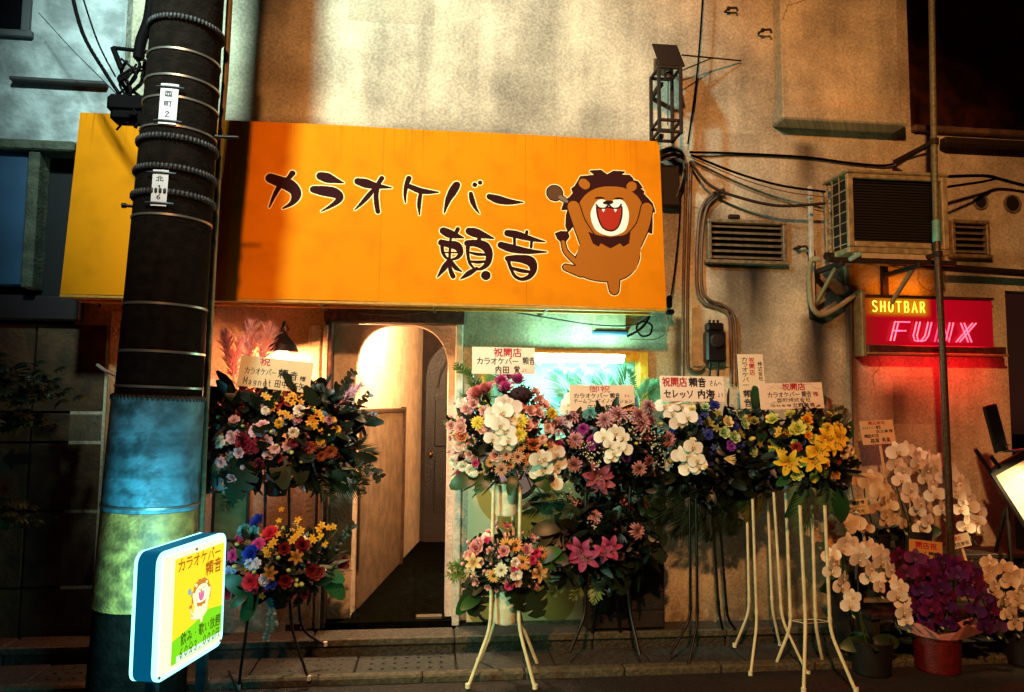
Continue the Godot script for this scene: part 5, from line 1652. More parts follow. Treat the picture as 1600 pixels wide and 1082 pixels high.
# ---------------------------------------------------------------- the pole and its fittings
func utility_pole() -> void:
	var lean = 0.028
	var at = Vector3(-1.342 - 1.62 * lean, 0, 1.2)
	var t = thing("utility_pole", "thick concrete utility pole with steel bands, wrapped in grey and yellow near the ground", "utility pole", at)
	t.rotation.z = -lean
	var ys = [0.0, 1.0, 1.62, 2.0, 2.6, 3.2, 3.7, 6.2]
	var rad = func(y: float) -> float: return lerpf(0.226, 0.17, clampf(y / 3.7, 0.0, 1.3))
	var conc = rough_mat("pole_concrete", Color("0c0907"), Color("1a140e"), 0.6, 0.95, 0.35, 0.0, 0.02, 51)
	var m = MB.new()
	var prof = []
	for y in ys:
		prof.append(Vector2(rad.call(y), y))
	m.lathe(Vector3.ZERO, prof, 40)
	conc.metallic_specular = 0.15
	part("shaft", m, conc, t)
	# sheets wrapped round the foot
	var wrap = rough_mat("tinted_grey_wrap", Color("24525e"), Color("568e9c"), 0.6, 0.5, 0.2, 0.0, 0.014, 52)  # grey sheet; the cyan cast of the light box is tinted into its colour
	var yw = 1.622
	var ym = 1.079
	var yy = 0.919
	var yb = 0.624
	m = MB.new()
	m.lathe(Vector3.ZERO, [Vector2(rad.call(ym) + 0.002, ym), Vector2(rad.call(ym) + 0.012, ym), Vector2(rad.call(yw) + 0.012, yw), Vector2(rad.call(yw), yw)], 40)
	part("tinted_grey_wrap", m, wrap, t)
	m = MB.new()
	m.lathe(Vector3.ZERO, [Vector2(rad.call(yb), yb), Vector2(rad.call(yb) + 0.01, yb), Vector2(rad.call(ym) + 0.01, ym - 0.002), Vector2(rad.call(ym), ym - 0.002)], 40)
	part("yellow_wrap", m, rough_mat("yellow_wrap", Color("7a4e1c"), Color("c08840"), 0.5, 0.6, 0.25, 0.0, 0.014, 53), t)
	# steel bands; some with toothed straps
	var steel = plain(Color("9a9484"), 0.35, 0.8)
	for y in [[70, 0], [112, 0], [150, 0], [196, 0], [328, 0], [472, 0], [547, 0], [600, 0], [812, 0]]:
		var hy: float = {70: 3.365, 112: 3.228, 150: 3.117, 196: 2.969, 328: 2.519, 472: 2.08, 547: 1.848, 600: 1.676, 812: 1.102}[y[0]]
		m = MB.new()
		var r: float = rad.call(hy) + (0.014 if hy < yw else 0.002)
		m.lathe(Vector3.ZERO, [Vector2(r - 0.004, hy - 0.007), Vector2(r + 0.003, hy - 0.005), Vector2(r + 0.003, hy + 0.005), Vector2(r - 0.004, hy + 0.007)], 40)
		part("steel_band", m, steel, t)
	for hy in [3.529, 2.911, 2.757, 2.63, 1.622]:
		m = MB.new()
		var r: float = rad.call(hy) + 0.008
		for k in 60:
			var a = TAU * k / 60
			m.ball(Vector3(cos(a) * r, hy, sin(a) * r), Vector3(0.011, 0.018, 0.011), 3, 6)
		m.lathe(Vector3.ZERO, [Vector2(r - 0.006, hy - 0.014), Vector2(r, hy - 0.012), Vector2(r, hy + 0.012), Vector2(r - 0.006, hy + 0.014)], 40)
		part("toothed_strap", m, rough_mat("strap", Color("1a1512"), Color("34302a"), 0.2, 0.6, 0.2, 0.2), t)
	# number plates
	var k = 0
	for p in [[Vector3(-1.297, 3.07, 1.405), 0.085, 0.205, ["西", "町", "2"]], [Vector3(-1.318, 2.644, 1.41), 0.075, 0.18, ["北", "1", "6"]]]:
		var ink = Ink.new(64, 160, Color("c9ccc8"))
		for j in 3:
			write(ink, p[3][j], Color("22201e"), 16, 48, 40 + j * 40, 26, 7.0)
		var pm = plain(Color.WHITE, 0.5)
		pm.albedo_texture = ink.texture()
		var dirv: Vector3 = (p[0] - at - Vector3(lean * p[0].y, 0, 0)) * Vector3(1, 0, 1)
		var ang = atan2(dirv.x, dirv.z)
		var rr: float = rad.call(p[0].y) + 0.012
		m = MB.new()
		var wd: float = p[1]
		for j in 6:                                # bent round the pole
			var a0 = ang + (j / 6.0 - 0.5) * wd / rr
			var a1 = ang + ((j + 1) / 6.0 - 0.5) * wd / rr
			m.quad(Vector3(sin(a0) * rr, p[0].y - p[2] / 2, cos(a0) * rr), Vector3(sin(a1) * rr, p[0].y - p[2] / 2, cos(a1) * rr), Vector3(sin(a1) * rr, p[0].y + p[2] / 2, cos(a1) * rr), Vector3(sin(a0) * rr, p[0].y + p[2] / 2, cos(a0) * rr), Vector3(sin(ang), 0, cos(ang)), Color.WHITE, Vector2(j / 6.0, 1), Vector2((j + 1) / 6.0, 0))
		var plate = part("number_plate", m, pm, t)
		plate.set_meta("label", ["upper white number plate", "lower white number plate"][k])
		for s in [-1, 1]:
			m = MB.new()
			m.lathe(Vector3.ZERO, [Vector2(rr + 0.002, p[0].y + s * p[2] * 0.42 - 0.006), Vector2(rr + 0.005, p[0].y + s * p[2] * 0.42), Vector2(rr + 0.002, p[0].y + s * p[2] * 0.42 + 0.006)], 12, Color.WHITE, PI / 2 - ang - 0.35, PI / 2 - ang + 0.35)
			part("plate_band", m, plain(Color("1a1614"), 0.5), plate)
		k += 1
	# torn corner and scuffs on the wraps: dark patches of missing sheet
	m = MB.new()
	var sc = Vector3(-1.346, 1.408, 1.42) - at - Vector3(lean * 1.5, 0, 0)
	m.slab(PackedVector2Array([Vector2(-0.018, -0.05), Vector2(0.02, -0.055), Vector2(0.022, 0.05), Vector2(0.0, 0.045), Vector2(-0.018, 0.01)]), 0.006, Transform3D(Basis(Vector3.UP, -0.6), Vector3(sc.x, sc.y, sc.z).normalized() * 0.0 + Vector3(sc.x, sc.y, 0.2)))
	part("torn_patch", m, plain(Color("1a0e08"), 0.9), t)
	# step bolts
	for q in [[Vector3(-1.566, 2.593, 1.2), Vector3(-1.457, 2.591, 1.2)], [Vector3(-1.126, 2.987, 1.2), Vector3(-1.008, 2.993, 1.2)]]:
		m = MB.new()
		var sh = at + Vector3(lean * q[0].y, 0, 0)
		m.tube([q[0] - sh, q[1] - sh], 0.008, 6)
		m.tube([q[0] - sh, q[0] - sh + (q[1] - q[0]).normalized() * 0.02], 0.014, 6)
		part("step_bolt", m, plain(Color("1c1814"), 0.5, 0.5), t)
	# cream conduit up the right side of the pole
	m = MB.new()
	m.tube([Vector3(-1.117, 4.029, 1.05), Vector3(-1.126, 3.371, 1.05), Vector3(-1.141, 2.978, 1.05), Vector3(-1.148, 2.486, 1.05), Vector3(-1.153, 2.039, 1.05), Vector3(-1.157, 1.499, 1.05), Vector3(-1.154, 0.939, 1.05)], 0.017, 8)
	solo("pole_conduit", m, rough_mat("conduit", Color("6a5c34"), Color("84744a"), 0.3, 0.6, 0.1), "thin tan conduit running up the right side of the utility pole", "pipe")

func cables() -> void:
	var black = plain(Color("0a0605"), 0.75)
	black.metallic_specular = 0.15
	cable("cable", [Vector3(-2.086, 4.031, 0.8), Vector3(-1.989, 3.696, 0.8), Vector3(-1.85, 3.46, 0.8), Vector3(-1.764, 3.334, 0.8)], 0.011, black, "thick black cable slanting from the top left to the tangle beside the pole", "cable", "")
	cable("cable", [Vector3(-2.018, 4.006, 0.85), Vector3(-1.889, 3.639, 0.85), Vector3(-1.797, 3.444, 0.8)], 0.005, black, "thin black cable slanting beside the thick one at top left", "cable")
	cable("cable", [Vector3(-2.486, 4.048, 0.3), Vector3(-2.236, 3.784, 0.4), Vector3(-1.99, 3.543, 0.6), Vector3(-1.775, 3.333, 0.8)], 0.003, plain(Color("3a3c38"), 0.6), "faint grey wire drooping across the pale left house")
	cable("cable_sleeve", [Vector3(-1.578, 3.972, 0.9), Vector3(-1.595, 3.745, 0.9), Vector3(-1.63, 3.613, 0.9), Vector3(-1.639, 3.512, 0.9)], 0.03, black, "fat black cable sleeve hanging from above left of the pole")
	# tangle of cable ends and clamps by the pole
	var t = thing("cable_tangle", "tangle of black cable loops and clamps left of the pole above the orange sign", "cables", Vector3(-1.666, 3.297, 0.9))
	var r = RandomNumberGenerator.new()
	r.seed = 9
	for k in 9:
		var m = MB.new()
		var p = []
		for j in 5:
			p.append(Vector3(r.randf_range(-0.1, 0.11), 0.21 - j * 0.095 + r.randf_range(-0.04, 0.04), r.randf_range(-0.08, 0.08)))
		m.tube(smooth(p), r.randf_range(0.005, 0.011), 6)
		part("loop", m, black, t)
	var m = MB.new()
	m.box(Vector3(0.02, -0.06, 0), Vector3(0.26, 0.1, 0.12), 0.02)
	m.box(Vector3(0.01, -0.13, 0.01), Vector3(0.2, 0.07, 0.1), 0.02)
	part("splice_box", m, black, t)
	m = MB.new()
	m.tube([Vector3(-0.11, 0.27, 0), Vector3(0.18, 0.25, 0)], 0.011, 6)
	m.tube([Vector3(-0.11, 0.27, 0), Vector3(-0.06, 0.15, 0)], 0.016, 6)
	part("cross_arm", m, black, t)
	# wires round the lantern and down the wall
	cable("wire", [Vector3(1.95, 4.704, 0.12), Vector3(1.893, 4.024, 0.12), Vector3(1.838, 3.498, 0.06)], 0.0065, black, "thin black wire dropping from the roof to the knot by the lantern", "cable")
	cable("wire", [Vector3(1.855, 3.44, 0.05), Vector3(2.216, 3.459, 0.02), Vector3(2.76, 3.456, 0.02), Vector3(3.112, 3.428, 0.02), Vector3(3.412, 3.424, 0.03), Vector3(3.548, 3.509, 0.06), Vector3(3.703, 3.576, 0.1)], 0.009, black, "black wire running level along the wall from the lantern to the rail", "cable")
	cable("wire", [Vector3(1.861, 3.418, 0.06), Vector3(2.179, 3.287, 0.1), Vector3(2.496, 3.195, 0.14), Vector3(2.813, 3.15, 0.18)], 0.0085, black, "upper black wire sagging from the knot to the air conditioner", "cable")
	cable("wire", [Vector3(1.861, 3.399, 0.06), Vector3(2.231, 3.246, 0.09), Vector3(2.553, 3.156, 0.12), Vector3(2.823, 3.118, 0.16)], 0.004, plain(Color("6a4a30"), 0.6), "thin tan wire sagging to the air conditioner", "cable")
	cable("wire", [Vector3(1.851, 3.37, 0.06), Vector3(1.99, 3.188, 0.09), Vector3(2.215, 3.095, 0.12), Vector3(2.487, 3.042, 0.15), Vector3(2.799, 3.059, 0.2)], 0.011, plain(Color("241812"), 0.5), "lower thick wire sagging from the knot to the air conditioner", "cable")
	var pipe = rough_mat("wall_conduit", Color("4a3420"), Color("6a4e32"), 0.3, 0.5, 0.1)
	cable("conduit", [Vector3(2.12, 3.183, 0.03), Vector3(2.022, 3.136, 0.03), Vector3(1.944, 3.024, 0.03), Vector3(1.912, 2.779, 0.03), Vector3(1.908, 2.453, 0.03), Vector3(1.964, 2.343, 0.03), Vector3(2.073, 2.304, 0.03), Vector3(2.144, 2.241, 0.03), Vector3(2.155, 2.043, 0.03), Vector3(2.151, 1.768, 0.03)], 0.013, pipe, "outer brown conduit curving round the vent to the meter", "pipe")
	cable("conduit", [Vector3(2.129, 3.15, 0.03), Vector3(2.046, 3.109, 0.03), Vector3(1.978, 3.016, 0.03), Vector3(1.946, 2.78, 0.03), Vector3(1.942, 2.468, 0.03), Vector3(1.993, 2.372, 0.03), Vector3(2.098, 2.333, 0.03), Vector3(2.178, 2.251, 0.03), Vector3(2.193, 2.044, 0.03), Vector3(2.189, 1.769, 0.03)], 0.01, pipe, "inner brown conduit curving round the vent to the meter", "pipe")
	cable("conduit", [Vector3(1.837, 3.366, 0.03), Vector3(1.824, 3.01, 0.03), Vector3(1.804, 2.45, 0.03), Vector3(1.793, 1.809, 0.03), Vector3(1.783, 1.315, 0.03)], 0.012, pipe, "left brown conduit running straight down the wall beside the sign", "pipe")
	cable("conduit", [Vector3(1.871, 3.367, 0.03), Vector3(1.858, 3.012, 0.03), Vector3(1.837, 2.451, 0.03), Vector3(1.832, 1.946, 0.03), Vector3(1.854, 1.865, 0.03), Vector3(1.911, 1.856, 0.03), Vector3(1.955, 1.893, 0.04)], 0.012, pipe, "right brown conduit running down the wall and looping to the meter", "pipe")
	cable("wire", [Vector3(1.774, 3.088, 0.08), Vector3(1.745, 2.804, 0.1), Vector3(1.705, 2.482, 0.1), Vector3(1.674, 2.342, 0.12)], 0.005, black, "thin black wire hanging beside the right end of the sign", "cable")
	m = MB.new()
	m.box(Vector3(1.669, 2.333, 0.12), Vector3(0.035, 0.09, 0.04), 0.01)
	m.box(Vector3(1.673, 2.261, 0.12), Vector3(0.055, 0.035, 0.05), 0.01)
	solo("plug", m, black, "black plug at the lower right corner of the orange sign", "plug")
	# bundle at the upper right corner of the sign
	t = thing("cable_bundle", "bundle of old cables over the upper right corner of the orange sign", "cables", Vector3(1.72, 3.307, 0.12))
	for k in 7:
		m = MB.new()
		var o = 0.012 * k
		m.tube(smooth([Vector3(-0.1, 0.11 - o, 0.03 * sin(k)), Vector3(-0.02, 0.13 - o, 0.02), Vector3(0.06, 0.09 - o * 0.6, 0), Vector3(0.08 - o * 0.4, -0.02 - o, 0), Vector3(0.07 - o, -0.14 - o * 2, -0.06)]), 0.009 - 0.0006 * k, 6)
		part("strand", m, rough_mat("grey_cable", Color("4a4030"), Color("7a6c50"), 0.2, 0.6, 0.1) if k % 3 == 0 else black, t)
	m = MB.new()
	m.box(Vector3(-0.02, -0.13, -0.07), Vector3(0.13, 0.3, 0.08), 0.01)
	part("junction_box", m, plain(Color("1c120c"), 0.7), t)
	# wire and coil under the sign
	cable("wire", [Vector3(0.219, 2.268, 0.14), Vector3(0.471, 2.248, 0.14), Vector3(0.782, 2.205, 0.12), Vector3(1.144, 2.162, 0.1), Vector3(1.417, 2.168, 0.1), Vector3(1.549, 2.249, 0.12), Vector3(1.615, 2.285, 0.2)], 0.006, plain(Color("2c1e10"), 0.6), "dark wire sagging under the orange sign from the door to its right end", "cable")
	cable("wire", [Vector3(1.385, 2.091, 0.05), Vector3(1.462, 2.137, 0.1), Vector3(1.512, 2.203, 0.12), Vector3(1.534, 2.264, 0.14)], 0.009, black, "short thick cable from the pale box up to the sign", "cable")
	m = MB.new()
	var ring = []
	var cc = Vector3(1.492, 2.141, 0.11)
	for k in 25:
		ring.append(cc + Vector3(cos(TAU * k / 24) * 0.055, sin(TAU * k / 24) * 0.052, 0.01 * sin(k)))
	m.tube(ring, 0.007, 6)
	solo("cable_coil", m, black, "small ring of coiled black cable under the right end of the sign", "cable")
	cable("wire", [Vector3(1.41, 2.074, 0.04), Vector3(1.569, 2.072, 0.05), Vector3(1.659, 2.123, 0.06), Vector3(1.666, 2.232, 0.1)], 0.004, plain(Color("6a5a3c"), 0.6), "thin pale wire looping below the coil to the plug", "cable")
	cable("wire", [Vector3(-0.461, 2.198, 0.2), Vector3(-0.212, 2.191, 0.2), Vector3(0.081, 2.231, 0.2)], 0.006, plain(Color("3a2410"), 0.6), "short wire along the head board over the door", "cable")
	cable("wire", [Vector3(3.678, 3.263, 0.3), Vector3(4.05, 3.316, 0.2), Vector3(4.288, 3.323, 0.1), Vector3(4.701, 3.266, 0.05)], 0.012, black, "upper black cable leaving the air conditioner to the right", "cable")
	cable("wire", [Vector3(3.675, 3.188, 0.3), Vector3(3.997, 3.265, 0.2), Vector3(4.193, 3.323, 0.12)], 0.01, black, "lower black cable joining behind the air conditioner", "cable")
	cable("wire", [Vector3(3.075, 2.389, 0.03), Vector3(3.068, 1.966, 0.03), Vector3(3.058, 1.318, 0.03)], 0.008, plain(Color("2c180c"), 0.6), "dark wire running down the wall rib left of the neon sign", "cable")

# ---------------------------------------------------------------- the lit sign box in the street
func light_box() -> void:
	var near_top = Vector3(-1.001, 1.026, 2.1)
	var far_top = Vector3(-0.884, 1.035, 1.61)
	var bottom = 0.539
	var d = (far_top - near_top) * Vector3(1, 0, 1)
	var ln = d.length()
	var h: float = near_top.y - bottom
	var along = d.normalized()
	var out = along.cross(Vector3.UP) * 1.0      # to the right of the box, where the printed face looks
	if out.x < 0: out = -out
	var thick = 0.105
	var at = Vector3((near_top.x + far_top.x) / 2, 0, (near_top.z + far_top.z) / 2) - out * thick / 2
	var t = thing("light_box_sign", "glowing white and yellow light box sign with a lion, on legs beside the pole", "sign", at)
	var bs = Basis(-along, Vector3.UP, out)      # local x towards the street, z out of the printed face
	if bs.determinant() < 0: bs = Basis(along, Vector3.UP, out)
	t.basis = bs
	var ym = bottom + h / 2
	var rr = 0.045
	var rounded = PackedVector2Array()
	for c in [[1, 1, 0.0], [-1, 1, PI / 2], [-1, -1, PI], [1, -1, PI * 1.5]]:
		for k in 6:
			var a: float = c[2] + PI / 2 * k / 5
			rounded.append(Vector2(c[0] * (ln / 2 - rr) + cos(a) * rr, c[1] * (h / 2 - rr) + sin(a) * rr))
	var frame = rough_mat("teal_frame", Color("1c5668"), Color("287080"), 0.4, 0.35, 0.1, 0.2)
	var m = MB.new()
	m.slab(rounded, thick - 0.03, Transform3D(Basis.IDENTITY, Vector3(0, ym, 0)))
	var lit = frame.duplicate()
	lit.emission_enabled = true; lit.emission = Color(0.0, 0.36, 0.5); lit.emission_energy_multiplier = 0.9  # teal emission added to the casing, standing in for light at its edges
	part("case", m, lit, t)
	# printed face: u runs along the box as one reads it
	var W = 520
	var H = int(520 * h / ln)
	var ink = Ink.new(W, H, Color("fff8d8"))
	var x0 = 92.0
	ink.fill([Vector3(x0, 26, 0), Vector3(W, 26, 0), Vector3(W, H - 60, 0), Vector3(x0, H - 60, 0)], Color("ffd62a"))
	ink.fill([Vector3(x0, H * 0.76, 0), Vector3(W * 0.5, H * 0.7, 0), Vector3(W * 0.75, H * 0.63, 0), Vector3(W, H * 0.66, 0), Vector3(W, H - 18, 0), Vector3(x0, H - 18, 0)], Color("7ad21e"))
	ink.fill([Vector3(x0 + 40, H - 46, 0), Vector3(W, H - 46, 0), Vector3(W, H - 20, 0), Vector3(x0 + 40, H - 20, 0)], Color("d8f2e4"))
	write(ink, "カラオケバー", Color("a8560c"), x0 + 24, W - 26, H * 0.12, H * 0.12, 6.0)
	write(ink, "頼音", Color("a8560c"), W - 170, W - 14, H * 0.245, H * 0.14, 6.0)
	write(ink, "飲み・歌い放題", Color("3c5a08"), x0 + 70, W - 10, H * 0.785, H * 0.115, 6.0)
	write(ink, "60分3,000円", Color("3c5a08"), x0 + 60, W - 14, H * 0.9, H * 0.105, 7.0)
	var s = H * 0.00047
	var place = func(p: Vector2) -> Vector2: return Vector2(W * 0.36 + p.x * s * 1.15, H * 0.255 + p.y * s)
	lion(ink, place, s, Color("fff0cc"), Color("c8762a"), Color("b0661c"), Color("e06a9a"), Color("f4f4ff"), Color("ffe27a"), Color("7aa8d0"))
	var tex = ink.texture()
	var fm = plain(Color(0.5, 0.5, 0.5), 0.3)
	fm.albedo_texture = tex
	fm.emission_enabled = true; fm.emission_texture = tex; fm.emission_operator = BaseMaterial3D.EMISSION_OP_MULTIPLY
	fm.emission = Color(0.96, 1.0, 0.92); fm.emission_energy_multiplier = 1.3
	var edge = glow(Color(0.6, 1.0, 1.0), 2.2)
	for side in [1.0, -1.0]:
		m = MB.new()
		m.slab(rounded, 0.014, Transform3D(Basis.IDENTITY, Vector3(0, ym, side * (thick / 2 - 0.008))))
		part("lit_rim", m, edge, t)
		m = MB.new()
		var q = MB.new()
		var e = 0.02
		var z: float = side * (thick / 2 + 0.0015)
		var sx: float = 1.0 if side > 0 else -1.0
		m.quad(Vector3(-sx * (ln / 2 - e), ym - h / 2 + e, z), Vector3(sx * (ln / 2 - e), ym - h / 2 + e, z), Vector3(sx * (ln / 2 - e), ym + h / 2 - e, z), Vector3(-sx * (ln / 2 - e), ym + h / 2 - e, z), Vector3(0, 0, side))
		part("lit_face", m, fm, t)
		panel_light(t, Vector3(0, ym, side * (thick / 2 + 0.02)), Vector3(0, 0, side), Vector2(ln * 0.9, h * 0.9), Color(0.72, 1.0, 0.82) if side > 0 else Color(0.42, 0.9, 1.0), 3.8 if side > 0 else 2.5)
	for x in [-ln * 0.36, ln * 0.36]:
		m = MB.new()
		m.box(Vector3(x, (bottom + 0.0) / 2, 0), Vector3(0.035, bottom - 0.01, 0.045), 0.006)
		part("leg", m, frame, t)
	m = MB.new()
	for e in [[0.0, h / 2 - 0.03], [-0.5, -h / 2 + 0.02], [0.5, -h / 2 + 0.02]]:
		m.tube([Vector3(e[0] * ln * 0.9, ym + e[1], thick / 2 - 0.02), Vector3(e[0] * ln * 0.9, ym + e[1], thick / 2 + 0.006)], 0.006, 8)
	part("face_screw", m, plain(Color("8a9094"), 0.4, 0.7), t)
	var cord = MB.new()
	cord.tube(smooth([at + Vector3(-0.05, 0.12, -0.2), at + Vector3(-0.12, 0.01, -0.32), at + Vector3(0.1, 0.008, -0.62), at + Vector3(0.02, 0.05, -0.95), at + Vector3(-0.12, 0.06, -1.3)]), 0.006, 6)
	solo("power_cord", cord, plain(Color("0c0a0a"), 0.5), "black power cord running from the light box sign back to the step", "cord")
	m = MB.new()
	m.box(Vector3(0, 0.02, 0), Vector3(ln * 0.95, 0.035, 0.3), 0.01)
	part("base", m, frame, t)

# ---------------------------------------------------------------- flower stands
const RED := Color("b01c22")
const INK := Color("1c120e")

func stand(label: String, at: Vector3) -> Node3D:
	return thing("flower_stand", label, "flower stand", at, "congratulatory flower stands before the bar")

func pot(parent: Node3D, at: Vector3, r: float, h: float, mat: Material, hidden = false) -> void:
	if hidden:                                   # a small liner up among the leaves
		at.y += h * 0.55; r *= 0.6; h *= 0.5
	var m = MB.new()
	m.lathe(Vector3.ZERO, [Vector2(0.0, 0.0), Vector2(r * 0.86, 0.0), Vector2(r * 0.9, 0.01), Vector2(r, h - 0.012), Vector2(r * 1.04, h - 0.01), Vector2(r * 1.04, h), Vector2(r * 0.94, h), Vector2(r * 0.9, h - 0.05), Vector2(0.0, h - 0.05)], 28)
	var o = part("pot", m, mat, parent)
	o.position = at - parent.position

func stand_left() -> void:
	var t = stand("two tier flower stand left of the doorway, dark foliage with yellow orchids", Vector3(-0.859, 0, 0.6))
	var dark = plain(Color("1e1a18"), 0.35, 0.4)
	legs_from(t, [[Vector3(-0.954, 0.768, 0.68), Vector3(-0.969, 0.525, 0.7), Vector3(-1.02, 0.011, 0.7)], [Vector3(-0.796, 0.678, 0.6), Vector3(-0.752, 0.303, 0.62), Vector3(-0.641, 0.04, 0.68)], [Vector3(-0.762, 0.657, 0.5), Vector3(-0.72, 0.267, 0.5), Vector3(-0.582, 0.159, 0.46)], [Vector3(-0.948, 1.338, 0.55), Vector3(-0.939, 0.965, 0.55), Vector3(-0.947, 0.475, 0.5)], [Vector3(-0.819, 1.338, 0.55), Vector3(-0.8, 0.964, 0.55), Vector3(-0.8, 0.472, 0.5)]], 0.0085, dark, plain(Color("cfd0c8"), 0.5))
	pot(t, Vector3(-0.873, 0.964, 0.55), 0.1, 0.17, plain(Color("1a1614"), 0.5), true)
	pot(t, Vector3(-0.842, 0.335, 0.6), 0.1, 0.17, plain(Color("1a1614"), 0.5), true)
	var c = Vector3(-0.859, 1.433, 0.55)
	var lc = Vector3(-0.821, 0.664, 0.62)
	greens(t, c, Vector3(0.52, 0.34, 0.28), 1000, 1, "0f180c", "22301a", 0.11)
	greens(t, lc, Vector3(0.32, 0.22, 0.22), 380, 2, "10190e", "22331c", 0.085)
	blooms(t, "carnation", "c98a92", "f0c4c2", 0.052, c, "-0.932,1.457,0.806 -0.951,1.446,0.805 -1.085,1.41,0.776 -1.058,1.426,0.784 -0.914,1.469,0.807")
	blooms(t, "rose", "b89aa8", "e6d2d8", 0.046, c, "-0.885,1.382,0.806 -0.875,1.321,0.794 -0.904,1.397,0.807")
	blooms(t, "carnation", "c8b890", "efe2c4", 0.046, c, "-0.747,1.435,0.802 -0.721,1.561,0.777 -1.167,1.385,0.739 -0.906,1.56,0.788")
	blooms(t, "carnation", "4a0610", "8a1028", 0.062, c, "-1.002,1.366,0.791 -1.033,1.396,0.789 -0.972,1.355,0.794")
	blooms(t, "star", "c88408", "e0a410", 0.029, c, "-0.895,1.633,0.785 -0.866,1.602,0.773 -0.838,1.656,0.77 -0.795,1.626,0.758 -0.772,1.649,0.76 -0.751,1.634,0.747 -0.719,1.611,0.754 -0.686,1.635,0.73 -0.658,1.581,0.753 -0.626,1.55,0.754 -0.77,1.526,0.794 -0.823,1.549,0.792 -0.793,1.542,0.793 -0.653,1.519,0.772 -0.595,1.512,0.754 -0.636,1.473,0.775 -0.611,1.535,0.754 -0.685,1.557,0.77 -0.711,1.658,0.72 -0.749,1.666,0.723 -0.666,1.496,0.781 -0.563,1.426,0.749 -0.534,1.441,0.734 -0.63,1.496,0.77 -0.762,1.603,0.766 -0.926,1.648,0.743 -0.87,1.571,0.786 -0.599,1.442,0.764")
	blooms(t, "carnation", "a07408", "dcaa20", 0.04, c, "-0.601,1.388,0.763 -0.461,1.479,0.675 -0.826,1.488,0.806 -0.52,1.449,0.725 -0.544,1.504,0.731")
	blooms(t, "dahlia", "5a2410", "a04a20", 0.045, c, "-0.599,1.302,0.738 -0.548,1.324,0.721 -0.655,1.35,0.774")
	blooms(t, "bud", "8fa84a", "c8d070", 0.03, c, "-0.753,1.328,0.789 -0.711,1.273,0.762 -0.861,1.439,0.81 -0.83,1.367,0.804 -0.563,1.426,0.749 -1.021,1.472,0.791 -1.246,1.513,0.676 -1.163,1.515,0.734")
	blooms(t, "star", "2c8c90", "58b4b8", 0.045, c, "-1.278,1.443,0.657 -1.3,1.346,0.594 -1.288,1.319,0.594 -1.34,1.59,0.596")
	blooms(t, "bird", "d8b4c4", "8aa040", 0.1, c, "-1.243,1.278,0.626 -1.194,1.232,0.633 -1.166,1.316,0.72")
	blooms(t, "lily", "5a100c", "a02a20", 0.085, c, "-1.041,1.624,0.699 -0.833,1.618,0.715")
	scatter(t, c, Vector3(0.43, 0.3, 0.27), [["star", "8a5a0c", "b8840c", 0.03], ["bud", "5a2a28", "8a4a44", 0.026], ["star", "6a3a3a", "96605a", 0.03], ["bud", "3a4a1c", "6a7a30", 0.03], ["carnation", "8a5058", "c08890", 0.036], ["carnation", "4a0c18", "7a1c2c", 0.04]], 40, 0.065, 3, -0.7)
	scatter(t, c + Vector3(-0.16, -0.06, 0.02), Vector3(0.36, 0.24, 0.27), [["carnation", "b07880", "e4b8b8", 0.042], ["rose", "a88890", "dcc4c8", 0.038], ["carnation", "560a18", "8e1830", 0.044], ["star", "987010", "d0a020", 0.028], ["carnation", "c89098", "f0ccc8", 0.042]], 18, 0.085, 5, -0.6)
	leaves(t, "eucalyptus", "1c1e14", "2c2e20", [[Vector3(-0.596, 1.568, 0.6), Vector3(-0.442, 1.778, 0.62)], [Vector3(-0.557, 1.53, 0.6), Vector3(-0.326, 1.532, 0.6)], [Vector3(-0.536, 1.417, 0.6), Vector3(-0.278, 1.175, 0.62)], [Vector3(-0.627, 1.528, 0.5), Vector3(-0.493, 1.722, 0.55)], [Vector3(-0.519, 1.493, 0.6), Vector3(-0.357, 1.665, 0.58)], [Vector3(-0.552, 1.342, 0.6), Vector3(-0.397, 1.08, 0.6)]])
	leaves(t, "broad", "1c2618", "34422a", [[Vector3(-0.626, 1.342, 0.6), Vector3(-0.398, 1.194, 0.62)], [Vector3(-0.646, 1.379, 0.6), Vector3(-0.453, 1.289, 0.65)], [Vector3(-1.175, 1.414, 0.6), Vector3(-1.352, 1.341, 0.62)], [Vector3(-1.144, 1.526, 0.6), Vector3(-1.36, 1.562, 0.6)], [Vector3(-1.204, 1.486, 0.5), Vector3(-1.357, 1.637, 0.5)], [Vector3(-0.72, 1.347, 0.7), Vector3(-0.706, 1.134, 0.75)], [Vector3(-0.863, 1.347, 0.7), Vector3(-0.791, 1.118, 0.76)], [Vector3(-0.624, 1.267, 0.6), Vector3(-0.453, 1.08, 0.6)], [Vector3(-1.073, 1.564, 0.6), Vector3(-1.273, 1.713, 0.55)]])
	leaves(t, "palm", "18220e", "3a4a1c", [[Vector3(-1.151, 1.375, 0.55), Vector3(-1.514, 1.175, 0.6)], [Vector3(-1.204, 1.486, 0.5), Vector3(-1.466, 1.56, 0.55)], [Vector3(-1.199, 1.335, 0.5), Vector3(-1.514, 1.281, 0.55)]])
	leaves(t, "monstera", "10281c", "1c4030", [[Vector3(-1.109, 1.274, 0.7), Vector3(-1.288, 1.122, 0.78)], [Vector3(-1.009, 1.278, 0.75), Vector3(-1.109, 1.064, 0.8)]])
	leaves(t, "eucalyptus", "3c7478", "5c9a9c", [[Vector3(-1.022, 1.31, 0.7), Vector3(-1.125, 1.118, 0.75)], [Vector3(-1.041, 1.346, 0.7), Vector3(-1.148, 1.278, 0.75)]])
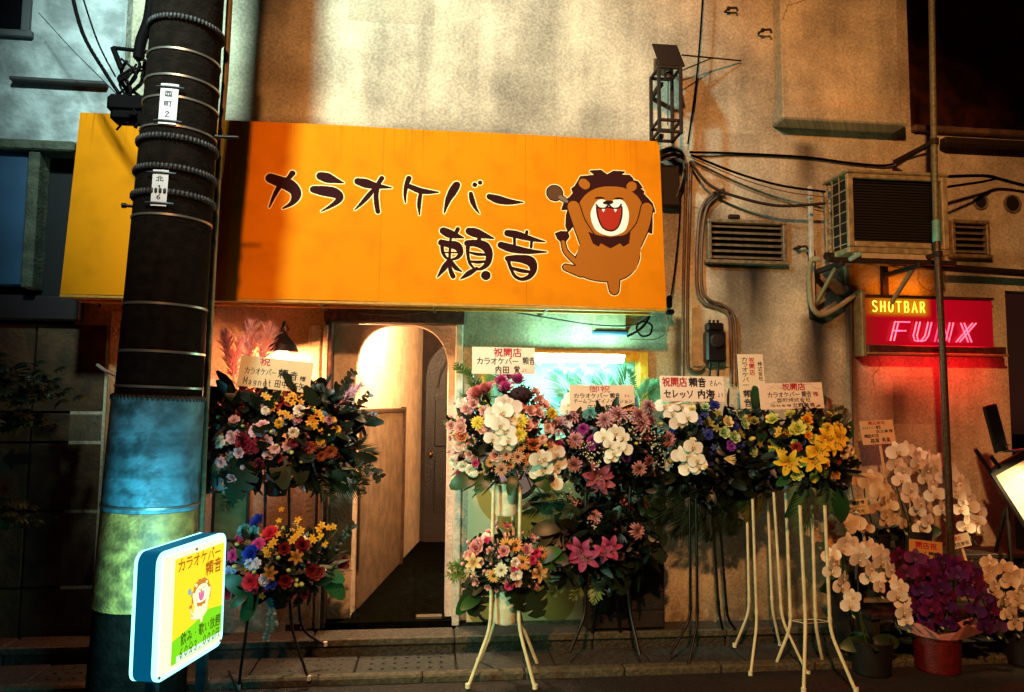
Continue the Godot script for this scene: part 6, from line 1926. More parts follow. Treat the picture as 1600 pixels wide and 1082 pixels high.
	leaves(t, "plume", "c890a0", "e8c0c8", [[Vector3(-1.094, 1.679, 0.45), Vector3(-1.082, 2.095, 0.4)], [Vector3(-1.15, 1.678, 0.45), Vector3(-1.252, 2.032, 0.4)], [Vector3(-1.281, 1.562, 0.5), Vector3(-1.359, 1.866, 0.5)], [Vector3(-1.037, 1.68, 0.45), Vector3(-0.996, 2.082, 0.35)], [Vector3(-0.559, 1.568, 0.6), Vector3(-0.392, 1.721, 0.62)], [Vector3(-1.2, 1.679, 0.4), Vector3(-1.167, 1.998, 0.35)]])
	leaves(t, "palm", "121a0c", "2a3816", [[Vector3(-0.633, 1.339, 0.55), Vector3(-0.31, 1.342, 0.6)], [Vector3(-0.668, 1.263, 0.55), Vector3(-0.361, 1.117, 0.6)], [Vector3(-1.134, 1.267, 0.6), Vector3(-1.361, 1.09, 0.65)], [Vector3(-1.033, 1.563, 0.45), Vector3(-1.242, 1.776, 0.4)], [Vector3(-1.241, 1.486, 0.5), Vector3(-1.477, 1.411, 0.55)], [Vector3(-0.729, 1.527, 0.45), Vector3(-0.484, 1.686, 0.45)]])
	leaves(t, "fern", "18220f", "36441e", [[Vector3(-0.625, 1.304, 0.6), Vector3(-0.376, 1.216, 0.66)], [Vector3(-1.173, 1.34, 0.6), Vector3(-1.416, 1.341, 0.62)], [Vector3(-0.733, 1.23, 0.6), Vector3(-0.536, 1.032, 0.66)], [Vector3(-1.019, 1.213, 0.62), Vector3(-1.173, 1.003, 0.68)]])
	leaves(t, "blade", "16200e", "2c3a18", [[Vector3(-0.734, 1.267, 0.6), Vector3(-0.467, 1.348, 0.7)], [Vector3(-0.697, 1.23, 0.6), Vector3(-0.41, 1.238, 0.7)], [Vector3(-0.988, 1.23, 0.6), Vector3(-1.212, 1.22, 0.7)], [Vector3(-0.873, 1.565, 0.5), Vector3(-0.652, 1.76, 0.5)]])
	name_board(t, Vector3(-0.874, 1.768, 0.72), 0.41, 0.178, -0.1, [["祝", RED, 26, 42, 15, 26], ["カラオケバー", INK, 8, 52, 47, 24], ["頼", INK, 54, 68, 47, 32], ["音", INK, 70, 82, 50, 30], ["様", INK, 84, 93, 56, 18], ["Magnet", INK, 8, 48, 80, 28, 7.0], ["田中", INK, 51, 70, 80, 28], ["拓矢", INK, 74, 94, 82, 26]], 0.22, Color("e0c48c"))
	# clear wrap's bright white ribbon beside the board
	var m = MB.new()
	m.tube(smooth([Vector3(-0.802, 1.787, 0.56), Vector3(-0.755, 1.757, 0.57), Vector3(-0.705, 1.734, 0.57)]), 0.008, 6)
	m.tube(smooth([Vector3(-0.685, 1.816, 0.55), Vector3(-0.674, 1.72, 0.55), Vector3(-0.686, 1.674, 0.56), Vector3(-0.668, 1.636, 0.55)]), 0.007, 6)
	part("ribbon", m, plain(Color("d8d0c0"), 0.3), t)
	# lower bouquet
	blooms(t, "carnation", "2090a4", "58c4cc", 0.05, lc, "-1.045,0.866,0.613 -0.984,0.864,0.628")
	blooms(t, "carnation", "b8185c", "e0509a", 0.05, lc, "-1.05,0.83,0.618 -1.067,0.751,0.74 -0.925,0.816,0.77")
	blooms(t, "rose", "0c1c8a", "2048c8", 0.05, lc, "-0.948,0.784,0.788 -0.96,0.764,0.795 -0.838,0.624,0.836 -0.966,0.911,0.599")
	blooms(t, "carnation", "b8c4d8", "eef2f8", 0.048, lc, "-0.925,0.723,0.821 -0.87,0.635,0.836 -0.954,0.719,0.814")
	blooms(t, "carnation", "6a94c4", "a8c8e8", 0.055, lc, "-1.08,0.655,0.756 -1.115,0.629,0.714")
	blooms(t, "carnation", "a00c1c", "e02838", 0.062, lc, "-0.946,0.622,0.82 -1.113,0.539,0.68 -0.874,0.867,0.718")
	blooms(t, "star", "d8a008", "ecc01c", 0.03, lc, "-0.841,0.83,0.772 -0.852,0.814,0.786 -0.829,0.865,0.728 -0.857,0.888,0.667 -0.851,0.919,0.587 -0.84,0.982,0.582 -0.752,0.898,0.602 -0.742,0.924,0.599 -0.733,0.845,0.743 -0.744,0.833,0.76 -0.667,0.819,0.746 -0.655,0.821,0.737 -0.629,0.824,0.714 -0.643,0.84,0.699 -0.621,0.867,0.578 -0.607,0.889,0.575 -0.569,0.874,0.575 -0.539,0.877,0.574 -0.575,0.803,0.683 -0.602,0.834,0.649 -0.883,0.792,0.798 -0.866,0.773,0.811 -0.929,0.851,0.726 -0.711,0.875,0.668 -0.717,0.861,0.711")
	blooms(t, "rose", "5a0a0c", "86141a", 0.048, lc, "-0.778,0.795,0.799 -0.627,0.675,0.798 -0.685,0.805,0.768 -0.759,0.629,0.834 -0.6,0.664,0.784 -0.485,0.668,0.603")
	blooms(t, "bud", "b8d050", "dce88c", 0.036, lc, "-0.699,0.632,0.822 -0.679,0.605,0.81 -0.705,0.607,0.819 -0.744,0.685,0.833 -0.803,0.75,0.824 -1.045,0.806,0.707 -1.037,0.7,0.783 -0.925,0.679,0.828 -0.808,0.881,0.694")
	blooms(t, "lily", "94681c", "bc9034", 0.045, lc, "-0.711,0.75,0.811 -0.843,0.67,0.839")
	scatter(t, lc, Vector3(0.32, 0.2, 0.23), [["bud", "5a1c24", "a04450", 0.024], ["star", "8a6a10", "b89420", 0.026], ["carnation", "3a1018", "6a1c28", 0.035]], 16, 0.06, 4)
	leaves(t, "broad", "184024", "2c6838", [[Vector3(-0.971, 0.55, 0.8), Vector3(-1.041, 0.496, 0.85)], [Vector3(-0.955, 0.584, 0.8), Vector3(-0.983, 0.43, 0.8)], [Vector3(-0.93, 0.536, 0.75), Vector3(-1.08, 0.649, 0.85)], [Vector3(-0.988, 0.712, 0.75), Vector3(-1.024, 0.792, 0.8)], [Vector3(-0.93, 0.536, 0.75), Vector3(-1.011, 0.382, 0.75)], [Vector3(-0.591, 0.624, 0.7), Vector3(-0.427, 0.496, 0.7)], [Vector3(-0.628, 0.66, 0.7), Vector3(-0.446, 0.608, 0.72)]])
	leaves(t, "blade", "1c2410", "3a4420", [[Vector3(-0.635, 0.65, 0.65), Vector3(-0.413, 0.657, 0.7)], [Vector3(-0.67, 0.614, 0.65), Vector3(-0.435, 0.725, 0.68)], [Vector3(-0.645, 0.712, 0.6), Vector3(-0.441, 0.829, 0.65)]])
	leaves(t, "eucalyptus", "3a6460", "6c9c94", [[Vector3(-0.844, 0.456, 0.65), Vector3(-0.88, 0.277, 0.7)], [Vector3(-0.881, 0.511, 0.65), Vector3(-0.848, 0.346, 0.7)]])
	leaves(t, "eucalyptus", "1c1e14", "2c2e20", [[Vector3(-0.587, 0.715, 0.62), Vector3(-0.424, 0.883, 0.65)]])

func stand_pink() -> void:
	var t = stand("two tier pink and white flower stand on pale legs, right of the doorway", Vector3(0.469, 0, 0.62))
	var pale = rough_mat("cream_paint", Color("d8cc9c"), Color("e8dfb4"), 0.4, 0.45, 0.1)
	legs_from(t, [[Vector3(0.393, 1.12, 0.72), Vector3(0.387, 0.612, 0.72), Vector3(0.381, 0.321, 0.74), Vector3(0.254, 0.009, 0.79)], [Vector3(0.438, 1.102, 0.56), Vector3(0.432, 0.576, 0.56), Vector3(0.424, 0.283, 0.56), Vector3(0.338, 0.032, 0.45)], [Vector3(0.552, 1.119, 0.72), Vector3(0.548, 0.61, 0.72), Vector3(0.548, 0.317, 0.74), Vector3(0.632, 0.004, 0.82)], [Vector3(0.521, 1.102, 0.56), Vector3(0.545, 0.574, 0.56), Vector3(0.582, 0.301, 0.56), Vector3(0.702, 0.008, 0.5)]], 0.0105, pale, plain(Color("e6e0c0"), 0.5))
	pot(t, Vector3(0.481, 0.945, 0.62), 0.075, 0.19, rough_mat("white_pot", Color("d4d8b8"), Color("e4e6c8"), 0.4, 0.35, 0.0))
	pot(t, Vector3(0.477, 0.323, 0.64), 0.075, 0.21, mats["white_pot"])
	var c = Vector3(0.459, 1.421, 0.6)
	var lc = Vector3(0.462, 0.667, 0.64)
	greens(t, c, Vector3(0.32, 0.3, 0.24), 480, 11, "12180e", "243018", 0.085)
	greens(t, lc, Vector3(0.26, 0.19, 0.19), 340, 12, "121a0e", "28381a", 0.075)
	blooms(t, "orchid", "f0ece0", "d8d4b8", 0.07, c, "0.442,1.609,0.854 0.479,1.588,0.854 0.383,1.553,0.872 0.421,1.56,0.885 0.467,1.527,0.886 0.381,1.506,0.895 0.41,1.491,0.912 0.441,1.458,0.908 0.369,1.41,0.902 0.457,1.404,0.909 0.437,1.38,0.897 0.762,1.322,0.735 0.673,1.301,0.833 0.645,1.289,0.838 0.775,1.25,0.699 0.753,1.219,0.699 0.673,1.234,0.797 0.716,1.176,0.708 0.747,1.145,0.715 0.643,1.211,0.786", 0.85)
	blooms(t, "dahlia", "c8a418", "f4e050", 0.058, c, "0.288,1.501,0.839 0.53,1.512,0.874 0.525,1.434,0.894 0.74,1.554,0.73")
	blooms(t, "rose", "c07c70", "ecbcae", 0.043, c, "0.267,1.607,0.761 0.228,1.576,0.753 0.141,1.478,0.699 0.197,1.501,0.761 0.197,1.465,0.769 0.326,1.565,0.813 0.334,1.504,0.834 0.319,1.461,0.836 0.611,1.499,0.826 0.647,1.558,0.791 0.594,1.567,0.811 0.654,1.626,0.743 0.643,1.681,0.684 0.281,1.657,0.725 0.394,1.316,0.842 0.349,1.48,0.843 0.572,1.487,0.841 0.264,1.67,0.691 0.687,1.605,0.734")
	blooms(t, "carnation", "c89080", "f0d0bc", 0.05, c, "0.706,1.468,0.78 0.671,1.406,0.807 0.187,1.366,0.758 0.508,1.396,0.857 0.713,1.455,0.777")
	blooms(t, "gerbera", "b06a50", "eab69c", 0.056, c, "0.426,1.235,0.842 0.518,1.308,0.859 0.45,1.321,0.867")
	blooms(t, "gerbera", "c07024", "f0b070", 0.042, c, "0.363,1.272,0.821 0.585,1.29,0.819 0.482,1.261,0.826 0.537,1.375,0.851 0.604,1.371,0.833 0.533,1.588,0.818 0.518,1.597,0.816")
	blooms(t, "rose", "a03c20", "e08850", 0.042, c, "0.201,1.422,0.776 0.536,1.585,0.818 0.611,1.377,0.832")
	blooms(t, "carnation", "90103c", "c8286a", 0.036, c, "0.282,1.264,0.787 0.202,1.189,0.607 0.637,1.26,0.784 0.783,1.363,0.686")
	blooms(t, "carnation", "d8c8b0", "f4ead4", 0.044, c, "0.263,1.224,0.749 0.158,1.266,0.651 0.212,1.24,0.716 0.273,1.211,0.746 0.199,1.613,0.687")
	blooms(t, "bud", "c8c060", "e8e098", 0.03, c, "0.272,1.406,0.82 0.16,1.218,0.605 0.167,1.168,0.609 0.196,1.149,0.611 0.303,1.589,0.792 0.165,1.426,0.741")
	blooms(t, "cone", "8a1c5c", "d04a94", 0.085, c, "0.351,1.683,0.716 0.457,1.684,0.738 0.533,1.732,0.624 0.439,1.724,0.655 0.504,1.761,0.53", 0.2)
	blooms(t, "cone", "a04050", "d88078", 0.07, c, "0.343,1.677,0.74 0.299,1.657,0.738", 0.2)
	var m = MB.new()
	m.ball(Vector3.ZERO, Vector3(0.068, 0.05, 0.06), 8, 14)
	for k in 90:
		var d = Vector3(rng.randfn(), rng.randfn(), rng.randfn()).normalized()
		m.petal(Transform3D(facing(d), d * Vector3(0.066, 0.048, 0.058)), rng.randf() * TAU, 0.8, 0.3, 0.022, 0.005, 0.8, 0.2, 0.0, lin("2a080c"), lin("4a1016"), 2)
	var ball = part("cockscomb", m, plain(Color("2a080c"), 0.9), t)
	ball.position = vecs("0.542,1.662,0.795")[0] - t.position
	scatter(t, c, Vector3(0.34, 0.32, 0.26), [["rose", "c08078", "e8b8ac", 0.034], ["daisy", "c88a78", "eebca8", 0.036], ["carnation", "a85c60", "dc9c98", 0.03], ["bud", "c08080", "e8b0a8", 0.022], ["bud", "b87878", "e0a8a0", 0.024]], 46, 0.055, 13, -0.7)
	leaves(t, "fern", "1c3010", "4a6c20", [[Vector3(0.363, 1.575, 0.5), Vector3(0.211, 1.692, 0.5)], [Vector3(0.387, 1.615, 0.45), Vector3(0.263, 1.773, 0.48)], [Vector3(0.242, 1.382, 0.6), Vector3(0.116, 1.516, 0.62)], [Vector3(0.308, 1.736, 0.4), Vector3(0.186, 1.9, 0.35)]])
	leaves(t, "palm", "3a5018", "7c8c34", [[Vector3(0.371, 1.574, 0.4), Vector3(0.295, 1.735, 0.42)], [Vector3(0.412, 1.575, 0.4), Vector3(0.443, 1.799, 0.4)], [Vector3(0.493, 1.657, 0.4), Vector3(0.404, 2.007, 0.35)]])
	leaves(t, "blade", "16200e", "34421c", [[Vector3(0.39, 1.2, 0.7), Vector3(0.2, 1.094, 0.75)], [Vector3(0.428, 1.181, 0.7), Vector3(0.273, 1.116, 0.78)], [Vector3(0.581, 1.199, 0.7), Vector3(0.688, 1.092, 0.75)], [Vector3(0.504, 1.181, 0.7), Vector3(0.531, 1.106, 0.8)]])
	leaves(t, "broad", "182810", "304a1c", [[Vector3(0.39, 1.218, 0.7), Vector3(0.29, 1.118, 0.8)], [Vector3(0.314, 1.2, 0.7), Vector3(0.126, 1.131, 0.75)], [Vector3(0.616, 1.201, 0.72), Vector3(0.718, 1.116, 0.8)], [Vector3(0.517, 1.204, 0.75), Vector3(0.473, 1.094, 0.82)]])
	name_board(t, Vector3(0.456, 1.872, 0.62), 0.385, 0.165, 0.0, [["祝開店", RED, 34, 80, 20, 34, 6.5], ["カラオケバー", INK, 7, 75, 52, 28, 6.0], ["頼音", INK, 80, 101, 50, 30, 6.0], ["内田", INK, 36, 60, 84, 30, 6.5], ["覚", INK, 66, 77, 84, 30, 6.5], ["より", INK, 79, 87, 86, 15]], 0.2, Color("f0dcb8"))
	# lower bouquet
	blooms(t, "rose", "b86470", "e8a4a4", 0.044, lc, "0.292,0.775,0.753 0.485,0.875,0.608 0.584,0.77,0.786 0.449,0.769,0.812 0.273,0.74,0.763 0.308,0.795,0.744")
	blooms(t, "carnation", "dcc8b8", "f6eade", 0.044, lc, "0.351,0.834,0.715 0.511,0.635,0.834 0.514,0.707,0.832 0.522,0.641,0.833")
	blooms(t, "carnation", "a01448", "d83c78", 0.034, lc, "0.357,0.82,0.743 0.51,0.679,0.836 0.48,0.573,0.816 0.644,0.743,0.767 0.617,0.713,0.798")
	blooms(t, "gerbera", "c07428", "f0b464", 0.044, lc, "0.466,0.801,0.789 0.519,0.796,0.787 0.389,0.636,0.83 0.576,0.696,0.819 0.68,0.743,0.731 0.553,0.711,0.823")
	blooms(t, "daisy", "d8d0b8", "f8f2dc", 0.048, lc, "0.426,0.676,0.868")
	blooms(t, "lily", "c88a4c", "f0c890", 0.06, lc, "0.28,0.704,0.783 0.659,0.633,0.773")
	blooms(t, "bud", "c07080", "eaa8ac", 0.03, lc, "0.341,0.663,0.819 0.274,0.626,0.777 0.294,0.58,0.77 0.236,0.524,0.668 0.223,0.683,0.732 0.255,0.791,0.677 0.422,0.883,0.604 0.423,0.865,0.638 0.422,0.739,0.824 0.377,0.7,0.827")
	scatter(t, lc, Vector3(0.27, 0.19, 0.2), [["bud", "b06878", "dc9ca0", 0.022], ["rose", "b87070", "e4acA0", 0.03], ["daisy", "c88a60", "eebc90", 0.03]], 16, 0.06, 14)
	leaves(t, "broad", "183818", "2c5c28", [[Vector3(0.285, 0.555, 0.7), Vector3(0.2, 0.386, 0.74)], [Vector3(0.323, 0.499, 0.7), Vector3(0.215, 0.456, 0.8)], [Vector3(0.622, 0.678, 0.7), Vector3(0.785, 0.777, 0.75)], [Vector3(0.641, 0.677, 0.7), Vector3(0.759, 0.668, 0.75)], [Vector3(0.66, 0.732, 0.7), Vector3(0.829, 0.716, 0.72)]])
	leaves(t, "monstera", "121c10", "24301a", [[Vector3(0.564, 0.591, 0.72), Vector3(0.687, 0.386, 0.78)], [Vector3(0.503, 0.617, 0.75), Vector3(0.591, 0.448, 0.8)], [Vector3(0.32, 0.595, 0.72), Vector3(0.3, 0.395, 0.78)]])
	leaves(t, "fern", "344a14", "6c8424", [[Vector3(0.284, 0.609, 0.7), Vector3(0.126, 0.639, 0.74)], [Vector3(0.265, 0.646, 0.7), Vector3(0.134, 0.689, 0.72)], [Vector3(0.246, 0.716, 0.68), Vector3(0.154, 0.58, 0.72)]])

func stand_dahlia() -> void:
	var t = stand("flower stand of dark mauve dahlias and white orchids before the display window", Vector3(1.153, 0, 0.42))
	var dark = plain(Color("15110f"), 0.45, 0.3)
	legs_from(t, [[Vector3(0.995, 1.101, 0.5), Vector3(0.991, 0.631, 0.5), Vector3(0.992, 0.321, 0.5), Vector3(0.869, 0.133, 0.62)], [Vector3(1.278, 1.1, 0.5), Vector3(1.255, 0.548, 0.5), Vector3(1.275, 0.315, 0.5), Vector3(1.3, 0.102, 0.62)], [Vector3(1.108, 1.085, 0.35), Vector3(1.099, 0.312, 0.33), Vector3(1.088, 0.129, 0.25)], [Vector3(1.247, 1.084, 0.35), Vector3(1.238, 0.309, 0.33), Vector3(1.279, 0.124, 0.25)]], 0.011, dark)
	pot(t, Vector3(1.174, 0.931, 0.42), 0.09, 0.18, dark, true)
	pot(t, Vector3(1.132, 0.394, 0.42), 0.09, 0.16, dark, true)
	var c = Vector3(1.175, 1.376, 0.42)
	var lc = Vector3(1.091, 0.732, 0.42)
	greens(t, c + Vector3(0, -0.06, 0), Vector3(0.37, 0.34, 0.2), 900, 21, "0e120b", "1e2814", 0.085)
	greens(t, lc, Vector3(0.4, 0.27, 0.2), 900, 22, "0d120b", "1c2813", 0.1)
	blooms(t, "dahlia", "4a0e1e", "d49a98", 0.075, c, "1.085,1.513,0.632 1.31,1.544,0.598 1.417,1.604,0.448 0.906,1.391,0.599 0.91,1.235,0.547 1.31,1.216,0.601 1.452,1.183,0.484 1.534,1.395,0.484 0.919,1.54,0.499 0.843,1.48,0.41 1.18,1.549,0.589 1.328,1.498,0.593")
	blooms(t, "orchid", "f2ecdc", "dcd4b4", 0.062, c, "0.903,1.613,0.421 0.927,1.647,0.423 0.888,1.576,0.429 1.064,1.415,0.678 1.139,1.441,0.682 1.181,1.415,0.686 1.099,1.371,0.695 1.151,1.358,0.697 1.184,1.346,0.696 1.12,1.32,0.691 1.109,1.287,0.682", 0.85)
	blooms(t, "carnation", "5a0c48", "96287c", 0.045, c, "1.012,1.386,0.616 1.006,1.353,0.613 0.959,1.456,0.583 0.826,1.352,0.47 1.223,1.29,0.626")
	blooms(t, "lily", "7a2038", "b85868", 0.09, c, "1.048,1.183,0.591 1.073,1.147,0.554")
	blooms(t, "carnation", "2c6c60", "5ca090", 0.05, c, "0.988,1.551,0.543 1.013,1.558,0.55")
	blooms(t, "bud", "a09020", "d8cc48", 0.034, c, "1.537,1.255,0.471 1.461,1.49,0.516 1.275,1.374,0.631 1.054,1.588,0.535")
	blooms(t, "star", "c8b4a8", "e6d8cc", 0.034, c, "0.873,1.538,0.398 0.888,1.483,0.52 0.798,1.456,0.394 0.821,1.423,0.422 1.15,1.53,0.6 1.259,1.524,0.597")
	specks(t, "1.201,1.517,0.636 1.242,1.453,0.655 1.327,1.427,0.642 1.419,1.347,0.603 1.006,1.297,0.644 0.957,1.334,0.624 1.403,1.4,0.614 1.04,1.258,0.64 1.433,1.265,0.558 0.866,1.063,0.442 0.907,1.077,0.443 0.992,1.323,0.646", 0.03, 16, 0.0055, "d8cca8", 23)
	scatter(t, c, Vector3(0.35, 0.26, 0.22), [["dahlia", "3a0c18", "a86c70", 0.045], ["bud", "4a1024", "8a3448", 0.024], ["star", "5a1830", "9a4c60", 0.03]], 18, 0.075, 24)
	leaves(t, "palm", "2c5c3c", "5ca478", [[Vector3(1.098, 1.58, 0.3), Vector3(1.007, 1.9, 0.22)], [Vector3(1.141, 1.58, 0.3), Vector3(1.232, 1.883, 0.2)], [Vector3(1.227, 1.581, 0.3), Vector3(1.426, 1.884, 0.22)], [Vector3(0.969, 1.579, 0.3), Vector3(0.833, 1.876, 0.22)], [Vector3(1.314, 1.581, 0.3), Vector3(1.595, 1.82, 0.25)], [Vector3(1.051, 1.538, 0.32), Vector3(0.884, 1.746, 0.3)], [Vector3(1.336, 1.539, 0.3), Vector3(1.562, 1.754, 0.28)]])
	leaves(t, "palm", "10200f", "223c1c", [[Vector3(0.849, 1.023, 0.5), Vector3(0.602, 0.953, 0.55)], [Vector3(1.298, 1.021, 0.5), Vector3(1.478, 0.943, 0.52)], [Vector3(0.93, 0.944, 0.5), Vector3(0.722, 0.798, 0.55)]])
	leaves(t, "palm", "3c6040", "78a07c", [[Vector3(1.034, 1.537, 0.3), Vector3(0.757, 1.619, 0.3)]])
	leaves(t, "broad", "10564c", "1c7c74", [[Vector3(0.981, 1.538, 0.35), Vector3(0.824, 1.702, 0.35)], [Vector3(0.953, 1.497, 0.38), Vector3(0.849, 1.64, 0.4)]])
	name_board(t, Vector3(1.098, 1.653, 0.5), 0.42, 0.165, 0.01, [["御祝", RED, 30, 64, 17, 28, 5.0], ["カラオケバー", INK, 6, 60, 42, 20], ["頼音", INK, 62, 78, 42, 22], ["さん", RED, 84, 93, 42, 12], ["チームフードイノベーション", INK, 6, 97, 63, 17], ["天野", INK, 26, 48, 88, 24], ["智之", INK, 54, 74, 88, 24], ["より", RED, 85, 93, 90, 12]], 0.2, Color("ecd4ac"))
	blooms(t, "dahlia", "4a0e1e", "d49a98", 0.062, lc, "1.044,0.916,0.533 1.299,0.836,0.583 1.297,0.967,0.406 0.951,0.946,0.382 0.719,0.83,0.386 1.256,0.988,0.4 1.392,0.989,0.414")
	blooms(t, "lily", "6a1034", "b03c68", 0.085, lc, "1.063,0.729,0.667 0.929,0.739,0.639 0.959,0.701,0.642 1.106,0.75,0.657")
	scatter(t, lc, Vector3(0.36, 0.19, 0.21), [["bud", "3a0c1c", "6c2038", 0.026], ["dahlia", "2a0812", "70404a", 0.04]], 10, 0.09, 25)
	specks(t, "0.927,0.989,0.397 1.031,0.865,0.588 0.842,1.051,0.399", 0.035, 14, 0.005, "c8bc98", 26)
	leaves(t, "monstera", "0f1a0f", "223020", [[Vector3(1.338, 0.704, 0.5), Vector3(1.507, 0.672, 0.55)], [Vector3(1.277, 0.823, 0.5), Vector3(1.539, 0.804, 0.52)], [Vector3(0.931, 0.748, 0.5), Vector3(0.782, 0.644, 0.55)], [Vector3(1.161, 0.638, 0.55), Vector3(1.253, 0.451, 0.58)]])
	leaves(t, "broad", "1c2c1a", "38483a", [[Vector3(0.93, 0.787, 0.5), Vector3(0.682, 0.741, 0.55)], [Vector3(0.951, 0.709, 0.5), Vector3(0.722, 0.645, 0.55)], [Vector3(1.007, 0.673, 0.52), Vector3(0.881, 0.47, 0.55)], [Vector3(1.088, 0.633, 0.52), Vector3(1.041, 0.448, 0.55)], [Vector3(0.85, 0.866, 0.5), Vector3(0.647, 0.833, 0.52)], [Vector3(0.971, 0.904, 0.5), Vector3(0.76, 0.991, 0.55)]])
	leaves(t, "palm", "1c3a2c", "3a6450", [[Vector3(0.95, 0.944, 0.5), Vector3(0.719, 0.993, 0.56)], [Vector3(0.93, 0.983, 0.5), Vector3(0.673, 1.05, 0.55)]])
	leaves(t, "fern", "4c6430", "88a060", [[Vector3(0.951, 0.631, 0.5), Vector3(0.768, 0.446, 0.52)], [Vector3(1.012, 0.591, 0.5), Vector3(0.907, 0.405, 0.52)], [Vector3(1.093, 0.59, 0.5), Vector3(1.027, 0.383, 0.52)]])
	# dark planter box with small dishes, standing behind the stand
	var b = thing("planter_box", "dark wooden planter box on the step behind the dahlia stand", "planter", Vector3(1.326, 0.13, 0.205) * Vector3(1, 1, 0) + Vector3(0, 0, 0.14))
	var wood = rough_mat("dark_wood", Color("120c09"), Color("22160f"), 0.4, 0.7, 0.3)
	var m = MB.new()
	m.box(Vector3(0, 0.24, 0), Vector3(0.52, 0.47, 0.17), 0.01)
	part("box", m, wood, b)
	for k in 4:
		m = MB.new()
		m.box(Vector3(0, 0.07 + k * 0.115, 0.09), Vector3(0.5, 0.1, 0.012), 0.004)
		part("plank", m, wood, b)
	m = MB.new()
	m.box(Vector3(0.04, 0.5, 0), Vector3(0.46, 0.03, 0.2), 0.008)
	part("lid", m, wood, b)

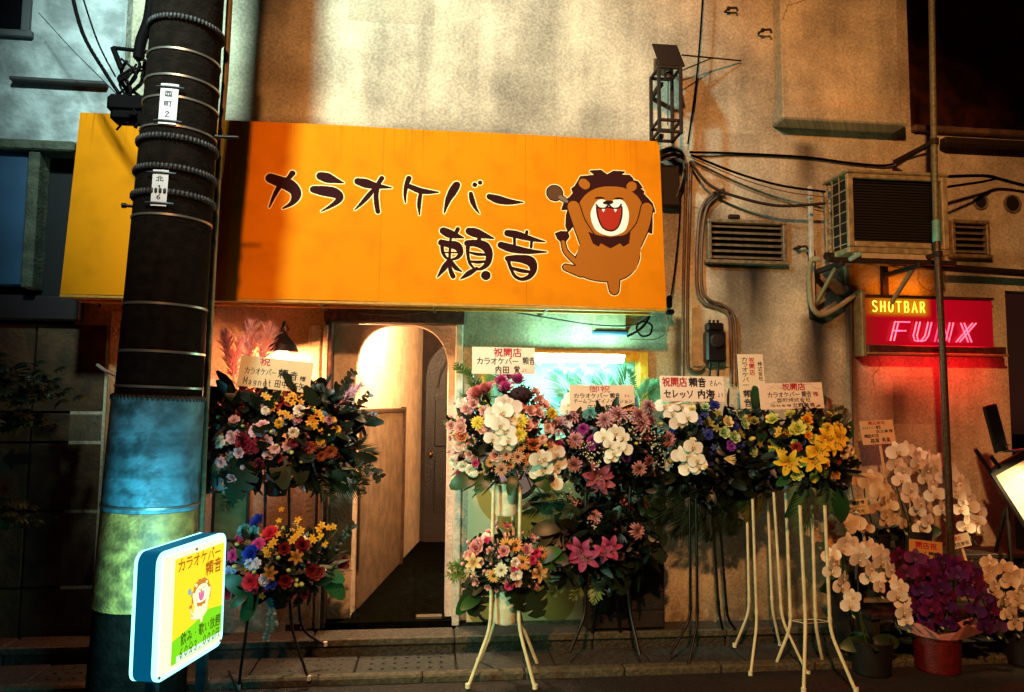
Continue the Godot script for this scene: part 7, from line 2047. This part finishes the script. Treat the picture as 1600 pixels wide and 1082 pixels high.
func stand_right() -> void:
	var dark = plain(Color("120e0c"), 0.4, 0.4)
	var pale = rough_mat("cream_paint", Color("d8cc9c"), Color("e8dfb4"), 0.4, 0.45, 0.1)
	# white orchids, dark legs
	var t = stand("flower stand of white orchids over dark blue and green flowers, on thin black legs", Vector3(1.811, 0, 0.4))
	legs_from(t, [[Vector3(1.665, 1.019, 0.5), Vector3(1.661, 0.275, 0.5), Vector3(1.504, 0.095, 0.58)], [Vector3(1.707, 1.018, 0.5), Vector3(1.699, 0.256, 0.52), Vector3(1.568, -0.023, 0.66)], [Vector3(1.867, 0.999, 0.35), Vector3(1.917, 0.254, 0.33), Vector3(1.974, 0.127, 0.25)], [Vector3(1.911, 0.999, 0.35), Vector3(1.973, 0.22, 0.33), Vector3(2.063, 0.125, 0.25)]], 0.009, dark)
	pot(t, Vector3(1.817, 0.964, 0.4), 0.085, 0.18, dark, true)
	var c = Vector3(1.865, 1.357, 0.4)
	greens(t, c + Vector3(0, -0.08, 0), Vector3(0.37, 0.36, 0.2), 1000, 31, "0c100a", "1a2410", 0.09)
	blooms(t, "orchid", "f4eee0", "e4dcc0", 0.07, c, "1.586,1.651,0.408 1.539,1.608,0.403 1.647,1.605,0.413 1.579,1.558,0.415 1.589,1.5,0.521 1.643,1.538,0.534 1.648,1.356,0.619 1.581,1.298,0.573 1.621,1.296,0.599 1.669,1.272,0.614 1.64,1.217,0.575 1.682,1.238,0.606", 0.85)
	blooms(t, "bud", "b8902c", "e8c864", 0.045, c, "1.728,1.23,0.597 1.664,1.397,0.558 2.041,1.395,0.569")
	blooms(t, "rose", "7ca060", "c4dca0", 0.042, c, "1.786,1.602,0.468 1.857,1.44,0.59 2.002,1.544,0.52 1.921,1.411,0.593 2.008,1.495,0.55 2.058,1.324,0.563")
	blooms(t, "rose", "c8b068", "eee0a8", 0.042, c, "1.704,1.583,0.454 1.892,1.51,0.564 1.894,1.499,0.569")
	blooms(t, "carnation", "a8680c", "e0a020", 0.05, c, "2.07,1.525,0.5")
	blooms(t, "star", "6a6018", "9c9434", 0.036, c, "1.78,1.502,0.561 1.815,1.469,0.579 1.974,1.44,0.579 1.981,1.422,0.582 1.848,1.562,0.53")
	blooms(t, "carnation", "4a1468", "8a34a8", 0.036, c, "1.895,1.374,0.599 1.906,1.352,0.599")
	blooms(t, "carnation", "0c1450", "202c80", 0.042, c, "1.762,1.421,0.585 1.968,1.366,0.591 1.854,1.615,0.459 1.939,1.481,0.572 1.571,1.453,0.47 1.708,1.523,0.527")
	blooms(t, "bird", "b89040", "e4c47c", 0.07, c, "1.854,1.281,0.592")
	scatter(t, c, Vector3(0.33, 0.26, 0.21), [["bud", "2c3414", "565c24", 0.028], ["star", "14184a", "282c70", 0.03], ["bud", "4a4018", "80702c", 0.024]], 20, 0.07, 33)
	leaves(t, "palm", "0e150b", "202c16", [[Vector3(1.713, 1.053, 0.45), Vector3(1.629, 0.76, 0.5)], [Vector3(1.841, 1.052, 0.45), Vector3(1.838, 0.737, 0.5)], [Vector3(1.639, 1.09, 0.42), Vector3(1.517, 0.814, 0.46)], [Vector3(1.928, 1.072, 0.45), Vector3(1.966, 0.776, 0.5)], [Vector3(2.005, 1.089, 0.42), Vector3(2.091, 0.788, 0.46)], [Vector3(1.54, 1.171, 0.4), Vector3(1.426, 0.929, 0.42)]])
	leaves(t, "palm", "10180c", "26341a", [[Vector3(1.778, 1.093, 0.45), Vector3(1.734, 0.778, 0.5)], [Vector3(1.693, 1.134, 0.45), Vector3(1.588, 0.879, 0.5)], [Vector3(1.906, 1.093, 0.45), Vector3(1.932, 0.813, 0.48)], [Vector3(1.994, 1.154, 0.45), Vector3(2.01, 0.876, 0.5)], [Vector3(1.619, 1.172, 0.42), Vector3(1.501, 0.973, 0.45)], [Vector3(2.08, 1.133, 0.45), Vector3(2.117, 0.895, 0.5)]])
	leaves(t, "broad", "101a0e", "223018", [[Vector3(1.608, 1.175, 0.45), Vector3(1.465, 1.12, 0.5)], [Vector3(1.736, 1.134, 0.45), Vector3(1.652, 0.979, 0.5)], [Vector3(1.951, 1.175, 0.45), Vector3(2.077, 1.057, 0.5)], [Vector3(2.017, 1.257, 0.45), Vector3(2.154, 1.197, 0.48)]])
	name_board(t, Vector3(1.719, 1.719, 0.42), 0.43, 0.168, 0.0, [["祝開店", RED, 3, 43, 25, 38, 7.5], ["頼音", INK, 45, 73, 25, 38, 8.0], ["さんへ", INK, 77, 98, 27, 26, 6.0], ["セレッソ", INK, 5, 52, 71, 34, 8.0], ["内海", INK, 57, 86, 71, 36, 8.0], ["より", INK, 89, 99, 74, 20, 6.0]], 0.2, Color("f2dcc0"))
	# the stand with the upright board, pale legs
	t = stand("slim flower stand with an upright name board, on pale bent legs behind the yellow one", Vector3(2.153, 0, 0.5))
	legs_from(t, [[Vector3(2.078, 1.007, 0.42), Vector3(2.083, 0.291, 0.42), Vector3(2.01, 0.047, 0.35)], [Vector3(2.027, 1.032, 0.62), Vector3(2.037, 0.279, 0.63), Vector3(1.95, 0.001, 0.72)], [Vector3(2.222, 1.006, 0.42), Vector3(2.238, 0.299, 0.42), Vector3(2.32, 0.05, 0.35)], [Vector3(2.166, 1.071, 0.62), Vector3(2.199, 0.295, 0.63), Vector3(2.314, -0.01, 0.72)]], 0.009, pale, plain(Color("e6e0c0"), 0.5))
	pot(t, Vector3(2.127, 0.976, 0.5), 0.08, 0.18, dark, true)
	c = Vector3(2.15, 1.381, 0.45)
	greens(t, c + Vector3(0, -0.08, 0), Vector3(0.19, 0.32, 0.16), 420, 41, "10140b", "2a3418", 0.08)
	scatter(t, c, Vector3(0.15, 0.22, 0.16), [["bud", "4a4a18", "8a882c", 0.026], ["star", "6a5010", "a07c1c", 0.03], ["rose", "5a5a20", "a09c48", 0.034]], 14, 0.07, 42)
	leaves(t, "palm", "3a3c18", "6c6a30", [[Vector3(2.121, 1.097, 0.5), Vector3(2.086, 0.858, 0.52)], [Vector3(2.079, 1.138, 0.5), Vector3(2.024, 0.939, 0.52)], [Vector3(2.164, 1.118, 0.5), Vector3(2.194, 0.938, 0.52)]])
	leaves(t, "broad", "12301a", "204a26", [[Vector3(2.15, 1.507, 0.5), Vector3(2.1, 1.389, 0.62)], [Vector3(2.109, 1.589, 0.5), Vector3(2.133, 1.755, 0.5)]])
	var nb = name_board(t, Vector3(2.118, 1.773, 0.44), 0.175, 0.36, 0.015, [["カラオケバー", INK, 5, 62, 26, 26], ["頼音", INK, 66, 98, 28, 32], ["祝開店", RED, 6, 40, 54, 22], ["株式会社", INK, 14, 50, 86, 18]], 0.2, Color("ecd8b4"), -0.1, true)
	# yellow lilies
	t = stand("yellow lily and rose flower stand on tall pale legs, rightmost of the stands", Vector3(2.308, 0, 0.75))
	legs_from(t, [[Vector3(2.226, 1.075, 0.66), Vector3(2.241, 0.264, 0.66), Vector3(2.143, -0.01, 0.62)], [Vector3(2.212, 1.023, 0.86), Vector3(2.221, 0.364, 0.88), Vector3(2.137, -0.001, 1)], [Vector3(2.396, 0.995, 0.66), Vector3(2.402, 0.26, 0.66), Vector3(2.479, -0.003, 0.6)], [Vector3(2.369, 1.022, 0.86), Vector3(2.373, 0.288, 0.88), Vector3(2.439, 0, 1.02)]], 0.0105, pale, plain(Color("e6e0c0"), 0.5))
	var m = MB.new()
	var ring = []
	for p in [Vector3(2.242, 0.298, 0.66), Vector3(2.221, 0.343, 0.88), Vector3(2.375, 0.35, 0.88), Vector3(2.403, 0.302, 0.66), Vector3(2.242, 0.298, 0.66)]:
		ring.append(p - t.position)
	m.tube(ring, 0.003, 5)
	part("leg_wire", m, pale, t)
	pot(t, Vector3(2.339, 0.968, 0.74), 0.08, 0.17, dark, true)
	c = Vector3(2.369, 1.375, 0.72)
	greens(t, c + Vector3(0, -0.04, 0), Vector3(0.26, 0.28, 0.19), 640, 51, "11160a", "28340f", 0.08)
	blooms(t, "lily", "d89c10", "f4cc2c", 0.085, c, "2.33,1.416,0.961 2.279,1.355,0.955 2.414,1.431,0.949 2.158,1.278,0.842 2.262,1.301,0.94 2.364,1.386,0.963")
	blooms(t, "rose", "a8b430", "e8ec84", 0.05, c, "2.207,1.477,0.867 2.217,1.203,0.821 2.212,1.285,0.888 2.156,1.526,0.647 2.188,1.465,0.856")
	blooms(t, "carnation", "b08c10", "e4c83c", 0.048, c, "2.313,1.182,0.848 2.466,1.149,0.796 2.378,1.479,0.9 2.453,1.483,0.884")
	blooms(t, "carnation", "4a0608", "8a1014", 0.048, c, "2.199,1.364,0.861 2.43,1.29,0.9")
	blooms(t, "rose", "c07010", "f0a824", 0.036, c, "2.25,1.436,0.908 2.272,1.285,0.928 2.333,1.277,0.927 2.463,1.164,0.794 2.435,1.202,0.859 2.274,1.527,0.853 2.169,1.447,0.812")
	blooms(t, "star", "b88c10", "e4bc24", 0.034, c, "2.139,1.437,0.746 2.149,1.468,0.737 2.132,1.366,0.75 2.129,1.372,0.722 2.143,1.328,0.776 2.147,1.344,0.649 2.148,1.333,0.791 2.574,1.276,0.811 2.605,1.246,0.828 2.543,1.285,0.836 2.489,1.312,0.885 2.28,1.25,0.874 2.319,1.235,0.877 2.374,1.21,0.865 2.264,1.527,0.848 2.246,1.519,0.843")
	blooms(t, "carnation", "d0b080", "f2dcb0", 0.04, c, "2.503,1.355,0.885 2.487,1.328,0.89 2.54,1.342,0.858")
	scatter(t, c, Vector3(0.24, 0.22, 0.2), [["star", "a07810", "d0a820", 0.03], ["rose", "a0a02c", "d8d870", 0.034], ["bud", "6a7020", "a8ac40", 0.026]], 14, 0.065, 52)
	leaves(t, "palm", "1a2410", "3c4a22", [[Vector3(2.489, 1.511, 0.6), Vector3(2.609, 1.697, 0.55)], [Vector3(2.532, 1.511, 0.6), Vector3(2.7, 1.635, 0.58)], [Vector3(2.446, 1.531, 0.6), Vector3(2.512, 1.675, 0.55)]])
	leaves(t, "palm", "1c3a20", "5c8c60", [[Vector3(2.309, 1.169, 0.82), Vector3(2.274, 0.861, 0.9)], [Vector3(2.267, 1.167, 0.8), Vector3(2.203, 0.986, 0.86)], [Vector3(2.41, 1.167, 0.8), Vector3(2.423, 0.981, 0.84)]])
	leaves(t, "broad", "16341c", "2a5a30", [[Vector3(2.462, 1.126, 0.78), Vector3(2.555, 0.901, 0.82)], [Vector3(2.214, 1.094, 0.82), Vector3(2.17, 0.93, 0.86)], [Vector3(2.557, 1.394, 0.7), Vector3(2.701, 1.514, 0.68)], [Vector3(2.207, 1.206, 0.8), Vector3(2.104, 1.13, 0.8)], [Vector3(2.523, 1.201, 0.75), Vector3(2.667, 1.122, 0.75)]])
	var card = name_board(t, Vector3(2.277, 1.676, 0.66), 0.42, 0.165, 0.03, [["祝開店", RED, 36, 74, 16, 28, 7.0], ["カラオケバー", INK, 12, 64, 45, 22], ["頼音", INK, 66, 82, 45, 26], ["様", RED, 84, 93, 45, 20], ["西町株式会社", INK, 26, 80, 66, 16], ["北野美秀", INK, 50, 86, 87, 18], ["店社会様", INK, 16, 48, 87, 10]], 0.2, Color("f2e0cc"))
	# the crinkled clear film round that board
	m = MB.new()
	var r = RandomNumberGenerator.new()
	r.seed = 8
	for k in 14:
		var x = r.randf_range(-0.2, 0.16)
		var y = r.randf_range(-0.07, 0.07)
		m.tube([Vector3(x, y, 0.004), Vector3(x + r.randf_range(0.02, 0.06), y + r.randf_range(-0.02, 0.03), 0.008), Vector3(x + r.randf_range(0.06, 0.1), y + r.randf_range(-0.03, 0.04), 0.004)], 0.0013, 4)
	var film = plain(Color(1, 0.97, 0.92, 0.5), 0.2)
	film.transparency = BaseMaterial3D.TRANSPARENCY_ALPHA
	part("film_crease", m, film, card)

# ---------------------------------------------------------------- moth orchids in pots
func orchid_plant(label: String, at: Vector3, rows: Array, hexes: Array, size: float, potmat: Material, pr: float, ph: float, look = 0.8) -> Node3D:
	var t = thing("potted_orchid", label, "orchid", at, "gift orchids at the right")
	pot(t, at, pr, ph, potmat)
	var stem = lin("3a4a20")
	for row in rows:
		var p = vecs(row)
		var m = MB.new()
		var path = [Vector3(rng.randf_range(-0.04, 0.04), ph - 0.03, rng.randf_range(-0.03, 0.03))]
		var top: Vector3 = p[0] - at
		path.append(path[0].lerp(top, 0.55) + Vector3(-0.04, 0.06, -0.05))
		path.append(top + Vector3(-0.015, 0.01, -0.04))
		for q in p.slice(1):
			path.append(q - at + Vector3(0, 0, -0.045))
		path.append(p[p.size() - 1] - at + Vector3(0.02, -0.065, -0.015))
		m.tube(smooth(path, 4), 0.0045, 5, stem)
		part("flower_stem", m, leaf_mat(), t)
		var even = []
		var run = 0.0
		var fine = smooth(p, 10)
		var last = -1.0
		for k in fine.size():
			if k > 0:
				run += fine[k].distance_to(fine[k - 1])
			if run - last > size * 0.72 or k == 0:
				last = run
				even.append(fine[k] + Vector3((0.24 if even.size() % 2 else -0.24) * size, 0, rng.randf_range(-0.012, 0.012)))
		p = even
		for k in p.size():
			var nn = Vector3(rng.randf_range(-0.5, 0.5) + (0.25 if k % 2 else -0.25), rng.randf_range(-0.3, 0.2), 1).normalized()
			var h: Array = hexes[rng.randi() % hexes.size()]
			sprig(t, "orchid_blossom", bloom("orchid", h[0], h[1], rng.randi() % 3), petal_mat(), p[k], upright(nn, rng.randf_range(-0.3, 0.3)), size * 0.98 * rng.randf_range(0.85, 1.1) * (1.0 - 0.25 * k / p.size()))
		var tip: Vector3 = p[p.size() - 1] + Vector3(0.02, -0.06, -0.01)
		sprig(t, "flower_bud", bloom("bud", "8a9450", "c0b078", 0), petal_mat(), tip, facing(Vector3(0.3, -0.6, 0.6)), 0.016)
	for k in 5:
		var a = TAU * k / 5 + 0.4
		leaves(t, "broad", "14240f", "28401c", [[at + Vector3(0, ph - 0.02, 0), at + Vector3(cos(a) * 0.2, ph + 0.03 * sin(k * 2.0), sin(a) * 0.16)]])
	return t

func orchids() -> void:
	var dark = plain(Color("100b09"), 0.6)
	var white = [["f2ece2", "d6c4b0"], ["eee6da", "ccb8a0"], ["f4eee4", "dccbb6"]]
	# dark stepped bench that the pots stand on
	var b = thing("display_bench", "dark stepped wooden bench under the potted orchids at the right", "bench", Vector3(3.365, 0, 0.2))
	for k in 2:
		var m = MB.new()
		m.box(Vector3(0.05, 0.62 - k * 0.3, 0.12 + k * 0.26), Vector3(1.35, 0.035, 0.27), 0.006)
		part("board", m, rough_mat("dark_wood", Color("120c09"), Color("22160f"), 0.4, 0.7, 0.3), b)
	for x in [-0.58, 0.68]:
		var m = MB.new()
		m.box(Vector3(x, 0.3, 0.12), Vector3(0.05, 0.6, 0.22), 0.006)
		m.box(Vector3(x, 0.15, 0.38), Vector3(0.05, 0.3, 0.22), 0.006)
		part("leg", m, rough_mat("dark_wood", Color("120c09"), Color("22160f"), 0.4, 0.7, 0.3), b)
	var y0 = 0.638
	var t = orchid_plant("largest potted white orchid, four long sprays leaning against the wall under the pipe", Vector3(3.312, y0, 0.3), ["3.192,1.313,0.36 3.158,1.259,0.33 3.188,1.213,0.36 3.198,1.139,0.38 3.228,1.045,0.39 3.275,0.966,0.4 3.315,0.878,0.41 3.327,0.78,0.41", "3.275,1.321,0.33 3.295,1.267,0.38 3.335,1.197,0.4 3.366,1.113,0.41 3.411,1.029,0.42 3.437,0.955,0.43 3.465,0.889,0.43", "3.395,1.275,0.29 3.464,1.238,0.31 3.514,1.202,0.34 3.574,1.124,0.34 3.607,1.04,0.36 3.635,0.963,0.36 3.654,0.85,0.37 3.682,0.774,0.37", "3.567,1.235,0.27 3.621,1.132,0.32 3.69,1.025,0.32 3.728,0.929,0.32 3.778,0.87,0.32 3.785,0.797,0.34 3.746,0.74,0.34"], white, 0.075, dark, 0.12, 0.14)
	name_board(t, Vector3(3.119, 1.436, 0.24), 0.245, 0.165, 0.06, [["開店御祝", RED, 24, 76, 11, 16], ["カラオケバー", INK, 4, 44, 30, 12], ["頼音", INK, 46, 62, 29, 15], ["店北美様", INK, 44, 96, 47, 14], ["秀花堂", INK, 6, 50, 64, 15], ["秀西町店", INK, 6, 52, 64, 15], ["萩原", INK, 24, 52, 86, 22], ["秀美", INK, 58, 86, 84, 22]], 0.3, Color("dcbc90"))
	t = orchid_plant("cream potted orchid with crowded blossoms, left of the largest white orchid", Vector3(3.008, y0, 0.34), ["2.887,1.125,0.38 2.922,1.106,0.42 2.972,1.106,0.42 2.967,1.052,0.44 3.01,1.025,0.45 2.972,0.962,0.46 3,0.906,0.46 3.028,0.86,0.46", "2.994,1.129,0.37 3.035,1.085,0.4 3.061,1.04,0.42 3.059,0.978,0.45 3.067,0.923,0.45 3.085,0.867,0.45 3.161,0.828,0.44"], [["e4cca8", "c09468"], ["dcc09c", "b88a5c"]], 0.066, dark, 0.1, 0.13)
	name_board(t, Vector3(2.818, 0.954, 0.46), 0.155, 0.1, 0.12, [["頼音様", INK, 30, 86, 22, 26], ["カラオケバー", INK, 10, 90, 52, 18], ["開店祝", INK, 24, 80, 80, 24]], 0.2, Color("d8b47c"))
	t = orchid_plant("low cream potted orchid behind the legs of the yellow stand", Vector3(2.737, 0.338, 0.46), ["2.65,0.857,0.48 2.686,0.828,0.5 2.579,0.807,0.5 2.522,0.835,0.5 2.454,0.817,0.5 2.519,0.745,0.5", "2.785,0.868,0.5 2.823,0.832,0.5 2.862,0.822,0.5 2.902,0.844,0.47"], [["e8d0b0", "c89c70"], ["e0c4a0", "bc8e60"]], 0.07, dark, 0.1, 0.13)
	name_board(t, Vector3(2.643, 0.752, 0.5), 0.13, 0.085, 0.0, [["御祝", RED, 30, 80, 30, 34], ["カラオケ", RED, 12, 88, 70, 26]], 0.15, Color("c8914c"))
	orchid_plant("white potted orchid with three drooping sprays in front, bluish where the light box reaches it", Vector3(2.713, 0.0, 0.74), ["2.535,0.787,0.81 2.392,0.69,0.86 2.434,0.603,0.89 2.479,0.515,0.9 2.504,0.429,0.91", "2.571,0.785,0.8 2.594,0.719,0.84 2.61,0.678,0.86 2.641,0.607,0.87 2.686,0.514,0.88", "2.725,0.748,0.76 2.78,0.677,0.78 2.804,0.598,0.8 2.838,0.52,0.82 2.865,0.437,0.82 2.885,0.358,0.83 2.844,0.313,0.83"], [["f0e8dc", "dccfb8"], ["f2ecdf", "e0d2ba"]], 0.068, dark, 0.12, 0.2)
	var violet = [["520a5c", "2a0230"], ["600c64", "340438"], ["700e50", "3a0428"]]
	t = orchid_plant("deep purple potted orchid in a red wrapped pot at the front right", Vector3(3.156, 0.0, 0.72), ["2.929,0.695,0.74 2.987,0.625,0.77 3.004,0.549,0.8 2.966,0.453,0.82 2.995,0.364,0.83 3.033,0.291,0.83", "2.989,0.697,0.8 3.038,0.621,0.84 3.101,0.533,0.86 3.13,0.445,0.87 3.148,0.356,0.88 3.115,0.285,0.88", "3.171,0.666,0.8 3.22,0.618,0.84 3.252,0.54,0.86 3.291,0.459,0.87 3.329,0.37,0.88 3.366,0.297,0.88", "3.333,0.628,0.72 3.41,0.53,0.75 3.444,0.452,0.78 3.482,0.377,0.78 3.52,0.302,0.78 3.538,0.245,0.78", "2.917,0.605,0.84 2.992,0.502,0.87 3.021,0.413,0.88 3.057,0.323,0.88"], violet, 0.07, rough_mat("red_wrap", Color("4a0606"), Color("680c0a"), 0.2, 0.45, 0.3), 0.14, 0.26)
	var m = MB.new()
	for k in 18:
		var a0 = TAU * k / 18
		var a1 = TAU * (k + 1) / 18
		var r0 = 0.155
		var f = func(a: float, kk: int) -> Vector3: return Vector3(cos(a) * (0.25 + 0.03 * (kk % 2)), 0.3 + 0.035 * sin(kk * 1.9), sin(a) * (0.22 + 0.03 * (kk % 2)))
		m.quad(Vector3(cos(a0) * r0, 0.22, sin(a0) * r0), Vector3(cos(a1) * r0, 0.22, sin(a1) * r0), f.call(a1, (k + 1) % 18), f.call(a0, k), Vector3(cos(a0), -0.3, sin(a0)).normalized())
	var frill = part("paper_frill", m, rough_mat("pink_paper", Color("c0706c"), Color("d88e84"), 0.2, 0.6, 0.2), t)
	frill.position = Vector3.ZERO
	name_board(t, Vector3(3.177, 0.699, 0.62), 0.225, 0.125, -0.12, [["開店祝", RED, 18, 84, 26, 34, 7.0], ["チーム門野", INK, 6, 92, 70, 32, 7.0]], 0.2, Color("cf9a54"))
	orchid_plant("white potted orchid with dark throats at the right edge, before the menu board", Vector3(3.785, 0.0, 0.66), ["3.56,0.63,0.7 3.502,0.535,0.74 3.525,0.492,0.76 3.564,0.426,0.76 3.625,0.387,0.76 3.591,0.297,0.77", "3.656,0.602,0.71 3.649,0.542,0.74 3.693,0.489,0.76 3.669,0.408,0.77 3.634,0.324,0.77 3.662,0.258,0.77", "3.748,0.56,0.7 3.808,0.482,0.7 3.825,0.386,0.7 3.797,0.273,0.7 3.866,0.366,0.7"], [["eedcc4", "c8a880"], ["f0e2cc", "d0b48c"]], 0.06, dark, 0.12, 0.2)
	var card = name_board(self, Vector3(3.505, 0.734, 0.5), 0.15, 0.085, 0.2, [["祝開店", RED, 8, 60, 28, 36], ["開店御祝", INK, 10, 92, 74, 32]], 0.28, Color("d4c4a8"))
	card.position = Vector3(3.505, 0.734, 0.5)
	card.name = "gift_card"
	tag(card, "small pale gift card tilted at the foot of the largest white orchid", "card")

func small_things() -> void:
	# menu easel at the right edge with its clip lamp
	var t = thing("menu_easel", "tilted black menu easel with a brightly lit paper at the right edge", "menu board", Vector3(3.943, 1.028, 0.5) * Vector3(1, 0, 1))
	var cy = 1.049
	var bs = Basis(Vector3.BACK, -0.42) * Basis(Vector3.UP, -0.15) * Basis(Vector3.RIGHT, -0.18)
	bs = Basis(Vector3.RIGHT, -0.25) * Basis(Vector3.BACK, 0.42)
	var black = plain(Color("0e0a08"), 0.4)
	var m = MB.new()
	m.box(Vector3.ZERO, Vector3(0.42, 0.52, 0.02), 0.006)
	var board = part("board", m, black, t)
	board.transform = Transform3D(bs, Vector3(0.1, cy, 0.0))
	var ink = Ink.new(300, 380, Color("e8dcc0"))
	for k in 26:
		var y = 30.0 + k * 13
		ink.stroke([Vector3(18, y, 1.6), Vector3(rng.randf_range(90, 180), y + rng.randf_range(-2, 2), 1.6)], Color("6a5a40"))
		ink.stroke([Vector3(200, y, 1.6), Vector3(rng.randf_range(230, 280), y, 1.6)], Color("6a5a40"))
	ink.stroke([Vector3(70, 310, 34), Vector3(110, 330, 30)], Color("a08454"))
	ink.stroke([Vector3(210, 90, 30), Vector3(230, 120, 24)], Color("b89a68"))
	var pm = plain(Color.WHITE, 0.5)
	pm.albedo_texture = ink.texture()
	m = MB.new()
	m.quad(Vector3(-0.18, -0.24, 0.0125), Vector3(0.19, -0.24, 0.0125), Vector3(0.19, 0.2, 0.0125), Vector3(-0.18, 0.2, 0.0125), Vector3.BACK)
	part("menu_paper", m, pm, board)
	for s in [-0.17, 0.17]:
		m = MB.new()
		m.tube([Vector3(0.1 + s, cy - 0.1, -0.02), Vector3(0.1 + s * 1.5, 0.0, 0.12)], 0.014, 8)
		m.tube([Vector3(0.1 + s, cy - 0.1, -0.03), Vector3(0.1 + s * 1.4, 0.0, -0.28)], 0.012, 8)
		part("leg", m, black, t)
	for q in [[Vector3(3.602, 1.34, 0.55), Vector3(3.705, 1.189, 0.55)], [Vector3(3.726, 1.297, 0.53), Vector3(3.787, 1.213, 0.53)]]:
		m = MB.new()
		m.tube([q[0] - t.position, q[1] - t.position], 0.014, 8)
		part("clamp_bar", m, black, t)
	var lamp = thing("clip_lamp", "flat black clip lamp tilted over the menu easel at the right edge", "lamp", Vector3(3.747, 1.476, 0.56))
	m = MB.new()
	m.box(Vector3.ZERO, Vector3(0.1, 0.32, 0.028), 0.008)
	var head = part("lamp_head", m, black, lamp)
	head.basis = Basis(Vector3.BACK, 0.24)
	m = MB.new()
	m.ball(Vector3(0.05, -0.12, 0.018), Vector3.ONE * 0.008, 4, 8)
	m.ball(Vector3(0.03, -0.13, 0.018), Vector3.ONE * 0.006, 4, 8)
	part("knob", m, plain(Color("8a7a60"), 0.4, 0.6), head)
	m = MB.new()
	m.tube(smooth([Vector3(0.04, -0.15, 0), Vector3(0.12, -0.13, 0.1), Vector3(0.2, -0.06, 0.24)]), 0.009, 6)
	m.tube([Vector3(0.2, -0.06, 0.24), Vector3(0.22, -0.1, 0.23)], [0.02, 0.035], 12)
	part("gooseneck", m, black, lamp)
	m = MB.new()
	m.ball(Vector3(0.222, -0.112, 0.226), Vector3.ONE * 0.018, 5, 10)
	part("bulb", m, glow(Color(1.0, 0.9, 0.7), 8.0), lamp)
	var l = SpotLight3D.new()
	l.name = "lamp_light"
	l.light_color = Color(1.0, 0.84, 0.58); l.light_energy = 1.4; l.light_size = 0.02; l.spot_range = 4.0; l.spot_attenuation = 2.0; l.spot_angle = 48.0; l.spot_angle_attenuation = 0.9; l.shadow_enabled = true
	lamp.add_child(l)
	l.position = Vector3(0.222, -0.13, 0.222)
	l.basis = Basis.looking_at(Vector3(0.05, -0.75, -0.4), Vector3.BACK)
	# framed paper leaning on the wall behind the left stand
	var fr = thing("framed_notice", "framed yellowish notice on the wall behind the left flower stand, over the light box", "frame", Vector3(-1.246, 0.879, 0.1))
	m = MB.new()
	var fw = -1.135 - -1.349
	m.box(Vector3(0, 0, 0), Vector3(fw, 0.3, 0.012), 0.003)
	part("paper", m, rough_mat("aged_paper", Color("9c8a4a"), Color("b8a662"), 0.4, 0.8, 0.1), fr)
	m = MB.new()
	for s in [-1, 1]:
		m.box(Vector3(s * fw / 2, 0, 0.005), Vector3(0.018, 0.33, 0.03), 0.004)
		m.box(Vector3(0, s * 0.155, 0.005), Vector3(fw - 0.02, 0.018, 0.03), 0.004)
	part("frame", m, plain(Color("1a100a"), 0.5), fr)
	# potted silver leaves fallen low by the left stand
	m = MB.new()
	m.ball(Vector3(-0.907, 0.254, 0.62), Vector3(0.03, 0.022, 0.03), 5, 9)
	m.ball(Vector3(-0.907, 0.254, 0.62) + Vector3(0.02, 0.01, 0.01), Vector3(0.02, 0.018, 0.02), 5, 9)
